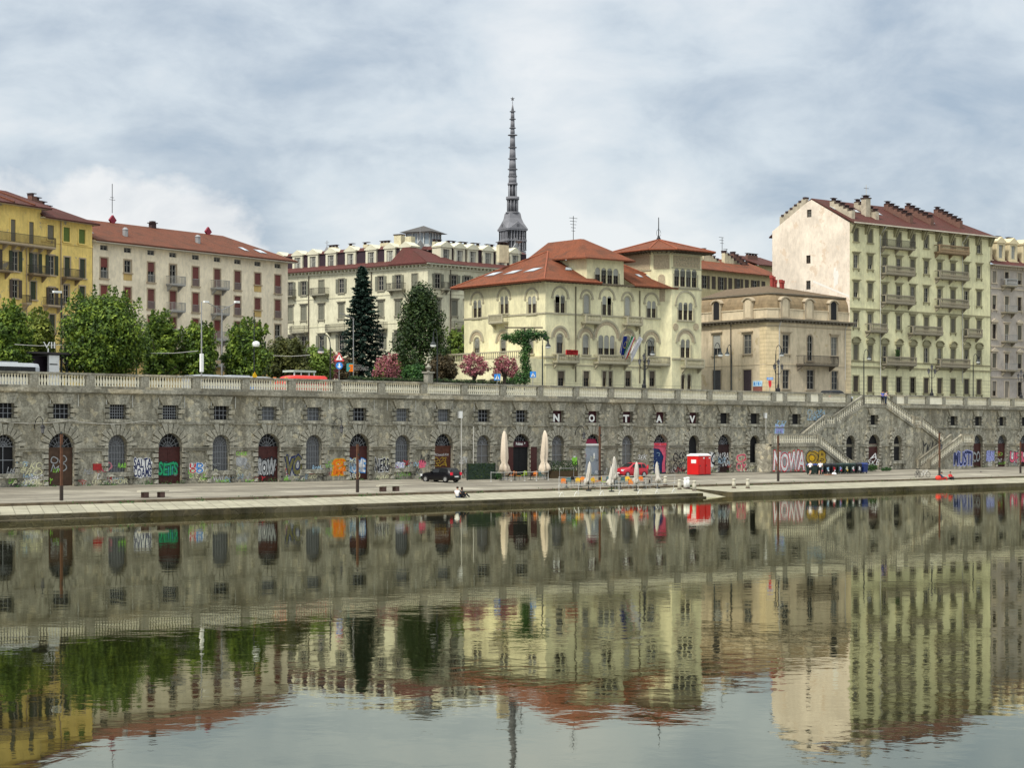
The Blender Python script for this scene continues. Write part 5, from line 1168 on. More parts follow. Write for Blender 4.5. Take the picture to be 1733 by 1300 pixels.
zi, zo = zmt+1.35-ZS, zmt-.08-ZS; V3 = lambda v, z: (v.x, v.y, z)
b.poly([V3(A_[0], zo), V3(A_[1], zo), V3(q1_, zi), V3(i5[0], zi)], 1); b.poly([V3(A_[1], zo), V3(A_[2], zo), V3(q1_, zi)], 1); b.poly([V3(A_[2], zo), V3(A_[3], zo), V3(i5[3], zi-.6), V3(q1_, zi)], 1); b.build('upper_roof', [dkt, mat('brown_grey_roof', (.12, .085, .05), .9, .25, 2)], rf4)
def dormer4(fc, cx, blind=True):
    px = c4(cx, 0)[0]; L_ = H4.inv @ fc.M @ Matrix.Translation((fc.u(px), .1, za_))
    b = MB(); o1, o2 = outline(1.9, 3.05, .55), outline(1.15, 2.55, .6, 10, 0, .25); b.prism(outline(1.9, 2.9, .5), .0, 1.6)
    oo, ii = outline(2.3, 3.1, .5), outline(1.9, 2.9, .5)
    for k in range(2, len(oo)-1): b.prism([oo[k], oo[k+1], ii[k+1], ii[k]], -.2, 1.6)
    b.box(-1.05, 1.05, -.1, .1, 0, .2)
    o = b.build('dormer', beq if 0 else bt, H4, L=L_); b = MB(); b.prism(o2, -.04, 0.001); b.build('window', be if blind else darkv, o)
for fc, cx, bl in ((f4l, 222, False), (f4l, 415, True), (f4r, 650, True), (f4r, 797, True), (f4r, 945, False)): dormer4(fc, cx, bl)
balcony(H4, f4r, f4r.u(c4(712, 0)[0]), f4r.u(c4(925, 0)[0]), f4r.z(*c4(810, 1072)), dkt, iron, False, 1.4, 1.15, nb=2)
b = MB(H4.inv @ f4r.M)
for cx, m_ in ((605, 0), (1008, 0)): u = f4r.u(c4(cx, 0)[0]); b.tube([(u, -.5, zc4-.2), (u, -.14, zc4-1), (u, -.14, ZS+4)], .06, 6)
b.build('drainpipe', mat('pale_pipe', (.45, .44, .40)), H4)
b = MB(H4.inv @ f4l.M); u = f4l.u(c4(317, 0)[0]); b.tube([(u, -.14, zc4-.1), (u, -.14, ZS+2)], .08, 6); b.build('drainpipe', dkt, H4)
b = MB(H4.inv @ f4r.M)
for k, (px, yb) in enumerate(((1352, 480), (1355.5, 482), (1358.5, 487), (1368, 486), (1371, 487))): u = f4r.u(px); b.lathe([(.22, -2.5), (.22, 0), (.3, .1), (.3, .5)], u, 5, 8, 0, ZY(yb, 277)+.3)
b.build('chimney', mat('red_clay_pot', (.30, .05, .04), .8, .15, 4), H4)
# plaques on its wall
b = MB(H4.inv @ f4l.M); p0, p1 = f4l.u(1275), f4l.u(1290.5); b.box(p0, p1, -.08, -.02, f4l.z(1282, 654), f4l.z(1282, 645), 0); b.box(p0, p1, -.08, -.02, f4l.z(1282, 663), f4l.z(1282, 654.5), 1)
for k in range(4): b.box(p0+.2+k*.4, p0+.4+k*.4, -.09, -.081, f4l.z(1282, 652-k % 2*2), f4l.z(1282, 647+k % 2*2), 2)
b.build('wall_plaque', [paint('sky'), mat('brick_plaque', (.22, .08, .06), .8, .3, 6), paint('blue')], H4)

# ---- tall green block with bare gable wall
f5 = fpx(1438, 276, 1676, 296.5); f5g = fpx(1307, 286.3, 1438, 276)
H5 = house('tall_green_block', 'tall pale green apartment block with bare pinkish gable wall and rows of balconies', 'building', f5)
gn = mat('green_plaster', (.75, .715, .445), .85, .06, .8, streak=.4, courses=(.55, 15.0-ZS, .05)); gt = mat('green_grey_trim', (.27, .25, .15), .8, .12, 2, streak=.5); gst = mat('grey_balcony_stone', (.24, .215, .16), .85, .15, 3, streak=.5)
gab = mat('gable_plaster', (.78, .68, .56), .9, .06, .6, blot=.58, blotcol=(.62, .50, .38), bmp=.15, streak=.15)
c5 = lambda x, y: (1400+x/3.61, 320+y/3.61)
ash5 = mat('taupe_shutter', (.13, .12, .085), .7, .12, 3, rnd=.3, lines=.16); dsh5 = mat('brown_ground_shutter', (.055, .04, .028), .7, .15, 3, lines=.16, rnd=.3)
C5 = [175, 262, 350, 437, 522, 605, 687, 768, 850, 927]; rows5 = [(248, 328), (408, 490), (577, 668), (762, 850), (955, 1048), (1145, 1240)]
R5 = random.Random(2)
px0 = c5(262, 0)[0]
for r, (yt, yb) in enumerate(rows5):
    zt_, zb_5 = f5.z(px0, 320+yt/3.61), f5.z(px0, 320+yb/3.61)
    for i, cx in enumerate(C5):
        u = f5.u(c5(cx, 0)[0])
        bal = (r < 3 and i in (2, 3, 6, 7)) or (r == 3 and i in (1, 4, 5, 8)) or (r == 4 and i in (2, 3, 6, 7))
        z0 = zb_5-.35 if bal else zb_5
        k = R5.choice(['win', 'win', 'dark', 'shut', 'half', 'half2']) if r in (1, 2) else R5.choice(['shut', 'shut', 'half', 'half2', 'win'])
        if r == 5: k = 'shut' if i not in (3, 4) else 'win'
        window(H5, f5, u, z0, 1.0 if r < 5 else 1.1, zt_-z0, k, 0, fr_w if r < 5 else fr_b, ash5 if r < 5 else dsh5, gt, 'flat' if r in (0,) else ('seg' if r == 4 else 'bracket' if r == 5 else 'hood'))
    def bl(c0_, c1_, m_=gst, rm=gst, stone=True): balcony(H5, f5, f5.u(c5(c0_, 0)[0]), f5.u(c5(c1_, 0)[0]), zb_5-.4, m_, rm, stone, 1.05, 1.05, nb=3 if c1_-c0_ > 120 else 2)
    if r == 0: bl(322, 505, gst, iron_rail, False); bl(652, 835, mat('brown_balcony', (.20, .14, .08), .8, .2), mat('brown_balcony_rail', (.24, .17, .10), .8, .2), True)
    if r in (1, 2): bl(325, 503); bl(655, 832)
    if r == 3: bl(230, 335); bl(490, 672); bl(826, 915)
    if r == 4: bl(330, 513); bl(658, 840)
ze5 = f5.z(1438, 376)
b = MB(H5.inv @ f5.M); panel(b, 0, f5.len, ZS, ze5, f5.holes, 0, .28); b.poly([(0, .5, ZS), (f5.len, .5, ZS), (f5.len, .5, ze5), (0, .5, ze5)]); b.poly([(f5.len, 0, ZS), (f5.len, 14, ZS), (f5.len, 14, ze5), (f5.len, 0, ze5)]); b.build('wall', gn, H5)
b = MB(H5.inv @ f5.M)
for y, pr_ in ((1055, .12), (1088, .2), (735, .1)): z = f5.z(px0, 320+y/3.61); b.box(0, f5.len, -pr_, .02, z-.1, z+.1)
for k in range(11):
    u = .05+k*(f5.len-.5)/10
    for q_ in (0, .45): b.add([(u+q_, 0, ze5-1.5), (u+q_+.22, 0, ze5-1.5), (u+q_, -.2, ze5-1.4), (u+q_+.22, -.2, ze5-1.4), (u+q_, -.85, ze5-.1), (u+q_+.22, -.85, ze5-.1), (u+q_, 0, ze5), (u+q_+.22, 0, ze5)], [(2, 3, 1, 0), (2, 4, 5, 3), (0, 6, 4, 2), (1, 3, 5, 7), (4, 6, 7, 5)])
b.box(0, f5.len, -.1, .02, ze5-.45, ze5-.3)
b.build('bracket_cornice', gt, H5)
# gable
gl_ = f5g.len; zpk = f5g.z(1372, 337); pkx = f5g.u(1372)
for px, yt, yb in ((1369.6, 354.5, 367.5), (1368, 386, 401), (1368, 432, 446), (1368, 475, 490)): window(H5, f5g, f5g.u(px), f5g.z(px, yb), .8, f5g.z(px, yt)-f5g.z(px, yb), 'win', 0, fr_b, None, None)
zcut = ze5-.3
b = MB(H5.inv @ f5g.M); panel(b, 0, gl_, ZS, zcut, f5g.holes, 0, .25)
hh = [h for h in f5g.holes if h[1] > zcut]; b.prism([(0, zcut), (gl_, zcut), (gl_, ze5), (pkx, zpk), (0, ze5-.2)], 0, .3) if not hh else None
if hh:
    h = hh[0]; x0, x1, t0, t1 = h[0]-.4, h[0]+.4, h[1], h[1]+h[3]; lt = lambda x: ze5-.2+(zpk-ze5+.2)*x/pkx if x < pkx else zpk+(ze5-zpk)*(x-pkx)/(gl_-pkx)
    b.poly([(0, 0, zcut), (x0, 0, zcut), (x0, 0, lt(x0)), (0, 0, ze5-.2)]); b.poly([(x1, 0, zcut), (gl_, 0, zcut), (gl_, 0, ze5), (max(x1, pkx), 0, lt(max(x1, pkx))), (x1, 0, lt(x1))])
    b.poly([(x0, 0, zcut), (x1, 0, zcut), (x1, 0, t0), (x0, 0, t0)]); b.poly([(x0, 0, t1), (x1, 0, t1), (x1, 0, lt(x1)), (x0, 0, lt(x0))])
    b.poly([(0, .35, zcut), (gl_, .35, zcut), (pkx, .35, zpk-.4)])
b.build('gable_wall', gab, H5)
b = MB(H5.inv @ f5g.M); blob(b, f5g.u(1410), f5g.u(1419), f5g.z(1414, 486), f5g.z(1414, 452), -.01, 0, 8, 26, .16); b.poly([(f5g.u(1376), -.012, f5g.z(1376, 478)), (gl_-.1, -.012, f5g.z(1437, 503)), (gl_-.1, -.012, f5g.z(1437, 500)), (f5g.u(1376), -.012, f5g.z(1376, 474))]); b.build('repair_patch', mat('white_render', (.72, .70, .64), .9, .06), H5)
# roof over: ridge parallel to f5 at depth = pk offset
dR = gl_-pkx; Lr5 = f5.len; zrR = zpk+.15
ov_ = .25
rp = [[(-ov_, -.95, ze5-.05), (Lr5+.6, -.95, ze5-.05), (Lr5-5.5, dR, zrR), (-ov_, dR, zrR)], [(-ov_, dR, zrR), (Lr5-5.5, dR, zrR), (Lr5+.6, gl_+1, ze5-.2), (-ov_, gl_+1.2, ze5-.9)], [(Lr5+.6, -.95, ze5-.05), (Lr5+.6, gl_+1, ze5-.2), (Lr5-5.5, dR, zrR)]]
rf5 = roofpoly(H5, f5, rp, tile_dk)
b = MB(H5.inv @ f5.M); b.box(-.1, Lr5+.65, -1.08, -.9, ze5-.16, ze5+.02); b.build('gutter', mat('pale_cornice', (.55, .5, .4)), rf5)
sl = (zrR-ze5)/(dR+.95)
def roof_z(y): return zrR-(abs(y-dR))*sl
for u, y0, n in ((f5.u(1447), 1.2, 5), (f5.u(1494), 1.9, 5), (f5.u(1551), 1.8, 6), (f5.u(1588), 2.0, 6), (f5.u(1636), 1.9, 6)):
    b = MB(H5.inv @ f5.M)
    for i in range(n):
        y = y0+(n-1-i)*.82-.9; z = roof_z(y+.4)
        b.box(u-.35, u+.35, y, y+.825, z-.6, z+.95, 0); b.box(u-.42, u+.42, y+.02, y+.76, z+.95, z+1.02, 1); b.box(u-.3, u+.3, y+.2, y+.55, z+1.02, z+1.3, 1); b.box(u-.45, u+.45, y+.08, y+.72, z+1.3, z+1.38, 1)
    b.build('chimney', chimb if n == 6 else [chim[0], chimb[1]], rf5)
b = MB(H5.inv @ f5.M)
for i in range(6):
    y = dR+1.6+i*.85; z = roof_z(y)+.4; b.box(.3, .9, y, y+.855, z-1.5, z+.55, 0); b.box(.2, 1, y, y+.5, z+.55, z+.8, 1)
b.build('chimney', [chim[0], chimb[1]], rf5)
b = MB(H5.inv @ f5.M); u = f5.u(1486); z = roof_z(2.2); b.box(u-.5, u+.5, 1.8, 2.7, z-.6, z+2.4, 0); b.box(u-.62, u+.62, 1.7, 2.8, z+2.4, z+2.55, 1); b.box(u-.35, u+.35, 2, 2.5, z+2.55, z+2.8, 1); b.box(u-.5, u+.5, 1.85, 2.65, z+2.8, z+2.9, 1); b.tube([(u, 2.2, z+2.9), (u, 2.2, z+4.4)], .04, 4); b.box(u-.5, u+.6, 2.18, 2.22, z+3.9, z+3.95, 1); b.build('chimney', [chim[0], chimb[1]], rf5)
A, B, C = rp[0][0], (Lr5+.6, -.95, ze5-.05), (-ov_, dR, zrR)
for u0, v0 in ((.02, .52), (.155, .5), (.30, .5), (.44, .5), (.62, .35)): sky_on(H5, f5, A, B, C, u0, u0+.035, v0, v0+.13, rf5)
b = MB(H5.inv @ f5.M)
for cx in (320, 822): u = f5.u(c5(cx, 0)[0]); b.tube([(u+.5, -1.0, ze5-.1), (u, -.16, ze5-1.3), (u, -.16, ZS+4)], .065, 6)
b.build('drainpipe', mat('pale_pipe', (.45, .44, .40)), H5)
b = MB(H5.inv @ f5.M); rr = random.Random(9); uu = f5.u(c5(403, 0)[0]); zz_ = f5.z(px0, 320+1048/3.61)
for _ in range(160): b.box(*(lambda x, z, s_: (x-s_, x+s_, -.8-s_, -.8+s_, z-s_, z+s_))(uu+rr.gauss(0, .2), zz_+rr.uniform(0, 1.6), .07))
b.build('potted_plant', leafmat('balcony_plant', (.02, .05, .01), (.04, .09, .02), (.08, .15, .03)), H5)

# ---- grey block at the right edge
f6 = fpx(1676.5, 296.8, 1800, 308); H6 = house('grey_lilac_block', 'grey lilac apartment block with pedimented windows and dormers at the right edge', 'building', f6)
lg_ = mat('lilac_grey_plaster', (.42, .375, .33), .85, .06, .8, streak=.2); lt6 = mat('sand_trim', (.44, .38, .29), .8, .1, 2, streak=.3)
cols6 = [1681.9, 1703, 1724.7, 1747, 1770, 1790]; rows6 = [(500, 572), (650, 735), (825, 915), (1005, 1092), (1175, 1265)]
for r, (yt, yb) in enumerate(rows6):
    z1_, z0_ = f6.z(1682, 320+yt/3.61), f6.z(1682, 320+yb/3.61)
    for i, px in enumerate(cols6):
        k = ['shut', 'win', 'half'][(r*2+i) % 3]; tr_ = 'flat' if r in (0, 4) else ('pedi' if r in (2, 3) and i % 2 == 0 else ('hood' if r != 1 else 'bracket'))
        window(H6, f6, f6.u(px)+.1, z0_-(.3 if i % 2 else 0), .95, z1_-z0_+(.3 if i % 2 else 0), k, 0, fr_b, mat('sand_shutter', (.27, .24, .19), .7, .1, 3, lines=.16, rnd=.3) if r in (0, 4) else ash5, lt6, tr_)
        if i % 2 and r < 4: balcony(H6, f6, f6.u(px)-1.3, f6.u(px)+1.5, z0_-.3, gst, mat('grey_rail', (.27, .27, .26), .7, .1), r == 0, 1.0, 1.0)
ze6 = f6.z(1677, 449); 
b = MB(H6.inv @ f6.M); panel(b, 0, f6.len, ZS, ze6, f6.holes, 0, .25); b.poly([(0, .5, ZS), (f6.len, .5, ZS), (f6.len, .5, ze6), (0, .5, ze6)]); b.build('wall', lg_, H6)
b = MB(H6.inv @ f6.M)
for yy in (605, 960, 1105, 1150): z = f6.z(1682, 320+yy/3.61); b.box(0, f6.len, -.12, .02, z-.1, z+.1)
b.box(0, f6.len, -.8, .1, ze6-.05, ze6+.15)
for k in range(28): b.box(.1+k*.42, .28+k*.42, -.5, .02, ze6-.45, ze6-.1)
b.build('cornice', lt6, H6)
b = MB(H6.inv @ f6.M); b.add([(-.5, -.9, ze6+.15), (f6.len, -.9, ze6+.15), (f6.len, 1.4, ze6+1.2), (-.5, 1.4, ze6+1.2), (f6.len, 2.4, ze6+4.0), (-.5, 2.4, ze6+4.0), (f6.len, 7, ze6+4.5), (-.5, 7, ze6+4.5)], [(0, 1, 2, 3), (3, 2, 4, 5), (5, 4, 6, 7), (0, 3, 5, 7)]); rf6 = b.build('roof', tile_ms, H6)
dme6 = dormer_mesh(H6, mat('yellow_dormer', (.58, .5, .32), .8, .08, 2, streak=.3), 1.9, 2.7, mat('dormer_glass', (.35, .38, .40), .2, .1))
for px in (1678.5, 1700, 1721, 1743, 1765): dormer(H6, f6, px+1.5, ze6+1.0, dme6, .9)
for px in (1690, 1717, 1737): smallchim(H6, f6, px, 3, ze6+3.8, [chim[0], chimb[1]], 1.0, .9, 2)
smallchim(H6, f6, 1683, 5, ze6+4.8, [mat('white_render', (.72, .70, .64)), chimb[1]], 1.4, 1.1, 1)

# ---- ochre house with orange roof seen far back, and filler blocks behind
f7 = fpx(1150, 325, 1312, 345); H7 = house('ochre_back_house', 'distant ochre house with orange tiled roof and stepped chimneys behind the beige corner house', 'house', f7)
z7 = f7.z(1187, 455.5)
for px in (1193, 1208, 1222, 1236, 1250, 1264, 1278, 1292): window(H7, f7, f7.u(px), z7-3.2, 1.2, 2.2, 'open' if int(px) % 4 else 'shut', 0, fr_w, bsh, None)
b = MB(H7.inv @ f7.M); panel(b, 0, f7.len, ZS, z7, f7.holes, 0, .2); b.build('wall', mat('ochre_back_plaster', (.58, .49, .27), .85, .1, 1), H7)
rf7 = roofpoly(H7, f7, [[(-1, -1, z7), (f7.len+1, -1, z7), (f7.len+1, 7, z7+3.1), (-1, 7, z7+3.1)]], tile_or)
for px, n, m_ in ((1203, 4, chimy), (1227, 5, chimy), (1262, 6, chimy), (1277, 5, chimb)):
    b = MB(H7.inv @ f7.M); u = f7.u(px)
    for i in range(n): x = u+i*.9; z = z7+3.9-.38*i; b.box(x, x+.905, 4.5, 5.2, z-2.5, z, 0); b.box(x, x+.4, 4.4, 5.3, z, z+.35, 1); b.box(x-.08, x+.6, 4.4, 5.3, z+.35, z+.45, 1)
    b.build('chimney', m_, rf7)
for px, y0, y1 in ((1269, 440, 402), (1276, 438, 422)):
    u = f7.u(px); b = MB(H7.inv @ f7.M); z1 = f7.z(px, y1)+.5; b.tube([(u, 6, z7+2), (u, 6, z1)], .05, 5)
    for k in range(3): b.box(u-.9+.2*k, u+.5, 5.97, 6.03, z1-.1-k*.5, z1-.04-k*.5)
    b.build('antenna', iron, rf7)
f8 = fpx(1284, 360, 1330, 366); H8 = house('brown_back_house', 'distant brown-roofed house end beside the bare gable', 'house', f8); z8 = f8.z(1300, 450)
b = MB(H8.inv @ f8.M); b.box(0, f8.len, 0, 8, ZS, z8); b.build('wall', mat('ochre_back_plaster', (.58, .49, .27)), H8)
rf8 = roofpoly(H8, f8, [[(-1, -1, z8), (f8.len, -1, z8), (f8.len, 6, z8+2.3), (-1, 6, z8+2.3)]], tile_dk); smallchim(H8, f8, 1296, 3, z8+1.5, chimb, 3, .6, 4)
# ================================================================ TREES AND PLANTS
LG = leafmat('plane_leaves', (.015, .032, .007), (.07, .125, .014), (.25, .33, .04))
LY = leafmat('yellowing_leaves', (.05, .07, .012), (.12, .16, .02), (.26, .29, .05))
LO = leafmat('olive_leaves', (.03, .038, .01), (.075, .085, .02), (.15, .15, .04))
LB = leafmat('bright_leaves', (.06, .10, .015), (.13, .20, .03), (.28, .36, .07))
LC = leafmat('spruce_needles', (.006, .017, .012), (.014, .035, .024), (.035, .07, .045))
LM = leafmat('magnolia_leaves', (.008, .020, .006), (.024, .050, .012), (.07, .105, .025))
LP = leafmat('pink_blossom', (.05, .07, .02), (.30, .09, .10), (.52, .20, .24))
LR = leafmat('brown_green_leaves', (.03, .025, .01), (.06, .045, .02), (.10, .07, .03))
LI = leafmat('ivy_leaves', (.012, .04, .012), (.03, .09, .02), (.09, .19, .04))
bark = mat('bark', (.075, .06, .045), .9, .3, 5, bmp=.4)
def leafquad(b, p, nrm, s_, rr):
    a = Vector((rr.gauss(0, 1), rr.gauss(0, 1), rr.gauss(0, 1)))
    n = (nrm+a*.55).normalized(); t = n.cross(Vector((rr.gauss(0, 1), rr.gauss(0, 1), rr.gauss(0, 1)))).normalized(); q = n.cross(t)
    k = len(b.v); l = s_*rr.uniform(.6, 1.25); w_ = l*.55
    b.v += [p-t*l*.5, p+q*w_*.5, p+t*l*.5, p-q*w_*.5]; b.f.append((k, k+1, k+2, k+3)); b.m.append(0)
def lobe(b, c, r, n, s_, rr, squash=1):
    for _ in range(n):
        d = Vector((rr.gauss(0, 1), rr.gauss(0, 1), rr.gauss(0, 1))).normalized(); k = rr.random()**.38
        k *= 1+.22*math.sin(5*d.x+c[0])*math.sin(4*d.y+c[1]*2)*math.cos(5*d.z)
        p = Vector((c[0]+d.x*r*k, c[1]+d.y*r*k, c[2]+d.z*r*k*squash)); leafquad(b, p, (d+Vector((0, 0, .5))), s_, rr)
def tree(px, n, ytop, hw, yb, lm, label, seed, dens=1.0, D=None, name='street_tree', group='trees along the embankment street', spikes=14):
    D = D or DP(px, n); m_ = F/D; h = (HY-ytop)/m_+CH-ZS; r = hw/m_*(1.15 if name == 'street_tree' else 1.25); zc0 = max(1.3, (HY-yb)/m_+CH-ZS-(1.2 if name == 'street_tree' else .2)); rr = random.Random(seed)
    T = Thing(name, label, 'tree', TR(P(px, D, ZS), rr.random()*6), group)
    b = MB(); b.tube([(0, 0, -.2), (.05, .03, zc0*.6), (0, .1, zc0+.3), (.1, 0, h*.72)], [.30, .22, .19, .07], 8); tips = []
    for i in range(9):
        a = i*2.4+rr.random(); z0 = zc0*rr.uniform(.75, 1.1); L_ = r*rr.uniform(.55, .9); z1 = rr.uniform(zc0+.3, h*.82)
        b.tube([(0, 0, z0), (math.cos(a)*L_*.5, math.sin(a)*L_*.5, (z0+z1)/2+.3), (math.cos(a)*L_, math.sin(a)*L_, z1)], [.13, .08, .03], 5)
    b.build('trunk', bark, T)
    c = MB(); ch = h-zc0; nl_ = int(30*max(1, dens**.6)) if name == 'street_tree' else 22
    for i in range(nl_):
        a = i*2.39996; f = (i+.5)/nl_; zz_ = zc0+ch*(.10+.72*f); env = math.sin(math.pi*min(1, (.16+.78*f)))**.6
        sm_ = name == 'crape_myrtle'; k = rr.uniform(.3, 1.0 if sm_ else .74)*r*env; rl = min(r*.40, ch*.26)*rr.uniform(.6, .95 if sm_ else 1.15)
        lobe(c, (math.cos(a)*k, math.sin(a)*k, zz_), rl, int((430 if dens > .4 else 330)*dens**.6 if dens > 1 else (430 if dens > .4 else 330)*dens), .36 if dens > .4 else .26, rr, .85)
    for i in range(int(spikes)):
        a = rr.random()*6.28; k = r*rr.random()**.5*.75; x, y = math.cos(a)*k, math.sin(a)*k; z = zc0+ch*(.86-.25*(k/r)**2)
        for j in range(int(46*min(1, dens))):
            f = rr.random(); leafquad(c, Vector((x+rr.gauss(0, .2*(1.2-f)), y+rr.gauss(0, .2*(1.2-f)), z+f*ch*.18)), Vector((rr.gauss(0, 1), rr.gauss(0, 1), .6)), .32, rr)
    c.build('crown', lm, T); return T
tree(14, 152, 508, 38, 620, LG, 'green street tree cut by the left edge of the photo', 1, 1)
tree(66, 160, 524, 36, 622, LY, 'yellow-green street tree between the edge tree and the biggest tree', 2, .8)
tree(172, 153, 488, 78, 622, LG, 'biggest bushy street tree, in front of the yellow house and the cream block', 4, 2.2)
tree(272, 156, 526, 36, 628, LG, 'mid green street tree right of the biggest tree', 5, 1)
tree(337, 155, 544, 38, 628, LG, 'round dark green tree behind the white lamp pole', 6, .9)
tree(418, 154, 540, 43, 628, LG, 'street tree with white globe lamp in front', 7, 1)
tree(488, 160, 570, 40, 630, LO, 'olive-brown street tree left of the red van', 8, .9)
tree(536, 166, 584, 30, 630, LB, 'small bright green tree above the red van', 9, .6, spikes=6)
tree(772, 0, 547, 20, 640, LB, 'bright yellow-green tree between the dark magnolia and the villa', 10, .7, D=268, name='garden_tree', group='garden trees', spikes=6)
tree(655, 0, 608, 26, 640, LB, 'light green shrub tree behind the round pink crape myrtle', 11, .5, D=252, name='garden_tree', group='garden trees', spikes=4)
tree(748, 0, 600, 28, 645, LR, 'brownish bush beneath the dark magnolia', 12, .6, D=235, name='garden_tree', group='garden trees', spikes=3)
tree(583, 0, 604, 22, 640, LR, 'brownish bush behind the triangular warning sign', 13, .5, D=235, name='garden_tree', group='garden trees', spikes=3)
tree(700, 0, 616, 24, 648, LI, 'low green bush between the pink crape myrtle and stone pillar', 23, .5, D=228, name='garden_tree', group='garden trees', spikes=3)
for px, yt, hw, yb, D, lb, sd_ in ((555, 591, 20, 640, 222, 'pink crape myrtle just left of the triangular warning sign', 14), (657, 596, 22, 640, 224, 'round pink crape myrtle between the two dark evergreens', 15), (803, 598, 20, 634, 226, 'pink crape myrtle in front of the villa terrace, left of the pair', 16), (854, 603, 20, 636, 226, 'pink crape myrtle beside the ivy column, right of the pair', 17)):
    tree(px, 0, yt, hw, yb, LP, lb, sd_, .32, D=D, name='crape_myrtle', group='pink crape myrtles', spikes=5)
# spruce
T = Thing('spruce', 'tall narrow dark spruce in front of the pale mansard palace', 'tree', TR(P(613, 262, ZS)))
b = MB(); b.tube([(0, 0, -.2), (0, 0, 18)], [.32, .05], 8); b.build('trunk', bark, T)
c = MB(); rr = random.Random(21); H = (740-450)/3300*262+CH-ZS
for i in range(260):
    f = i/260; z = .9+(H-1.2)*f; R_ = (4.3*(1-f)**.75+.15)*(.6+.6*rr.random()); a = i*2.4+rr.random()*.4
    for j in range(105):
        k = rr.random()**.6; p = Vector((math.cos(a)*R_*k+rr.gauss(0, .16), math.sin(a)*R_*k+rr.gauss(0, .16), z-.55*k*k*R_*.5+.35*k**4+rr.gauss(0, .08)))
        leafquad(c, p, Vector((math.cos(a)*.3, math.sin(a)*.3, 1)), .42, rr)
c.build('crown', LC, T)
T = Thing('magnolia_tree', 'large dense dark evergreen magnolia beside the villa', 'tree', TR(P(712, 255, ZS)))
b = MB(); b.tube([(0, 0, -.2), (0, 0, 13)], [.4, .1], 8)
b.build('trunk', bark, T); c = MB(); H = (740-476)/3300*255+CH-ZS
for i in range(46):
    f = (i+.5)/46; a = i*2.4; R_ = 5.4*(1-f)**.5*(1 if f > .12 else .8+f); z = 1.3+(H-2.6)*f; k = R_*rr.uniform(.55, .82)
    lobe(c, (math.cos(a)*k, math.sin(a)*k, z), rr.uniform(1.2, 1.7), 430, .4, rr, 1)
lobe(c, (0, 0, H-1.1), 1.0, 260, .34, rr, 1.1); c.build('crown', LM, T)
# ivy arbour on the terrace corner
T = Thing('ivy_arbour', 'ivy grown over an arbour and column at the corner of the villa terrace', 'climbing plant', TR(P(888, 238, ZS)))
b = MB(); b.tube([(0, 0, 0), (0, 0, 9.3)], .12, 6); b.box(-2.4, 2.2, -.08, .08, 9.2, 9.35); b.build('post', bark, T)
c = MB(); k_ = 238/3300
for (px, y, r, n) in [(855, 570, .55, 260), (866, 571, .6, 300), (877, 567, .8, 420), (888, 566, .9, 480), (899, 566, .85, 420), (910, 568, .7, 320), (921, 566, .55, 240), (925, 572, .4, 120), (870, 578, .4, 130), (880, 578, .55, 200)]+[(889+1.5*math.sin(i), 578+i*6.4, .62+.02*i, 230) for i in range(11)]+[(872, 636, 1.0, 380), (880, 642, 1.2, 420), (868, 645, 1.0, 330), (861, 650, .8, 240)]:
    lobe(c, ((px-888)*k_, rr.uniform(-.2, .2), (740-y)*k_+CH-ZS), r, n, .26, rr)
c.build('ivy', LI, T)
def hedge(px0, px1, D0, D1, y0, name, label, m_, dens=60, dep=.8, zb=ZS, s_=.24):
    A_, B_ = P(px0, D0), P(px1, D1); fc = Fac(A_, B_); T = Thing(name, label, 'hedge', TR(Vector((A_.x, A_.y, zb)), fc.ang)); rr = random.Random(int(px0)); c = MB(); h = ZY(y0, (D0+D1)/2)-zb
    for _ in range(int(dens*fc.len*h)):
        q = Vector((rr.uniform(0, fc.len), rr.choice((-1, -1, 1))*dep/2+rr.gauss(0, .1), rr.uniform(0, h+rr.gauss(0, .08)))) if rr.random() < .7 else Vector((rr.uniform(0, fc.len), rr.uniform(-dep/2, dep/2), h+rr.gauss(0, .08)))
        leafquad(c, q, Vector((0, -1, .5)), s_, rr)
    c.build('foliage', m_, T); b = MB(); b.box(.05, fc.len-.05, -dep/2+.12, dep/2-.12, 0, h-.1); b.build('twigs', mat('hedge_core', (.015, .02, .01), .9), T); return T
hedge(590, 722, 206, 216, 641, 'hedge', 'clipped dark hedge behind the balustrade, left of the stone pillar', LM); hedge(729, 868, 217, 228, 645, 'hedge', 'clipped dark hedge behind the balustrade, right of the stone pillar', LM)
# ================================================================ STREET LEVEL
def sfr(px, n, z=ZS+.13, a=0): return TR(W(S(px, n), n, z), math.pi/4+a)     # frame with x along the embankment
def lm(px, n): return F/DP(px, n)
dkp = mat('dark_painted_pole', (.03, .035, .035), .5, .1, 3, .3)
def arc_lamp(px, n, ya, bx, by, label, two=False):
    D = DP(px, n); h = ZY(ya, D)-ZS-.13; dx = (bx-px)/F*D*1.15; hb = ZY(by, D)-ZS-.13
    T = Thing('street_lamp', label, 'street lamp', sfr(px, n), 'curved-neck street lamps')
    b = MB(); b.lathe([(.14, 0), (.14, .5), (.08, .7), (.07, h-1.2)], 0, 0, 8); b.tube([(0, 0, h-1.25)]+[(dx/2-dx/2*math.cos(a), 0, h-1.1+1.1*math.sin(a)) for a in [math.pi*i/8 for i in range(9)]]+[(dx, 0, hb+.75)], .045, 6); b.build('pole', dkp, T)
    b = MB(); b.lathe([(.05, .8), (.09, .75), (.12, .35), (.3, .1), (.34, 0)], dx, 0, 10, 0, hb); b.build('lamp_shade', dkp, T)
    b = MB(); b.lathe([(.32, 0), (.28, -.16), (.1, -.24)], dx, 0, 10, 0, hb-.003); b.build('bulb_glass', lamp_g, T); return T
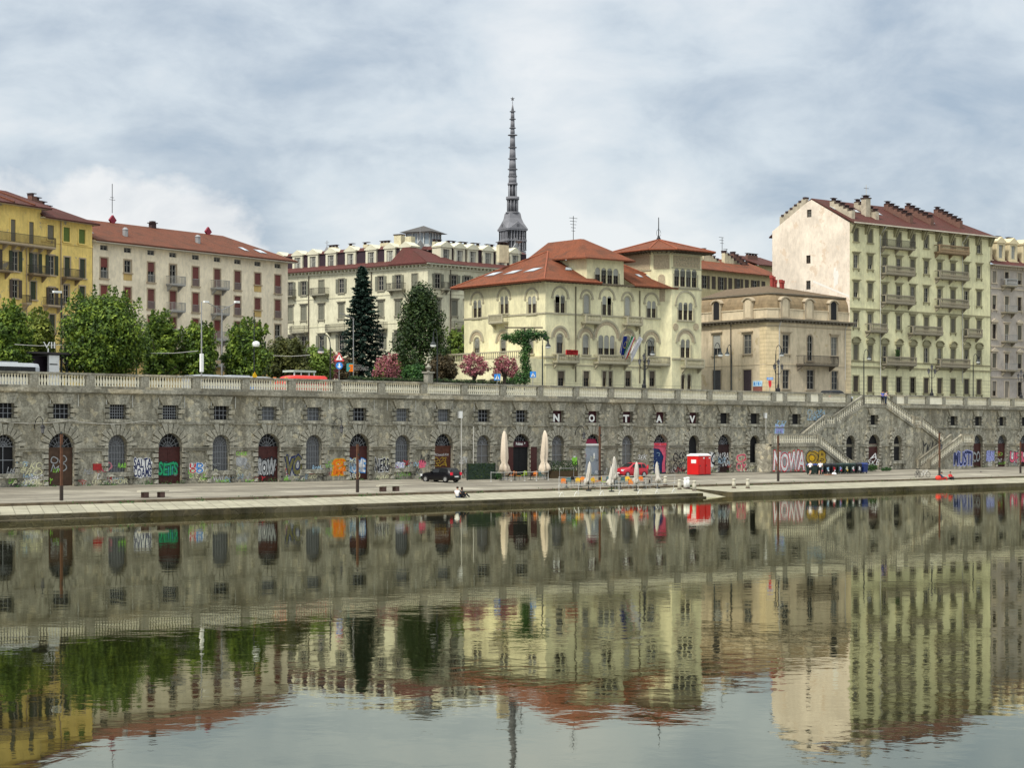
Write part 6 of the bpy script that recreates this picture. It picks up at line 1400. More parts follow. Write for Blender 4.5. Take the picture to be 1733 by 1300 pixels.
arc_lamp(559, 147, 567, 541, 595, 'curved-neck lamp left of the triangular warning sign'); arc_lamp(740, 147, 557, 732, 584, 'curved-neck lamp in front of the dark magnolia')
arc_lamp(918, 160, 567, 930, 586, 'curved-neck lamp beside the ivy arbour'); arc_lamp(1092, 160, 575, 1108, 598, 'curved-neck lamp in front of the villa, right of the flags')
arc_lamp(1238, 158, 584, 1228, 600, 'curved-neck lamp with its head turned left, by the beige house'); arc_lamp(1209, 147, 580, 1223, 600, 'curved-neck lamp with its head turned right, by the beige house')
arc_lamp(1313, 158, 584, 1327, 600, 'curved-neck lamp by the corner of the beige house'); arc_lamp(1462, 158, 591, 1475, 606, 'curved-neck lamp at the left end of the green block'); arc_lamp(1647, 158, 599, 1660, 612, 'curved-neck lamp at the right end of the green block')
def ornate(px, yt, label):
    n = 143.3; D = DP(px, n); h = ZY(yt, D)-11.46; T = Thing('ornate_lamp', label, 'lamp post', TR(W(S(px, n), n, 11.46), math.pi/4), 'ornate iron lamp posts on the balustrade')
    b = MB(); b.lathe([(.26, 0), (.24, .35), (.13, .5), (.12, .8), (.07, 1.0), (.055, h-1.1), (.1, h-1.0), (.05, h-.8)], 0, 0, 8); b.tube([(-.75, 0, h-1.3), (-.55, 0, h-1.75), (0, 0, h-1.9), (.55, 0, h-1.75), (.75, 0, h-1.3)], .035, 5); b.build('post', iron, T)
    for x, z in ((0, h-.75), (-.75, h-1.3), (.75, h-1.3)):
        b = MB(); b.lathe([(.1, 0), (.17, .38)], x, 0, 6, 0, z); o = b.build('lantern_glass', mat('lantern_glass_dim', (.12, .12, .13)), T)
        b = MB(); b.lathe([(.2, .38), (.2, .42), (.06, .6), (.02, .75)], x, 0, 6, 0, z); b.build('cap', iron, T)
for px, yt, lb in ((1090, 597, 'ornate iron lamp post in front of the yellow villa'), (1317, 607, 'ornate iron lamp post in front of the beige house corner'), (1577, 616, 'ornate iron lamp post in front of the green block'), (1728, 625, 'ornate iron lamp post at the right edge')): ornate(px, yt, lb)
# globe lamp, plain poles, tall modern lights
T = Thing('globe_lamp', 'thin pole with a white globe lamp and yellow diamond sign', 'street lamp', sfr(430, 147)); h = ZY(585, DP(430, 147))-ZS
b = MB(); b.tube([(0, 0, 0), (0, 0, h+3)], .05, 6); b.build('pole', dkp, T); b = MB(); b.lathe([(.1, -.25), (.3, -.2), (.36, 0), (.3, .2), (.1, .28)], 0, -.3, 10, 0, h); b.build('globe', lamp_g, T)
b = MB(); b.prism([(0, h-3.4), (.28, h-3.0), (0, h-2.6), (-.28, h-3.0)], -.12, -.08); b.build('diamond_sign', paint('yellow'), T); b = MB(); b.prism([(-.3+.25*math.cos(i*.7), h-4.2+.3*math.sin(i*.7)) for i in range(9)], -.12, -.08); b.build('round_sign', paint('blue'), T)
T = Thing('lamp_mast', 'tall thin mast with a long white box on its lower part', 'mast', sfr(341, 146)); D = DP(341, 146); h = ZY(513, D)-ZS
b = MB(); b.tube([(0, 0, 0), (0, 0, h)], [.08, .05], 6); b.build('pole', metal, T); b = MB(); b.box(-.14, .14, -.14, .1, ZY(632, D)-ZS, ZY(601, D)-ZS); b.build('cabinet', white, T)
T = Thing('lamp_mast', 'tall mast with two slanting arms and street lights over the trees', 'mast', sfr(375.5, 158)); D = DP(375, 158); h = ZY(527, D)-ZS; k = D/F
b = MB(); b.tube([(0, 0, 0), (0, 0, h)], [.1, .06], 6); b.tube([(0, 0, h), (30*k*1.1, 0, h+15*k)], .04, 5); b.tube([(0, 0, h), (-26*k*1.2, 0, h+12*k)], .04, 5); b.build('pole', metal, T)
b = MB(); b.box(27*k, 36*k, -.15, .15, h+13.5*k, h+15*k+.12); b.build('lamp_head', white, T); b = MB(); b.box(-37*k, -28*k, -.15, .15, h+11*k, h+12*k+.12); b.build('lamp_head', white, T)
T = Thing('lamp_mast', 'mast with a slanting light arm left of the dark spruce', 'mast', sfr(598, 165)); D = DP(598, 165); h = ZY(540, D)-ZS; k = D/F
b = MB(); b.tube([(0, 0, 0), (0, 0, h), (-30*k, 0, h+7*k)], .05, 5); b.build('pole', metal, T)
for px, yt, n in ((231, 570, 160), (417, 560, 160), (449, 580, 158), (104, 495, 158)):
    T = Thing('dark_pole', {231: 'plain dark pole under the biggest tree', 417: 'plain dark pole behind the globe lamp', 449: 'plain dark pole right of the globe lamp', 104: 'tall thin pole with a small light in front of the yellow house'}[px], 'pole', sfr(px, n), 'plain poles on the street'); b = MB(); h = ZY(yt, DP(px, n))-ZS; b.tube([(0, 0, 0), (0, 0, h)], .075, 6); b.build('pole', dkp, T)
    if px == 104: b = MB(); b.box(-.9, 0, -.1, .1, h-.2, h); b.build('lamp_head', white, T)
# overhead line wires
for (pa, ya, na, pb_, yb_, nb, lb) in ((25, 583, 148, 105, 584, 152, 'thin light tram wire above the dark kiosk'), (255, 598, 152, 335, 594, 152, 'thin light wire right of the biggest tree'), (462, 602, 152, 525, 601, 152, 'thin light wire above the red van')):
    A_ = W(S(pa, na), na, ZY(ya, DP(pa, na))); B_ = W(S(pb_, nb), nb, ZY(yb_, DP(pb_, nb))); T = Thing('overhead_wire', lb, 'wire', Matrix.Translation(A_), 'overhead wires'); b = MB(T.inv); b.tube([A_, (A_+B_)/2+Vector((0, 0, -.1)), B_], .025, 4); b.build('wire', mat('pale_pipe', (.45, .44, .40)), T)
# road signs
def sign(px, yc, n, kind, label, r=.38, pole=True):
    D = DP(px, n); h = ZY(yc, D)-ZS-.13; T = Thing('road_sign', label, 'road sign', TR(W(S(px, n), n, ZS+.13), math.radians(12)), 'road signs')
    b = MB(); b.tube([(0, .05, 0), (0, .05, h+.3)], .035, 6); b.build('post', metal, T)
    if kind == 'cross':
        b = MB(); b.box(-r, r, -.03, 0, h-r, h+r); b.build('sign_board', paint('blue'), T); b = MB(); b.prism([(-r*.7, h-r*.7), (r*.7, h-r*.7), (0, h+r*.75)], -.045, -.033); b.build('white_triangle', white, T)
        b = MB(); b.tube([(0, -.05, h+.1), (0, -.05, h-.08), (-.1, -.05, h-.22)], .03, 4); b.tube([(0, -.05, h-.08), (.1, -.05, h-.22)], .03, 4); b.lathe([(.03, .12), (.04, .18)], 0, -.05, 6, 0, h); b.build('walker_symbol', darkv, T)
    if kind == 'circle':
        b = MB(); b.prism([(r*math.cos(i*.3142), h+r*math.sin(i*.3142)) for i in range(20)], -.03, 0); b.build('sign_board', paint('blue'), T); b = MB(); b.prism([(-.05, h+.22), (-.05, h-.05), (-.2, h-.05), (.02, h-.25), (.24, h-.05), (.08, h-.05), (.08, h+.22)], -.04, -.033); b.build('arrow_symbol', white, T)
        z = h+.78; b = MB(); b.prism([(-.5, z-.34), (.5, z-.34), (0, z+.52)], -.03, 0); b.build('warning_triangle', paint('red'), T); b = MB(); b.prism([(-.33, z-.24), (.33, z-.24), (0, z+.33)], -.04, -.033); b.build('triangle_face', white, T); b = MB(); b.box(-.04, .04, -.05, -.042, z-.15, z+.12); b.build('exclamation_mark', darkv, T)
sign(574, 619, 146, 'circle', 'red and white warning triangle above a blue arrow disc', .34); sign(841.5, 638.5, 146, 'cross', 'blue pedestrian crossing sign beneath the pink trees', .33); sign(902, 634, 148, 'cross', 'blue pedestrian crossing sign before the beige garage gate', .33)
T = Thing('street_name_sign', 'small blue street sign above a red arrow plate by the beige corner', 'road sign', TR(W(S(1303, 147), 147, ZS+.13), math.radians(20))); h = ZY(641, DP(1303, 147))-ZS-.13
b = MB(); b.tube([(0, .05, 0), (0, .05, h+.1)], .03, 6); b.build('post', metal, T); b = MB(); b.box(-.42, .42, -.03, 0, h-.16, h+.16); b.build('name_plate', paint('blue'), T); b = MB(); b.box(-.34, .34, -.04, -.033, h-.03, h+.05); b.build('lettering', white, T); b = MB(); b.prism([(-.22, h-.25), (.2, h-.25), (.2, h-.8), (0, h-1.2), (-.18, h-.8)], -.03, 0); b.build('arrow_plate', paint('red'), T)
# garden sign, stone pillar, plane kiosk
T = Thing('garden_sign', 'teal and red emblem panel with grey lettering beside the dark spruce', 'sign', TR(P(592, 214, ZS), math.radians(8))); h = ZY(622, 214)-ZS; k = 214/F
b = MB(); b.box(-5.5*k, 5.5*k, -.05, .05, h-7*k, h+7*k); b.build('emblem_panel', mat('teal_panel', (.05, .26, .25), .6), T)
b = MB(); b.poly([(-2*k, -.055, h-7*k), (5.5*k, -.055, h-7*k), (5.5*k, -.055, h+5*k), (-.5*k, -.055, h+5*k), (-2*k, -.055, h+1*k), (1.5*k, -.055, h+1*k), (1*k, -.055, h-1*k)], 0); b.build('emblem', paint('orange'), T)
b = MB(); addtext(b, 'Marina', 7*k, 20*k, h+2.2*k, h+6*k, 0, 0, .01); addtext(b, 'MOTONAUT', 7*k, 32*k, h-5*k, h+1.2*k, 0, 0, .03); b.build('lettering', mat('grey_letters', (.16, .15, .14), .6), T); b = MB(); b.box(-.05, .05, .05, .12, 0, h); b.build('post', dkp, T)
T = Thing('stone_pillar', 'stone pillar topped by an urn behind the balustrade', 'pillar', sfr(725, 147)); h = ZY(634, DP(725, 147))-ZS
b = MB(); b.box(-.42, .42, -.42, .42, 0, .5); b.box(-.34, .34, -.34, .34, .5, h); b.box(-.48, .48, -.48, .48, h, h+.16); b.build('shaft', capm, T); b = MB(); b.lathe([(.2, .16), (.1, .3), (.3, .55), (.32, .65), (.12, .8), (.1, .95), (.02, 1.0)], 0, 0, 10, 0, h); b.build('urn', capm, T)
T = Thing('kiosk', 'dark flat-roofed kiosk with a white information panel behind the bus', 'kiosk', sfr(20, 153)); D = DP(60, 153); h = ZY(601, D)-ZS; L_ = S(112, 153)-S(20, 153)
b = MB(); b.box(0, L_*.72, 0, 3, 0, h-.2); b.build('wall', mat('dark_plum_panel', (.018, .01, .018), .5, .2), T); b = MB(); b.box(-.8, L_+1.2, -1.2, 3.8, h-.05, h+.12); b.build('roof', mat('dark_roof_sheet', (.04, .035, .035), .6, .2), T)
for x in (L_*.95, L_*.85): b = MB(); b.box(x-.08, x+.08, -.6, -.45, 0, h-.05); b.build('pillar', dkp, T)
b = MB(); x = S(82, 153)-S(20, 153); b.box(x-.55, x+.5, -1.0, -.7, 0, h-.15); b.box(x-.5, x+.3, -1.02, -1.0, h-1.0, h-.9, 1); b.build('information_panel', [white, dkp], T)
b = MB(); addtext(b, 'VII', x-.9, x+.3, h+.5, h+1.05, -.6); b.box(x-.4, x-.3, -.55, -.5, h+.1, h+.5); b.build('roof_letters', white, T)
# vehicles on the street
def bus(px0, px1, n, ytop, label, col, stripe, name='bus'):
    s0, s1 = S(px0, n), S(px1, n); L_ = s1-s0; D = DP(px1, n); h = ZY(ytop, D)-ZS; T = Thing(name, label, name, TR(W(s0, n, ZS), math.pi/4))
    b = MB(); pr = [(-1.2, .35), (-1.25, 1.0), (-1.22, h-.35), (-1.05, h-.06), (-.8, h), (.8, h), (1.05, h-.06), (1.22, h-.35), (1.25, 1.0), (1.2, .35)]
    b.rings([[(x, y*f+1.2, z if z < 1 else z-(1-f)*.4) for y, z in pr] for x, f in ((0, .9), (.25, 1), (L_-.5, 1), (L_, .9))]); b.build('body', col, T)
    b = MB(); b.box(.3, L_-.5, -.075, -.04, 1.0, h-.34); 
    for i in range(1, int(L_/1.5)): b.box(i*1.5-.03, i*1.5+.03, -.08, -.076, 1.0, h-.34, 1)
    b.box(L_-.04, L_+.03, .25, 2.15, .9, h-.6); b.build('window', [glassmat(), dkp], T)
    b = MB(); b.box(1.2, 3.2, .6, 1.8, h-.02, h+.08); b.box(L_*.5, L_*.5+2.2, .6, 1.8, h-.02, h+.1); b.build('roof_unit', col, T)
    if stripe:
        b = MB(); b.box(L_*.18, L_*.55, -.06, -.02, h-.45, h-.32); 
        for q_ in range(3): b.box(L_*(.2+.13*q_), L_*(.28+.13*q_), -.065, -.06, h-.44, h-.33)
        b.build('roof_stripe', dkp, T)
    for x in (2.0, L_-2.4):
        for y in (0.0, 2.2):
            b = MB(Matrix.Translation((x, y+.15, .45)) @ Matrix.Rotation(math.pi/2, 4, 'X')); b.lathe([(.2, -.14), (.45, -.14), (.45, .14), (.2, .14)], 0, 0, 14); b.build('wheel', mat('tyre', (.015, .015, .015), .8), T)
    return T
bus(-75, 68, 146.8, 615, 'white bus cut by the left edge with dark windows', mat('white_bus_paint', (.38, .40, .42), .35, .05), False)
bus(331, 462, 149.5, 638, 'silver grey bus seen over the balustrade, left of the red van', mat('silver_bus_paint', (.42, .44, .46), .35, .05), True)
def carmesh(T, L_, Wd, H_, col, secs, glass, wheels, lights):
    """loft of cross sections along x: (x, z_low, z_belt, z_top, half width, roof half width)"""
    b = MB(); rs = []
    for x, zl, zb, zt, hw, rw in secs: rs.append([(x, -hw*.92, zl), (x, -hw, zl+.18), (x, -hw, (zl+zb)/2+.08), (x, -hw*.96, zb), (x, -rw, zt-.05), (x, -rw*.85, zt), (x, rw*.85, zt), (x, rw, zt-.05), (x, hw*.96, zb), (x, hw, (zl+zb)/2+.08), (x, hw, zl+.18), (x, hw*.92, zl)])
    b.rings(rs); b.build('body', col, T, True)
    gm = glassmat('car_glass', (.02, .022, .025))
    for pts in glass:
        b = MB(); b.poly(pts); b.build('window', gm, T)
    tm_ = mat('tyre', (.015, .015, .015)); rm = mat('wheel_rim', (.45, .46, .47), .3, .05, 3, .6)
    for x in wheels:
        for y in (-1, 1):
            M = Matrix.Translation((x, y*(Wd/2-.1), .31)) @ Matrix.Rotation(math.pi/2, 4, 'X'); b = MB(M); b.lathe([(.16, -.11), (.31, -.11), (.31, .11), (.16, .11)], 0, 0, 16); w_ = b.build('wheel', tm_, T, True)
            b = MB(M); b.lathe([(.19, -.115), (.19, .115), (.04, .125)], 0, 0, 10); b.build('rim', rm, w_)
    for nm, (x0, x1, y0, y1, z0, z1), m_ in lights: b = MB(); b.box(x0, x1, y0, y1, z0, z1); b.build(nm, m_, T)
redp = mat('red_car_paint', (.42, .01, .025), .25, .05, 2, 0, .6); blk = mat('black_car_paint', (.004, .004, .006), .3, .05, 2, 0, .35); hl = mat('headlight', (.7, .72, .75), .15, .05); tlm = mat('tail_light', (.75, .02, .05), .2, .05)
# red hatchback: nose towards the left (-x), seen from its left front
T = Thing('parked_car', 'small red hatchback parked in front of the grey boarded arch', 'car', TR(W(S(1068, 138.8), 138.8, ZB-.17), math.radians(45-8)))
secs = [(-1.82, .38, .62, .68, .55, .45), (-1.76, .22, .72, .80, .74, .62), (-1.5, .2, .84, .94, .8, .7), (-1.0, .2, .93, 1.04, .82, .70), (-.62, .2, .95, 1.2, .82, .66), (-.15, .2, .96, 1.5, .82, .60), (.3, .2, .97, 1.56, .82, .60), (1.0, .2, .99, 1.54, .82, .6), (1.5, .2, 1.0, 1.46, .81, .58), (1.72, .24, .95, 1.1, .78, .62), (1.82, .35, .8, .85, .68, .6)]
y_ = lambda s_, z: s_*(.80-(z-.96)*.36)
glass = []
for s_ in (-1, 1):
    for x0, x1, x2, x3 in ((-.72, .10, .10, -.16), (.18, .85, .85, .18), (.93, 1.45, 1.3, .93)): glass.append([(x0, y_(s_, 1.0)*1.015, 1.0), (x1, y_(s_, 1.0)*1.015, 1.0), (x2, y_(s_, 1.42)*1.015, 1.42), (x3, y_(s_, 1.42)*1.015, 1.42)])
glass += [[(-.92, -.6, 1.07), (-.92, .6, 1.07), (-.2, .53, 1.5), (-.2, -.53, 1.5)], [(1.77, -.55, 1.02), (1.77, .55, 1.02), (1.55, .5, 1.42), (1.55, -.5, 1.42)]]
carmesh(T, 3.65, 1.64, 1.55, redp, secs, glass, (-1.15, 1.15), [('headlight', (-1.79, -1.5, -.74, -.45, .66, .86), hl), ('headlight', (-1.79, -1.5, .45, .74, .66, .86), hl), ('number_plate', (-1.85, -1.8, -.26, .26, .42, .53), white), ('grille', (-1.835, -1.79, -.4, .4, .56, .6), darkv), ('bumper', (-1.83, -1.74, -.68, .68, .24, .36), darkv), ('tail_light', (1.7, 1.8, -.76, -.66, .9, 1.3), tlm), ('tail_light', (1.7, 1.8, .66, .76, .9, 1.3), tlm), ('mirror', (-.62, -.5, -.98, -.82, .98, 1.1), redp), ('mirror', (-.62, -.5, .82, .98, .98, 1.1), redp)])
# black hatchback: nose to the left and away, tail towards the camera
T = Thing('parked_car', 'small black hatchback parked by the wall, tail light lit red', 'car', TR(W(S(746, 137.6), 137.6, ZB-.22), math.radians(-38)))
secs = [(-1.95, .36, .58, .64, .55, .45), (-1.88, .22, .70, .78, .74, .62), (-1.5, .2, .82, .92, .82, .7), (-.85, .2, .9, 1.0, .85, .70), (-.5, .2, .91, 1.18, .85, .66), (-.15, .2, .92, 1.38, .85, .62), (.3, .2, .93, 1.42, .85, .62), (1.2, .2, .95, 1.39, .85, .62), (1.6, .2, .96, 1.34, .84, .6), (1.86, .26, .93, 1.02, .80, .64), (1.95, .36, .75, .8, .7, .6)]
glass = []
for s_ in (-1, 1):
    for x0, x1, x2, x3 in ((-.55, .45, .45, -.2), (.5, 1.5, 1.42, .5)): glass.append([(x0, s_*.835, .96), (x1, s_*.835, .96), (x2, s_*.70, 1.31), (x3, s_*.70, 1.31)])
glass += [[(-.8, -.6, 1.02), (-.8, .6, 1.02), (-.2, .53, 1.37), (-.2, -.53, 1.37)], [(1.9, -.56, .98), (1.9, .56, .98), (1.68, .5, 1.31), (1.68, -.5, 1.31)]]
carmesh(T, 3.9, 1.7, 1.42, blk, secs, glass, (-1.22, 1.25), [('tail_light', (1.86, 1.99, -.8, -.55, .7, .98), tlm), ('tail_light', (1.86, 1.99, .55, .8, .7, .98), tlm), ('number_plate', (1.95, 2.0, -.27, .27, .5, .62), white), ('headlight', (-1.9, -1.7, -.78, -.5, .6, .8), hl), ('headlight', (-1.9, -1.7, .5, .78, .6, .8), hl), ('mirror', (-.45, -.33, -1.02, -.85, .95, 1.07), blk), ('mirror', (-.45, -.33, .85, 1.02, .95, 1.07), blk)])
# red van behind the balustrade, nose to the left
n_ = 147.2; s0, s1 = S(472, n_), S(545, n_); Lc = s1-s0; T = Thing('red_van', 'bright red low van with an orange nose light seen above the balustrade', 'van', TR(W((s0+s1)/2, n_, ZS), math.pi/4)); h = ZY(636, DP(508, n_))-ZS; k = Lc/2
secs = [(-k, .3, h*.5, h*.56, .8, .7), (-k*.92, .25, h*.58, h*.7, .9, .8), (-k*.7, .25, h*.6, h*.93, .95, .8), (-k*.45, .25, h*.62, h, .97, .85), (k*.9, .25, h*.62, h, .97, .85), (k, .3, h*.6, h*.95, .93, .8)]
glass = [[(-k*.55, s_*.975, h*.58), (k*.85, s_*.975, h*.58), (k*.85, s_*.92, h*.78), (-k*.45, s_*.92, h*.78)] for s_ in (-1, 1)]
carmesh(T, Lc, 1.95, h, mat('bright_red_paint', (.65, .03, .015), .35, .04, 2, 0, .5), secs, glass, (-k*.6, k*.6), [('nose_light', (-k*.98, -k*.88, -.97, -.8, h*.75, h*.9), mat('orange_lamp', (.9, .35, .1), .3)), ('nose_light', (-k*.98, -k*.88, .8, .97, h*.75, h*.9), mat('orange_lamp', (.9, .35, .1)))])
n_ = 156; s0, s1 = S(497, n_), S(535, n_); T = Thing('market_stand', 'small open stand with a pale flat roof behind the red van', 'stand', TR(W(s0, n_, ZS), math.pi/4)); h = ZY(628.5, DP(515, n_))-ZS; L_ = s1-s0
b = MB(); b.box(0, L_, 0, 1.8, h-.1, h+.1); b.build('roof', mat('pale_green_roof', (.5, .55, .48), .7), T); b = MB(); b.box(.2, L_-.2, .3, 1.6, 0, h*.5); b.build('counter', dkp, T)
for x in (.15, L_*.35, L_*.7, L_-.2):
    b = MB(); b.box(x, x+.1, .1, .2, 0, h-.1); b.build('post', white, T)
# flags on the villa balcony
for k, (cx, cols_, ang) in enumerate(((1072, ('eu',), -14), (1092, ('it',), 4), (1128, ('wh',), 10))):
    px, y0 = crop(cx, 900); T = Thing('flag', ['blue flag with yellow stars on the villa balcony', 'green white and red flag beside the blue flag on the villa balcony', 'plain white flag right of the tricolour flag on the villa balcony'][k], 'flag', V.M @ V.inv @ fr.M @ Matrix.Translation((fr.u(px), -1.1-.1*k, fr.z(px, y0)+.2)) @ Matrix.Rotation(math.radians(ang), 4, 'Y') @ Matrix.Rotation(math.radians(25), 4, 'X'), 'flags on the villa balcony')
    H_ = 2.7; b = MB(); b.tube([(0, 0, -.3), (0, 0, H_+.3)], .03, 5); b.build('flagpole', mat('pale_pipe', (.45, .44, .40)), T)
    b = MB(); nx, nz = 9, 8
    fm_ = [mat('flag_blue', (.01, .03, .25), .7)] if cols_[0] == 'eu' else [mat('flag_green', (.01, .22, .07), .7), mat('flag_white', (.75, .75, .78), .7, .04), mat('flag_red', (.6, .02, .03), .7)] if cols_[0] == 'it' else [mat('flag_white', (.75, .75, .78))]
    def fp(i, j): return (i*.095*(1-.02*j), .10*math.sin(i*1.6+j*.3)+.02*j, H_-j*.31-.25*(i/nx)-.012*i*j)
    for i in range(nx):
        for j in range(nz): b.poly([fp(i, j), fp(i+1, j), fp(i+1, j+1), fp(i, j+1)], 0 if len(fm_) == 1 else i*3//nx)
    o = b.build('cloth', fm_, T)
    if cols_[0] == 'eu':
        b = MB()
        for a in range(12): x, z = .43+.27*math.cos(a*.5236), H_-1.3+.45*math.sin(a*.5236); b.prism([(x+.045*math.cos(q_*1.257), z+.045*math.sin(q_*1.257)) for q_ in range(5)], -.17, -.15)
        b.build('stars', mat('flag_yellow', (.8, .6, .03), .6), T)['kind'] = 'stuff'
# ================================================================ THE QUAY
def qz(n):
    if n > NK: return ZK+(ZB-ZK)*(n-NK)/(143.3-NK)
    return ZE+(ZKL-ZE)*(n-NE)/(NK-NE)
def qf(px, n, a=0, dz=0): return TR(W(S(px, n), n, qz(n)+dz), math.pi/4+math.radians(a))
rust = mat('rusty_steel', (.10, .045, .025), .8, .3, 5)
for k, (px, yt, n, lb) in enumerate(((104, 735, 126.5, 'rusty square lamp pole at the left, in front of the brown arched door'), (605, 752, 127, 'rusty square lamp pole in front of the blue lettered door'), (1015, 722, 134, 'rusty square pole in front of the pale grey door'), (1317, 738, 127, 'rusty square pole in front of the red and white lettering'), (1590, 733, 127, 'rusty square pole behind the two people on the kerb'), (1727, 748, 130, 'rusty square pole at the right edge'))):
    T = Thing('quay_pole', lb, 'pole', qf(px, n), 'rusty square poles along the quay'); h = ZY(yt, DP(px, n))-qz(n)
    b = MB(); b.box(-.09, .09, -.07, .07, 1.1, h); b.build('shaft', rust, T); b = MB(); b.box(-.11, .11, -.09, .09, 0, 1.1); b.build('base_sleeve', mat('dark_steel_sleeve', (.04, .03, .025), .7, .2), T)
    b = MB(); b.lathe([(.05, 0), (.09, .05), (.05, .2)], 0, 0, 8, 0, h); b.box(-.05, .05, -.2, -.09, h-1.0, h-.8); b.build('cap', dkp, T)
benchm = mat('bench_stone', (.48, .45, .36), .85, .15, 2, streak=.2); bl_ = mat('bench_block', (.10, .06, .05), .85, .2, 2)
for px, lb in ((259, 'stone slab bench on two blocks near the green lettered door'), (659, 'stone slab bench on two blocks right of the blue lettered door')):
    T = Thing('bench', lb, 'bench', qf(px, 127.2), 'stone slab benches on the quay'); b = MB(); b.box(-1.3, 1.3, -.28, .28, .42, .54); b.build('seat', benchm, T)
    for x in (-.75, .75): b = MB(); b.box(x-.22, x+.22, -.22, .22, 0, .42); b.build('leg', bl_, T)
# closed parasols
canv = mat('cream_canvas', (.62, .53, .42), .85, .06, 4); canw = mat('white_canvas', (.48, .45, .40), .85, .06, 4)
def parasol(px, n, h, w_, m_, label, grp, seed, skirt=True):
    T = Thing('closed_parasol', label, 'parasol', qf(px, n, seed*40), grp); rr = random.Random(seed)
    b = MB(); b.lathe([(w_*1.3, 0), (w_*1.3, .1), (.05, .12), (.035, h-.05), (.05, h)], 0, 0, 8); b.build('pole', metal if h > 4 else dkp, T)
    z0 = .55 if h > 4 else h*.22; pr = [(.55, z0, 1.0), (1.3, z0+h*.07, .95), (1.15, z0+h*.15, .7), (.78, z0+h*.23, .35), (.98, z0+h*.33, .5), (.92, h*.62, .45), (.8, h*.78, .4), (.62, h*.9, .35), (.34, h*.97, .2), (.1, h, .1)]
    ph = rr.random()*6; b = MB()
    b.rings([[((w_*k*(1+f*.6*math.cos(5*a+ph+z*.4)))*math.cos(a)+.09*math.sin(z*1.3+ph)+.12*max(0, 1-(z-z0)/1.2)*math.sin(ph), (w_*k*(1+f*.6*math.cos(5*a+ph)))*math.sin(a), z+f*.18*math.cos(2*a+ph)) for a in [6.2832*i/20 for i in range(20)]] for k, z, f in pr]); b.build('canopy', m_, T, True)
    b = MB(); b.lathe([(w_*.72, z0+h*.2), (w_*.72, z0+h*.2+.06)], 0, 0, 12); b.build('strap', m_, T)
parasol(853.5, 139.6, 4.95, .36, canv, 'tall closed cream parasol left of the bar door', 'tall closed cream parasols by the bar', 1); parasol(921.5, 139.8, 4.95, .36, canv, 'tall closed cream parasol right of the bar door', 'tall closed cream parasols by the bar', 2)
for k, (px, n, h, lb) in enumerate(((996, 124.0, 2.75, 'closed white parasol in front of the pale grey door, leftmost of the terrace'), (1035, 122.5, 2.6, 'closed white parasol, front one of the close pair on the terrace'), (1040, 125.5, 2.9, 'closed white parasol, rear one of the close pair on the terrace'), (1077, 122.6, 2.75, 'closed white parasol in front of the red car'), (1113, 124.5, 2.6, 'closed white parasol in front of the navy painted door'))): parasol(px, n, h, .21, canw, lb, 'closed white parasols on the waterside terrace', k+3)
# bar screens and planters
def screen(px0, px1, n, h, name, label, foliage=True):
    s0, s1 = S(px0, n), S(px1, n); T = Thing(name, label, 'screen' if not foliage else 'planter', TR(W(s0, n, qz(n)), math.pi/4)); L_ = s1-s0; rr = random.Random(int(px0))
    b = MB(); b.box(0, L_, 0, .06, .05, h) if not foliage else b.box(0, L_, -.1, .4, 0, h*.45); b.build('panel' if not foliage else 'planter_box', mat('dark_green_mesh', (.025, .045, .03), .8, .3, 6) if not foliage else mat('planter_wood', (.07, .045, .02), .8, .2), T)
    c = MB()
    for _ in range(int(L_*h*(55 if not foliage else 130))): leafquad(c, Vector((rr.uniform(0, L_), rr.uniform(-.18, .35) if foliage else rr.uniform(-.06, .0), rr.uniform(h*.4 if foliage else .1, h+.06))), Vector((0, -1, .3)), .16, rr)
    c.build('leaves', LM, T)
    for x in (0, L_-.06): b = MB(); b.box(x, x+.06, -.08, -.02, 0, h+.05); b.build('post', dkp, T)
screen(790, 838, 139.2, 1.65, 'ivy_screen', 'low dark green ivy screen left of the tall cream parasols', False); screen(932, 977, 139.4, 1.75, 'hedge_planter', 'long leafy planter right of the tall cream parasols')
# bushes at the wall foot
for px, w_, h, n, lb in ((1476, .9, 1.1, 139.4, 'round bush growing at the stair foot left of the middle arch'), (1500, 1.5, .55, 139.8, 'low weeds between the middle arch and right arch'), (842, .45, .9, 139.3, 'small potted bush beside the left tall parasol')):
    T = Thing('bush', lb, 'bush', qf(px, n)); c = MB(); rr = random.Random(px); lobe(c, (0, 0, h*.45), h*.55, 260, .16, rr, 1); lobe(c, (w_*.5, 0, h*.4), h*.45, 160, .16, rr, 1); lobe(c, (-w_*.5, 0, h*.35), h*.4, 160, .16, rr, 1); c.build('foliage', LI, T)
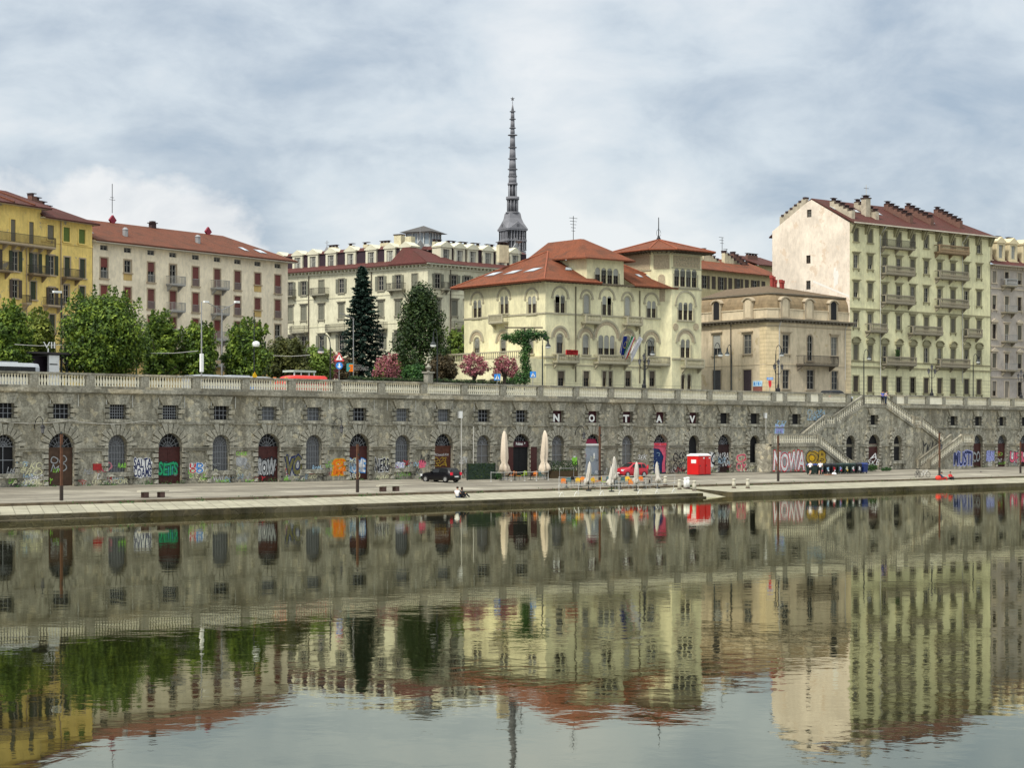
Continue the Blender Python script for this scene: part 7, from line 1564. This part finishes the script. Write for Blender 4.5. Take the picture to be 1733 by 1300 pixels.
# chairs and tables
chm = {'orange': mat('orange_plastic', (.62, .19, .03), .5, .1), 'yellow': mat('yellow_plastic', (.65, .40, .03), .5, .1), 'teal': mat('teal_plastic', (.05, .13, .14), .5, .1), 'black': mat('black_plastic', (.015, .015, .018), .5, .1), 'grey': mat('grey_plastic', (.25, .27, .27), .5, .1), 'lime': mat('lime_plastic', (.3, .42, .03), .5, .1)}
CHM = {}
def chair(px, n, c, a, label, grp):
    T = Thing('chair', label, 'chair', qf(px, n, a), grp)
    if 'seat' not in CHM:
        for key in chm:
            b = MB(); b.box(-.22, .22, -.22, .22, .43, .47); CHM['seat', key] = b.mesh('seat', chm[key])
            b = MB(); b.prism(outline(.44, .34, .5, 8, 0, .56), .19, .22); b.box(-.2, -.17, .18, .21, .45, .6); b.box(.17, .2, .18, .21, .45, .6); CHM['back', key] = b.mesh('backrest', chm[key])
        CHM['leg'] = (lambda b: (b.box(-.018, .018, -.018, .018, 0, .43), b.mesh('leg', metal))[1])(MB()); CHM['seat'] = 1
    put('seat', CHM['seat', c], T); put('backrest', CHM['back', c], T)
    for x in (-.19, .19):
        for y in (-.19, .19): put('leg', CHM['leg'], T, Matrix.Translation((x, y, 0)))
TBM = {}
def table(px, n, label, grp, c='grey'):
    T = Thing('cafe_table', label, 'table', qf(px, n, 20), grp)
    if c not in TBM:
        b = MB(); b.lathe([(.36, .70), (.36, .73)], 0, 0, 14); t = b.mesh('table_top', chm[c]); b = MB(); b.lathe([(.24, 0), (.22, .03), (.035, .06), (.035, .70)], 0, 0, 8); TBM[c] = (t, b.mesh('pedestal', dkp))
    put('table_top', TBM[c][0], T); put('pedestal', TBM[c][1], T)
g1 = 'chairs outside the bar door'
for px, n, c, a, lb in ((877, 137.4, 'orange', 60, 'orange chair left of centre outside the bar door'), (867, 138.6, 'orange', 200, 'orange chair pushed in at the foot of the left tall parasol'), (905, 137.4, 'orange', -60, 'orange chair right of centre outside the bar door'), (887, 138.6, 'lime', 170, 'lime green chair in front of the bar door'), (855, 137.6, 'black', 30, 'black chair below the left tall parasol'), (917, 137.5, 'teal', 20, 'dark teal chair below the right tall parasol')): chair(px, n, c, a, lb, g1)
for px, n, lb in ((848, 137.8, 'round table left of the bar door, by the ivy screen'), (871, 137.6, 'round table with an orange chair, left half of the bar front'), (898, 137.6, 'round table between the lime and orange chairs'), (925, 137.8, 'round table below the right tall parasol')): table(px, n, lb, 'tables outside the bar door', 'black')
g2 = 'chairs on the waterside terrace'
tch = [(954, 'orange', 'orange chair at the far left of the waterside terrace'), (963, 'teal', 'teal chair second from the left on the waterside terrace'), (971, 'black', 'black chair between the teal and yellow chairs, left part of the terrace'), (978, 'yellow', 'yellow chair left of the leftmost white parasol'), (985, 'orange', 'orange chair just left of the leftmost white parasol'), (1001, 'yellow', 'yellow chair just right of the leftmost white parasol'), (1008, 'orange', 'orange chair by the rusty pole on the terrace'), (1014, 'orange', 'low orange chair right of the rusty pole'), (1022, 'lime', 'lime chair left of the close pair of white parasols'), (1029, 'teal', 'teal chair just left of the close pair of white parasols'), (1046, 'grey', 'grey chair just right of the close pair of white parasols'), (1053, 'teal', 'teal chair midway between the paired parasols and the red car parasol'), (1062, 'yellow', 'yellow chair left of the parasol in front of the red car'), (1068, 'orange', 'orange chair beside the parasol in front of the red car'), (1085, 'orange', 'orange chair right of the parasol in front of the red car'), (1096, 'black', 'black chair left of the rightmost white parasol'), (1106, 'grey', 'grey chair just left of the rightmost white parasol'), (1120, 'black', 'black chair right of the rightmost white parasol')]
rr = random.Random(4)
for k, (px, c, lb) in enumerate(tch): chair(px, 125.6+((k*7) % 5)*.55-(.6 if px > 1040 else 0)*2, c, rr.uniform(-70, 70)+(180 if k % 2 else 0), lb, g2)
for px, n, c, lb in ((959, 125.9, 'grey', 'grey round table at the left end of the waterside terrace'), (982, 126.4, 'yellow', 'yellow round table left of the leftmost white parasol'), (1005, 125.6, 'yellow', 'yellow round table near the rusty pole'), (1026, 126.6, 'grey', 'grey round table left of the paired white parasols'), (1050, 124.4, 'grey', 'grey round table right of the paired white parasols'), (1064, 125.8, 'yellow', 'yellow round table in front of the red car'), (1090, 124.6, 'grey', 'grey round table between the last two white parasols'), (1103, 125.9, 'black', 'black round table beside the rightmost white parasol')): table(px, n, lb, 'tables on the waterside terrace', c)
# barriers
def barrier(pts, label, h=.95, belt=True, name='rope_barrier', col=mat('dull_white_post', (.5, .5, .48), .7)):
    T = Thing(name, label, 'barrier', qf(*pts[0])); b = MB(); lp = None
    base = []
    for px, n in pts: base.append(T.inv @ W(S(px, n), n, qz(n)))
    for p in base: b = MB(); b.lathe([(.1, 0), (.1, .03), (.02, .05), (.02, h), (.03, h+.04)], p.x, p.y, 8, 0, p.z); b.build('post', col, T)
    b = MB()
    for p, q in zip(base, base[1:]): up = Vector((0, 0, h-.05)); b.tube([p+up, (p+q)/2+up-Vector((0, 0, .04 if belt else 0)), q+up], .022 if not belt else .03, 4)
    b.build('rope', metal if not belt else mat('belt_grey', (.35, .35, .33), .7), T)
barrier([(831, 136.6), (865, 136.4), (888, 136.4), (908, 136.4), (928, 136.4)], 'row of white posts with a belt in front of the bar'); barrier([(947, 136.2), (971, 136.2)], 'low metal gate with a red top bar right of the bar tables', 1.25, False, 'metal_gate', metal)
barrier([(946, 122.6), (979, 121.6), (1016, 120.6), (1048, 120.2), (1080, 120.2), (1112, 120.4), (1140, 121)], 'thin rope fence along the water side of the terrace', .85); barrier([(946, 128.6), (980, 128.6), (1020, 128.6), (1093, 128.4), (1118, 128.4), (1142, 128.2)], 'thin rope fence along the road side of the terrace', .85)
# bollards
def bollard(px, n, h, label, m_=None):
    T = Thing('bollard', label, 'bollard', qf(px, n), 'bollards on the quay'); b = MB(); b.lathe([(.19, 0), (.19, h-.3), (.15, h-.26), (.15, h-.2), (.2, h-.15), (.18, h-.03), (.08, h)], 0, 0, 12); b.build('shaft', m_ or benchm, T, True)
    b = MB(); b.lathe([(.23, 0), (.23, .07)], 0, 0, 12); b.build('base', bl_, T)
for px, n, h, lb in ((1126, 125.6, .9, 'grey bollard at the right end of the terrace'), (1150, 122.6, 1.0, 'pale bollard left of the white-topped pair'), (1160, 124, 1.05, 'white-topped bollard, left of the close pair'), (1164, 124.4, 1.05, 'white-topped bollard, right of the close pair'), (1175, 121, 1.0, 'dark grey bollard at the end of the stone pier'), (1242, 122.5, .95, 'pale round bollard just right of the boat ramp'), (1265.5, 122.0, .95, 'pale round bollard second right of the boat ramp')): bollard(px, n, h, lb, white if 1158 < px < 1166 else None)
# mooring hoops at the water's edge
for px, lb in ((950, 'white curved mooring hoop at the left end of the terrace'), (975, 'white curved mooring hoop left of the leftmost white parasol'), (1018, 'white curved mooring hoop below the rusty pole'), (1050, 'white curved mooring hoop below the paired parasols'), (1082, 'white curved mooring hoop below the red car'), (1112, 'white curved mooring hoop below the rightmost white parasol'), (1140, 'white curved mooring hoop near the bollards')):
    T = Thing('mooring_hoop', lb, 'hoop', qf(px, 119.2), 'mooring hoops at the edge of the quay'); b = MB(); b.tube([(-.25+.25*(1-math.cos(a)), -.5*math.sin(a)*.2, .4*math.sin(a)) for a in [math.pi*i/9 for i in range(10)]], .02, 5); b.build('hoop', white, T)
# portable cabins
T = Thing('portable_cabin', 'bright red double portable cabin with white roof standing by the wall', 'cabin', qf(1182, 139.2, 6)); rc_ = mat('red_cabin_panel', (.62, .015, .015), .45, .05, 2)
b = MB(); b.box(0, 2.5, 0, 1.5, .08, 2.15); 
for k in range(2):
    for j in range(5): b.box(.12+k*1.25+j*.21, .16+k*1.25+j*.21, -.03, 0, 1.2, 2.0)
b.build('wall', rc_, T); b = MB(); b.rings([[(-.05-.0, -.06, 2.15), (2.55, -.06, 2.15), (2.55, 1.56, 2.15), (-.05, 1.56, 2.15)], [(-.05, -.06, 2.24), (2.55, -.06, 2.24), (2.55, 1.56, 2.24), (-.05, 1.56, 2.24)], [(.25, .25, 2.42), (2.25, .25, 2.42), (2.25, 1.25, 2.42), (.25, 1.25, 2.42)]]); b.build('roof', white, T)
for k in range(2): b = MB(); b.box(.15+k*1.25, 1.1+k*1.25, -.06, -.02, .15, 2.02); d = b.build('door', rc_, T); b = MB(); b.box(.2+k*1.25, .3+k*1.25, -.09, -.06, 1.0, 1.15); b.build('handle', dkp, d)
b = MB(); b.box(-.03, 0, .3, .95, 1.35, 1.75); b.build('notice', white, T); b = MB(); b.box(0, 2.5, -.02, 1.52, 0, .08); b.build('base', dkp, T)
b = MB()
for x in (1.0, 2.15): b.prism([(x-.17, 2.0), (x+.17, 2.0), (x+.1, 1.82), (x, 1.9), (x-.1, 1.82)], -.08, -.065)
b.build('emblem', white, T)
# dumpsters in a row
dmat = [mat('bin_dark_green', (.012, .03, .025), .5, .2), mat('bin_black', (.012, .013, .016), .5, .2), mat('bin_navy', (.015, .035, .16), .5, .15)]
names_ = ['navy lidded bin at the left end of the row behind the joggers', 'dark bin second from the left, right of the joggers', 'black bin with a pale grey sprayed spot, third from the left', 'black bin with red and white stickers near the middle of the row', 'dark green bin with a lilac tag near the middle of the row', 'dark green bin with a yellow and white tag', 'dark bin with a pink and white tag', 'black bin with a small white scribble, next to the blue bin', 'blue lidded bin at the right end of the row']
for k in range(9):
    px = 1374+k*10.7; T = Thing('wheeled_bin', names_[k], 'bin', qf(px, 136.7), 'row of large wheeled bins'); m_ = dmat[2 if k in (8,) else (1 if k in (2, 3, 7) else 0)]
    b = MB(); b.rings([[(-.52+i_, -.5+i_, z), (.52-i_, -.5+i_, z), (.52-i_, .5-i_, z), (-.52+i_, .5-i_, z)] for i_, z in ((.08, .12), (0, 1.02), (-.02, 1.05))]); b.box(-.45, -.35, -.53, -.48, .3, .9); b.build('body', m_, T)
    b = MB(); b.rings([[(-.55+i_, -.54+i_, z), (.55-i_, -.54+i_, z), (.55-i_, .52-i_, z), (-.55+i_, .52-i_, z)] for i_, z in ((0, 1.06), (.02, 1.12), (.15, 1.26))]); b.build('lid', dmat[2] if k in (0, 8) else m_, T)
    for x in (-.35, .35):
        for y in (-.35, .35): b = MB(Matrix.Translation((x, y, .07)) @ Matrix.Rotation(math.pi/2, 4, 'X')); b.lathe([(.08, -.03), (.08, .03)], 0, 0, 8); b.build('wheel', mat('tyre', (.015, .015, .015)), T)
    if k not in (0, 8): b = MB(); blob(b, -.22, .2, .4, .85, -.5, 0, k, 14, .25); blob(b, -.05, .28, .3, .5, -.503, 1, k+9, 12, .2); b.build('sprayed_tag', [paint(['grey', 'grey', 'sky', 'red', 'lilac', 'cream', 'white', 'white'][k]), paint(['white', 'pink', 'white', 'white', 'red', 'yellow', 'pink', 'grey'][k])], T)
# rubbish bags on the ground by the bins
T = Thing('rubbish', 'flattened cardboard and bags lying on the asphalt before the bins', 'rubbish', qf(1404, 134.6)); b = MB(); b.box(-.7, .5, -.3, .3, 0, .1); b.build('cardboard', mat('cardboard', (.40, .22, .14), .9), T); b = MB(); b.lathe([(.2, 0), (.3, .1), (.2, .28), (.03, .34)], .9, 0, 8); b.build('bag', white, T)
# bicycles
def bicycle(px, n, a, col, label):
    T = Thing('bicycle', label, 'bicycle', qf(px, n, a), 'bicycles on the quay'); fm_ = mat('bike_frame_'+col, {'white': (.6, .6, .58), 'dark': (.04, .04, .045)}[col], .4)
    for x in (-.52, .52):
        M = Matrix.Translation((x, 0, .34)) @ Matrix.Rotation(math.pi/2, 4, 'X'); b = MB(M); b.tube([(.33*math.cos(6.2832*i/20), .33*math.sin(6.2832*i/20), 0) for i in range(21)], .022, 5); w_ = b.build('wheel', mat('tyre', (.015, .015, .015)), T)
        b = MB(M)
        for i in range(8): b.tube([(0, 0, 0), (.32*math.cos(i*.785), .32*math.sin(i*.785), 0)], .005, 3)
        b.build('spokes', metal, w_)
    b = MB(); bb = (-.05, 0, .32); st = (-.2, 0, .82); hd = (.38, 0, .82)
    for p, q in ((bb, st), (st, hd), (hd, bb), ((-.52, 0, .34), bb), ((-.52, 0, .34), st), (hd, (.52, 0, .34)), (st, (-.23, 0, .92)), (hd, (.36, 0, 1.0))): b.tube([p, q], .022, 5)
    b.build('frame', fm_, T); b = MB(); b.tube([(.3, -.28, 1.02), (.36, -.1, 1.0), (.36, .1, 1.0), (.3, .28, 1.02)], .015, 5); b.build('handlebar', dkp, T); b = MB(); b.box(-.36, -.12, -.06, .06, .92, .97); b.build('saddle', dkp, T)
bicycle(1553, 127.4, 12, 'dark', 'dark framed bicycle, left of the two near the stair'); bicycle(1565, 126.6, -14, 'white', 'white framed bicycle, right of the two near the stair')
# ---------------------------------------------------------------- people
skin = mat('skin', (.50, .28, .20), .6, .05, 6)
def skinned(name, pts, edges, rad, m_, parent, lv=1):
    me = bpy.data.meshes.new(name); me.from_pydata(pts, edges, []); me.materials.append(m_); o = put(name, me, parent)
    o.modifiers.new('skin', 'SKIN'); sv = me.skin_vertices[0].data
    for i, r in enumerate(rad): sv[i].radius = (r, r) if not isinstance(r, tuple) else r; sv[i].use_root = (i == 0)
    s_ = o.modifiers.new('sub', 'SUBSURF'); s_.levels = lv; s_.render_levels = lv; return o
BASE = dict(pel=(0, 0, .95), chest=(0, 0, 1.28), neck=(0, -.01, 1.47), head=(0, .02, 1.63), shL=(-.18, 0, 1.41), shR=(.18, 0, 1.41), elL=(-.24, 0, 1.14), elR=(.24, 0, 1.14), haL=(-.25, .06, .90), haR=(.25, .06, .90), hipL=(-.1, 0, .92), hipR=(.1, 0, .92), knL=(-.1, .02, .5), knR=(.1, .02, .5), anL=(-.1, 0, .09), anR=(.1, 0, .09), toL=(-.11, .17, .04), toR=(.11, .17, .04))
def person(label, M, top, bottom, hair, pose=None, long_=False, shoes=None, hairlen=0, grp=None):
    J = dict(BASE); J.update(pose or {}); J = {k: Vector(v) for k, v in J.items()}; T = Thing('person', label, 'person', M, grp)
    names = ['pel', 'chest', 'neck', 'head', 'shL', 'elL', 'haL', 'shR', 'elR', 'haR', 'hipL', 'knL', 'anL', 'toL', 'hipR', 'knR', 'anR', 'toR']; ix = {n_: i for i, n_ in enumerate(names)}
    pts = [J[n_] for n_ in names]; rad = [.13, .13, .05, .085, .055, .042, .028, .055, .042, .028, .085, .058, .036, .028, .085, .058, .036, .028]
    hd = (J['head']-J['neck']).normalized(); pts.append(J['head']+hd*.11); rad.append(.075); top_i = 18
    ed = [(0, 1), (1, 2), (2, 3), (3, 18), (1, ix['shL']), (ix['shL'], ix['elL']), (ix['elL'], ix['haL']), (1, ix['shR']), (ix['shR'], ix['elR']), (ix['elR'], ix['haR']), (0, ix['hipL']), (ix['hipL'], ix['knL']), (ix['knL'], ix['anL']), (ix['anL'], ix['toL']), (0, ix['hipR']), (ix['hipR'], ix['knR']), (ix['knR'], ix['anR']), (ix['anR'], ix['toR'])]
    for sd_ in 'LR':
        hnd = J['ha'+sd_]; d = (hnd-J['el'+sd_]).normalized(); sdv = d.cross(Vector((0, 1, 0) if abs(d.y) < .8 else (0, 0, 1))).normalized()
        pi_ = len(pts); pts.append(hnd+d*.06); rad.append((.036, .018)); ed.append((ix['ha'+sd_], pi_))
        for f in range(4): q = pts[pi_]+sdv*(.012*(f-1.5)*2); k_ = len(pts); pts += [q+d*.045, q+d*(.075+.01*(f in (1, 2)))+Vector((0, 0, -.01))]; rad += [.009, .008]; ed += [(pi_, k_), (k_, k_+1)]
        k_ = len(pts); pts += [hnd+d*.03+sdv*.04, hnd+d*.07+sdv*.055]; rad += [.011, .009]; ed += [(ix['ha'+sd_], k_), (k_, k_+1)]
    skinned('body', [tuple(p) for p in pts], ed, rad, skin, T, 1)
    c, f = J['head']+hd*.06, Vector((0, .09, -.02)); b = MB(); b.tube([c+f, c+f*1.35], [.02, .008], 6); b.build('nose', skin, T)
    b = MB(); rr_ = []; 
    for k, (z, r) in enumerate(((-.04-hairlen, .075), (.0, .10), (.06, .108), (.10, .085), (.125, .03))): rr_.append([tuple(c+Vector((math.cos(a)*r, math.sin(a)*r*1.05-.025, z))) for a in [6.2832*i/12 for i in range(12)]])
    b.rings(rr_); b.build('hair', hair, T, True)
    # clothes follow the body
    sh = .45 if not long_ else .95; tp = [J['pel']+Vector((0, 0, -.03)), J['chest'], J['neck']+(J['chest']-J['neck'])*.35, J['shL'], J['shL'].lerp(J['elL'], sh+.1), J['shR'], J['shR'].lerp(J['elR'], sh+.1)]
    te = [(0, 1), (1, 2), (1, 3), (3, 4), (1, 5), (5, 6)]; tr_ = [.155, .155, .10, .078, .065, .078, .065]
    if long_: tp += [J['haL'].lerp(J['elL'], .1), J['haR'].lerp(J['elR'], .1)]; te += [(4, 7), (6, 8)]; tr_ += [.045, .045]
    skinned('shirt', [tuple(p) for p in tp], te, tr_, top, T)
    bp_ = [J['pel'], J['hipL'], J['hipL'].lerp(J['knL'], .75 if not shoes == 'long' else 1), J['hipR'], J['hipR'].lerp(J['knR'], .75 if not shoes == 'long' else 1)]; be_ = [(0, 1), (1, 2), (0, 3), (3, 4)]; br_ = [.145, .115, .085, .115, .085]
    if shoes == 'long': bp_ += [J['anL'], J['anR']]; be_ += [(2, 5), (4, 6)]; br_ += [.055, .055]
    skinned('trousers' if shoes == 'long' else 'shorts', [tuple(p) for p in bp_], be_, br_, bottom, T)
    for sd_ in 'LR':
        a, t = J['an'+sd_], J['to'+sd_]; skinned('shoe', [tuple(a+Vector((0, 0, -.03))), tuple(a.lerp(t, .5)+Vector((0, 0, -.01))), tuple(t)], [(0, 1), (1, 2)], [.05, .048, .04], mat('shoe_dark', (.03, .03, .03), .7), T)
    return T
cw_ = mat('white_cotton', (.72, .72, .74), .85, .04); ck = mat('black_cotton', (.015, .015, .018), .85, .1); cb_ = mat('blue_cotton', (.03, .09, .45), .85, .08); cr = mat('red_cotton', (.5, .03, .03), .85, .08); cd_ = mat('navy_cotton', (.03, .05, .10), .85, .08); cg = mat('lilac_cotton', (.5, .45, .55), .85, .06)
hb = mat('brown_hair', (.035, .02, .012), .7); hk = mat('black_hair', (.01, .008, .008), .7)
run1 = dict(pel=(0, 0, .92), chest=(0, .07, 1.24), neck=(0, .11, 1.43), head=(0, .15, 1.58), shL=(-.18, .10, 1.37), shR=(.18, .08, 1.37), elL=(-.27, -.12, 1.17), elR=(.27, .12, 1.12), haL=(-.25, .05, 1.02), haR=(.2, .33, 1.2), hipL=(-.1, 0, .89), hipR=(.1, 0, .89), knL=(-.1, .25, .55), knR=(.1, -.06, .49), anL=(-.1, .18, .14), anR=(.1, -.38, .28), toL=(-.1, .35, .07), toR=(.1, -.36, .13))
run2 = dict(run1); run2.update(elL=(-.3, .06, 1.1), haL=(-.22, .27, 1.16), elR=(.3, -.14, 1.14), haR=(.28, .04, 1.02), knL=(-.1, -.02, .48), anL=(-.1, -.24, .12), toL=(-.1, -.1, .04), knR=(.1, .22, .56), anR=(.1, .25, .18), toR=(.1, .4, .12))
person('person jogging away in a white t-shirt and black shorts, left of the two runners', qf(1371, 134, -70), cw_, ck, hb, run1, grp='two runners by the bins'); person('person jogging away in a white t-shirt and black shorts, right of the two runners', qf(1388, 134, -62), cw_, ck, hk, run2, grp='two runners by the bins')
sit1 = dict(pel=(0, 0, .14), chest=(0, -.16, .44), neck=(0, -.14, .63), head=(0, -.08, .78), shL=(-.18, -.15, .57), shR=(.18, -.15, .57), elL=(-.26, -.1, .32), elR=(.26, .05, .36), haL=(-.2, .12, .25), haR=(.16, .28, .36), hipL=(-.1, .04, .13), hipR=(.1, .04, .13), knL=(-.13, .42, .38), knR=(.13, .46, .30), anL=(-.12, .72, .08), anR=(.12, .88, .07), toL=(-.12, .86, .12), toR=(.12, .98, .16))
sit2 = dict(pel=(0, 0, .13), chest=(0, -.12, .42), neck=(0, -.16, .60), head=(0, -.12, .75), shL=(-.17, -.14, .54), shR=(.17, -.14, .54), elL=(-.24, .08, .36), elR=(.24, .1, .36), haL=(-.12, .3, .4), haR=(.12, .32, .4), hipL=(-.09, .04, .12), hipR=(.09, .04, .12), knL=(-.1, .40, .45), knR=(.1, .44, .36), anL=(-.1, .74, .07), anR=(.1, .98, .06), toL=(-.1, .88, .05), toR=(.1, 1.08, .15))
person('person in a white shirt sitting on the pale paving behind one in black', qf(775, 121.2, -72), cw_, cd_, hb, sit1, shoes='long', grp='couple sitting on the paving'); person('person in black clothes sitting on the pale paving with legs stretched right', qf(783, 121.0, -72), ck, ck, hb, sit2, shoes='long', hairlen=.1, grp='couple sitting on the paving')
sitk = dict(sit1); sitk.update(pel=(0, 0, .2), anL=(-.12, .5, -.1), anR=(.12, .55, -.1), toL=(-.12, .66, -.12), toR=(.12, .7, -.12), knL=(-.13, .42, .33), knR=(.13, .44, .33))
person('person in a navy top sitting on the kerb by the rusty pole', qf(1595, 125.0, -150), cd_, cr, hk, sitk, shoes='long', long_=True, grp='two people on the kerb'); person('person in dark red sitting on the kerb, right of the one in navy', qf(1609, 125.0, 150), cr, ck, hk, sitk, shoes='long', long_=True, grp='two people on the kerb')
T = Thing('red_bag', 'bright red bag on the kerb left of the seated person in navy', 'bag', qf(1588, 124.9)); b = MB(); b.rings([[(x*k, y*k, z) for x, y in ((-.35, -.2), (.35, -.2), (.42, 0), (.35, .2), (-.35, .2), (-.42, 0))] for k, z in ((.8, 0), (1, .15), (.95, .38), (.6, .5), (.2, .53))]); b.build('bag_body', mat('bright_red_cloth', (.7, .05, .03), .8), T, True); b = MB(); b.tube([(-.2, 0, .48), (-.1, 0, .66), (.1, 0, .66), (.2, 0, .48)], .02, 5); b.build('strap', ck, T)
def stf(px, n, a): return TR(W(S(px, n), n, ZS+.04), math.pi/4+math.radians(a))
lean = dict(elL=(-.3, .14, 1.18), haL=(-.16, .34, 1.16), elR=(.3, .14, 1.18), haR=(.14, .34, 1.16), chest=(0, .06, 1.27), neck=(0, .1, 1.46), head=(0, .14, 1.61))
person('person in a bright blue shirt leaning on the rail at the top of the stair', stf(1493.5, 141.9, 150), cb_, ck, hk, lean, shoes='long', grp='two people at the top of the stair'); person('person in a pale top beside the one in blue at the stair top', stf(1499, 141.9, 200), cg, cd_, hb, lean, shoes='long', grp='two people at the top of the stair')
# dark car behind the balustrade, right
src = [o for o in bpy.data.objects if o.get('label', '').startswith('small black hatchback')][0]
c = dup(src, None, TR(W(S(1414, 147.5), 147.5, ZS+.1), math.pi/4+3.14) @ Matrix.Scale(1.28, 4), 'dark car roof showing over the balustrade in front of the beige house')
# driftwood and pigeons
T = Thing('pigeon', 'small dark pigeon on the quay at the right', 'bird', qf(1660, 132, 30)); b = MB(Matrix.Rotation(math.pi/2, 4, 'Y') @ Matrix.Scale(1, 4)); b.lathe([(.01, -.22), (.04, -.12), (.08, 0), (.07, .1), (.035, .15), (.045, .2), (.02, .25)], -.16, 0, 8); b.build('body', mat('pigeon_grey', (.06, .06, .07), .8), T, True); b = MB(); b.tube([(-.02, .03, .1), (0, .03, 0)], .008, 4); b.tube([(.02, -.03, .1), (.02, -.03, 0)], .008, 4); b.build('legs', paint('pink'), T)

# weeds at the foot of the wall and along the kerb
rr = random.Random(77); c = MB()
for _ in range(150):
    px = rr.uniform(-20, 1750)
    for n_, d_ in (((142.7, 14),) if rr.random() < .6 else ((124.9, 7),)):
        p = W(S(px, n_), n_, qz(n_)); r_ = rr.uniform(.08, .3)
        for k in range(d_): leafquad(c, p+Vector((rr.gauss(0, r_), rr.gauss(0, .06), rr.uniform(0, r_*1.3))), Vector((0, -1, .5)), .14, rr)
o = c.build('weeds', LI); o['kind'] = 'stuff'
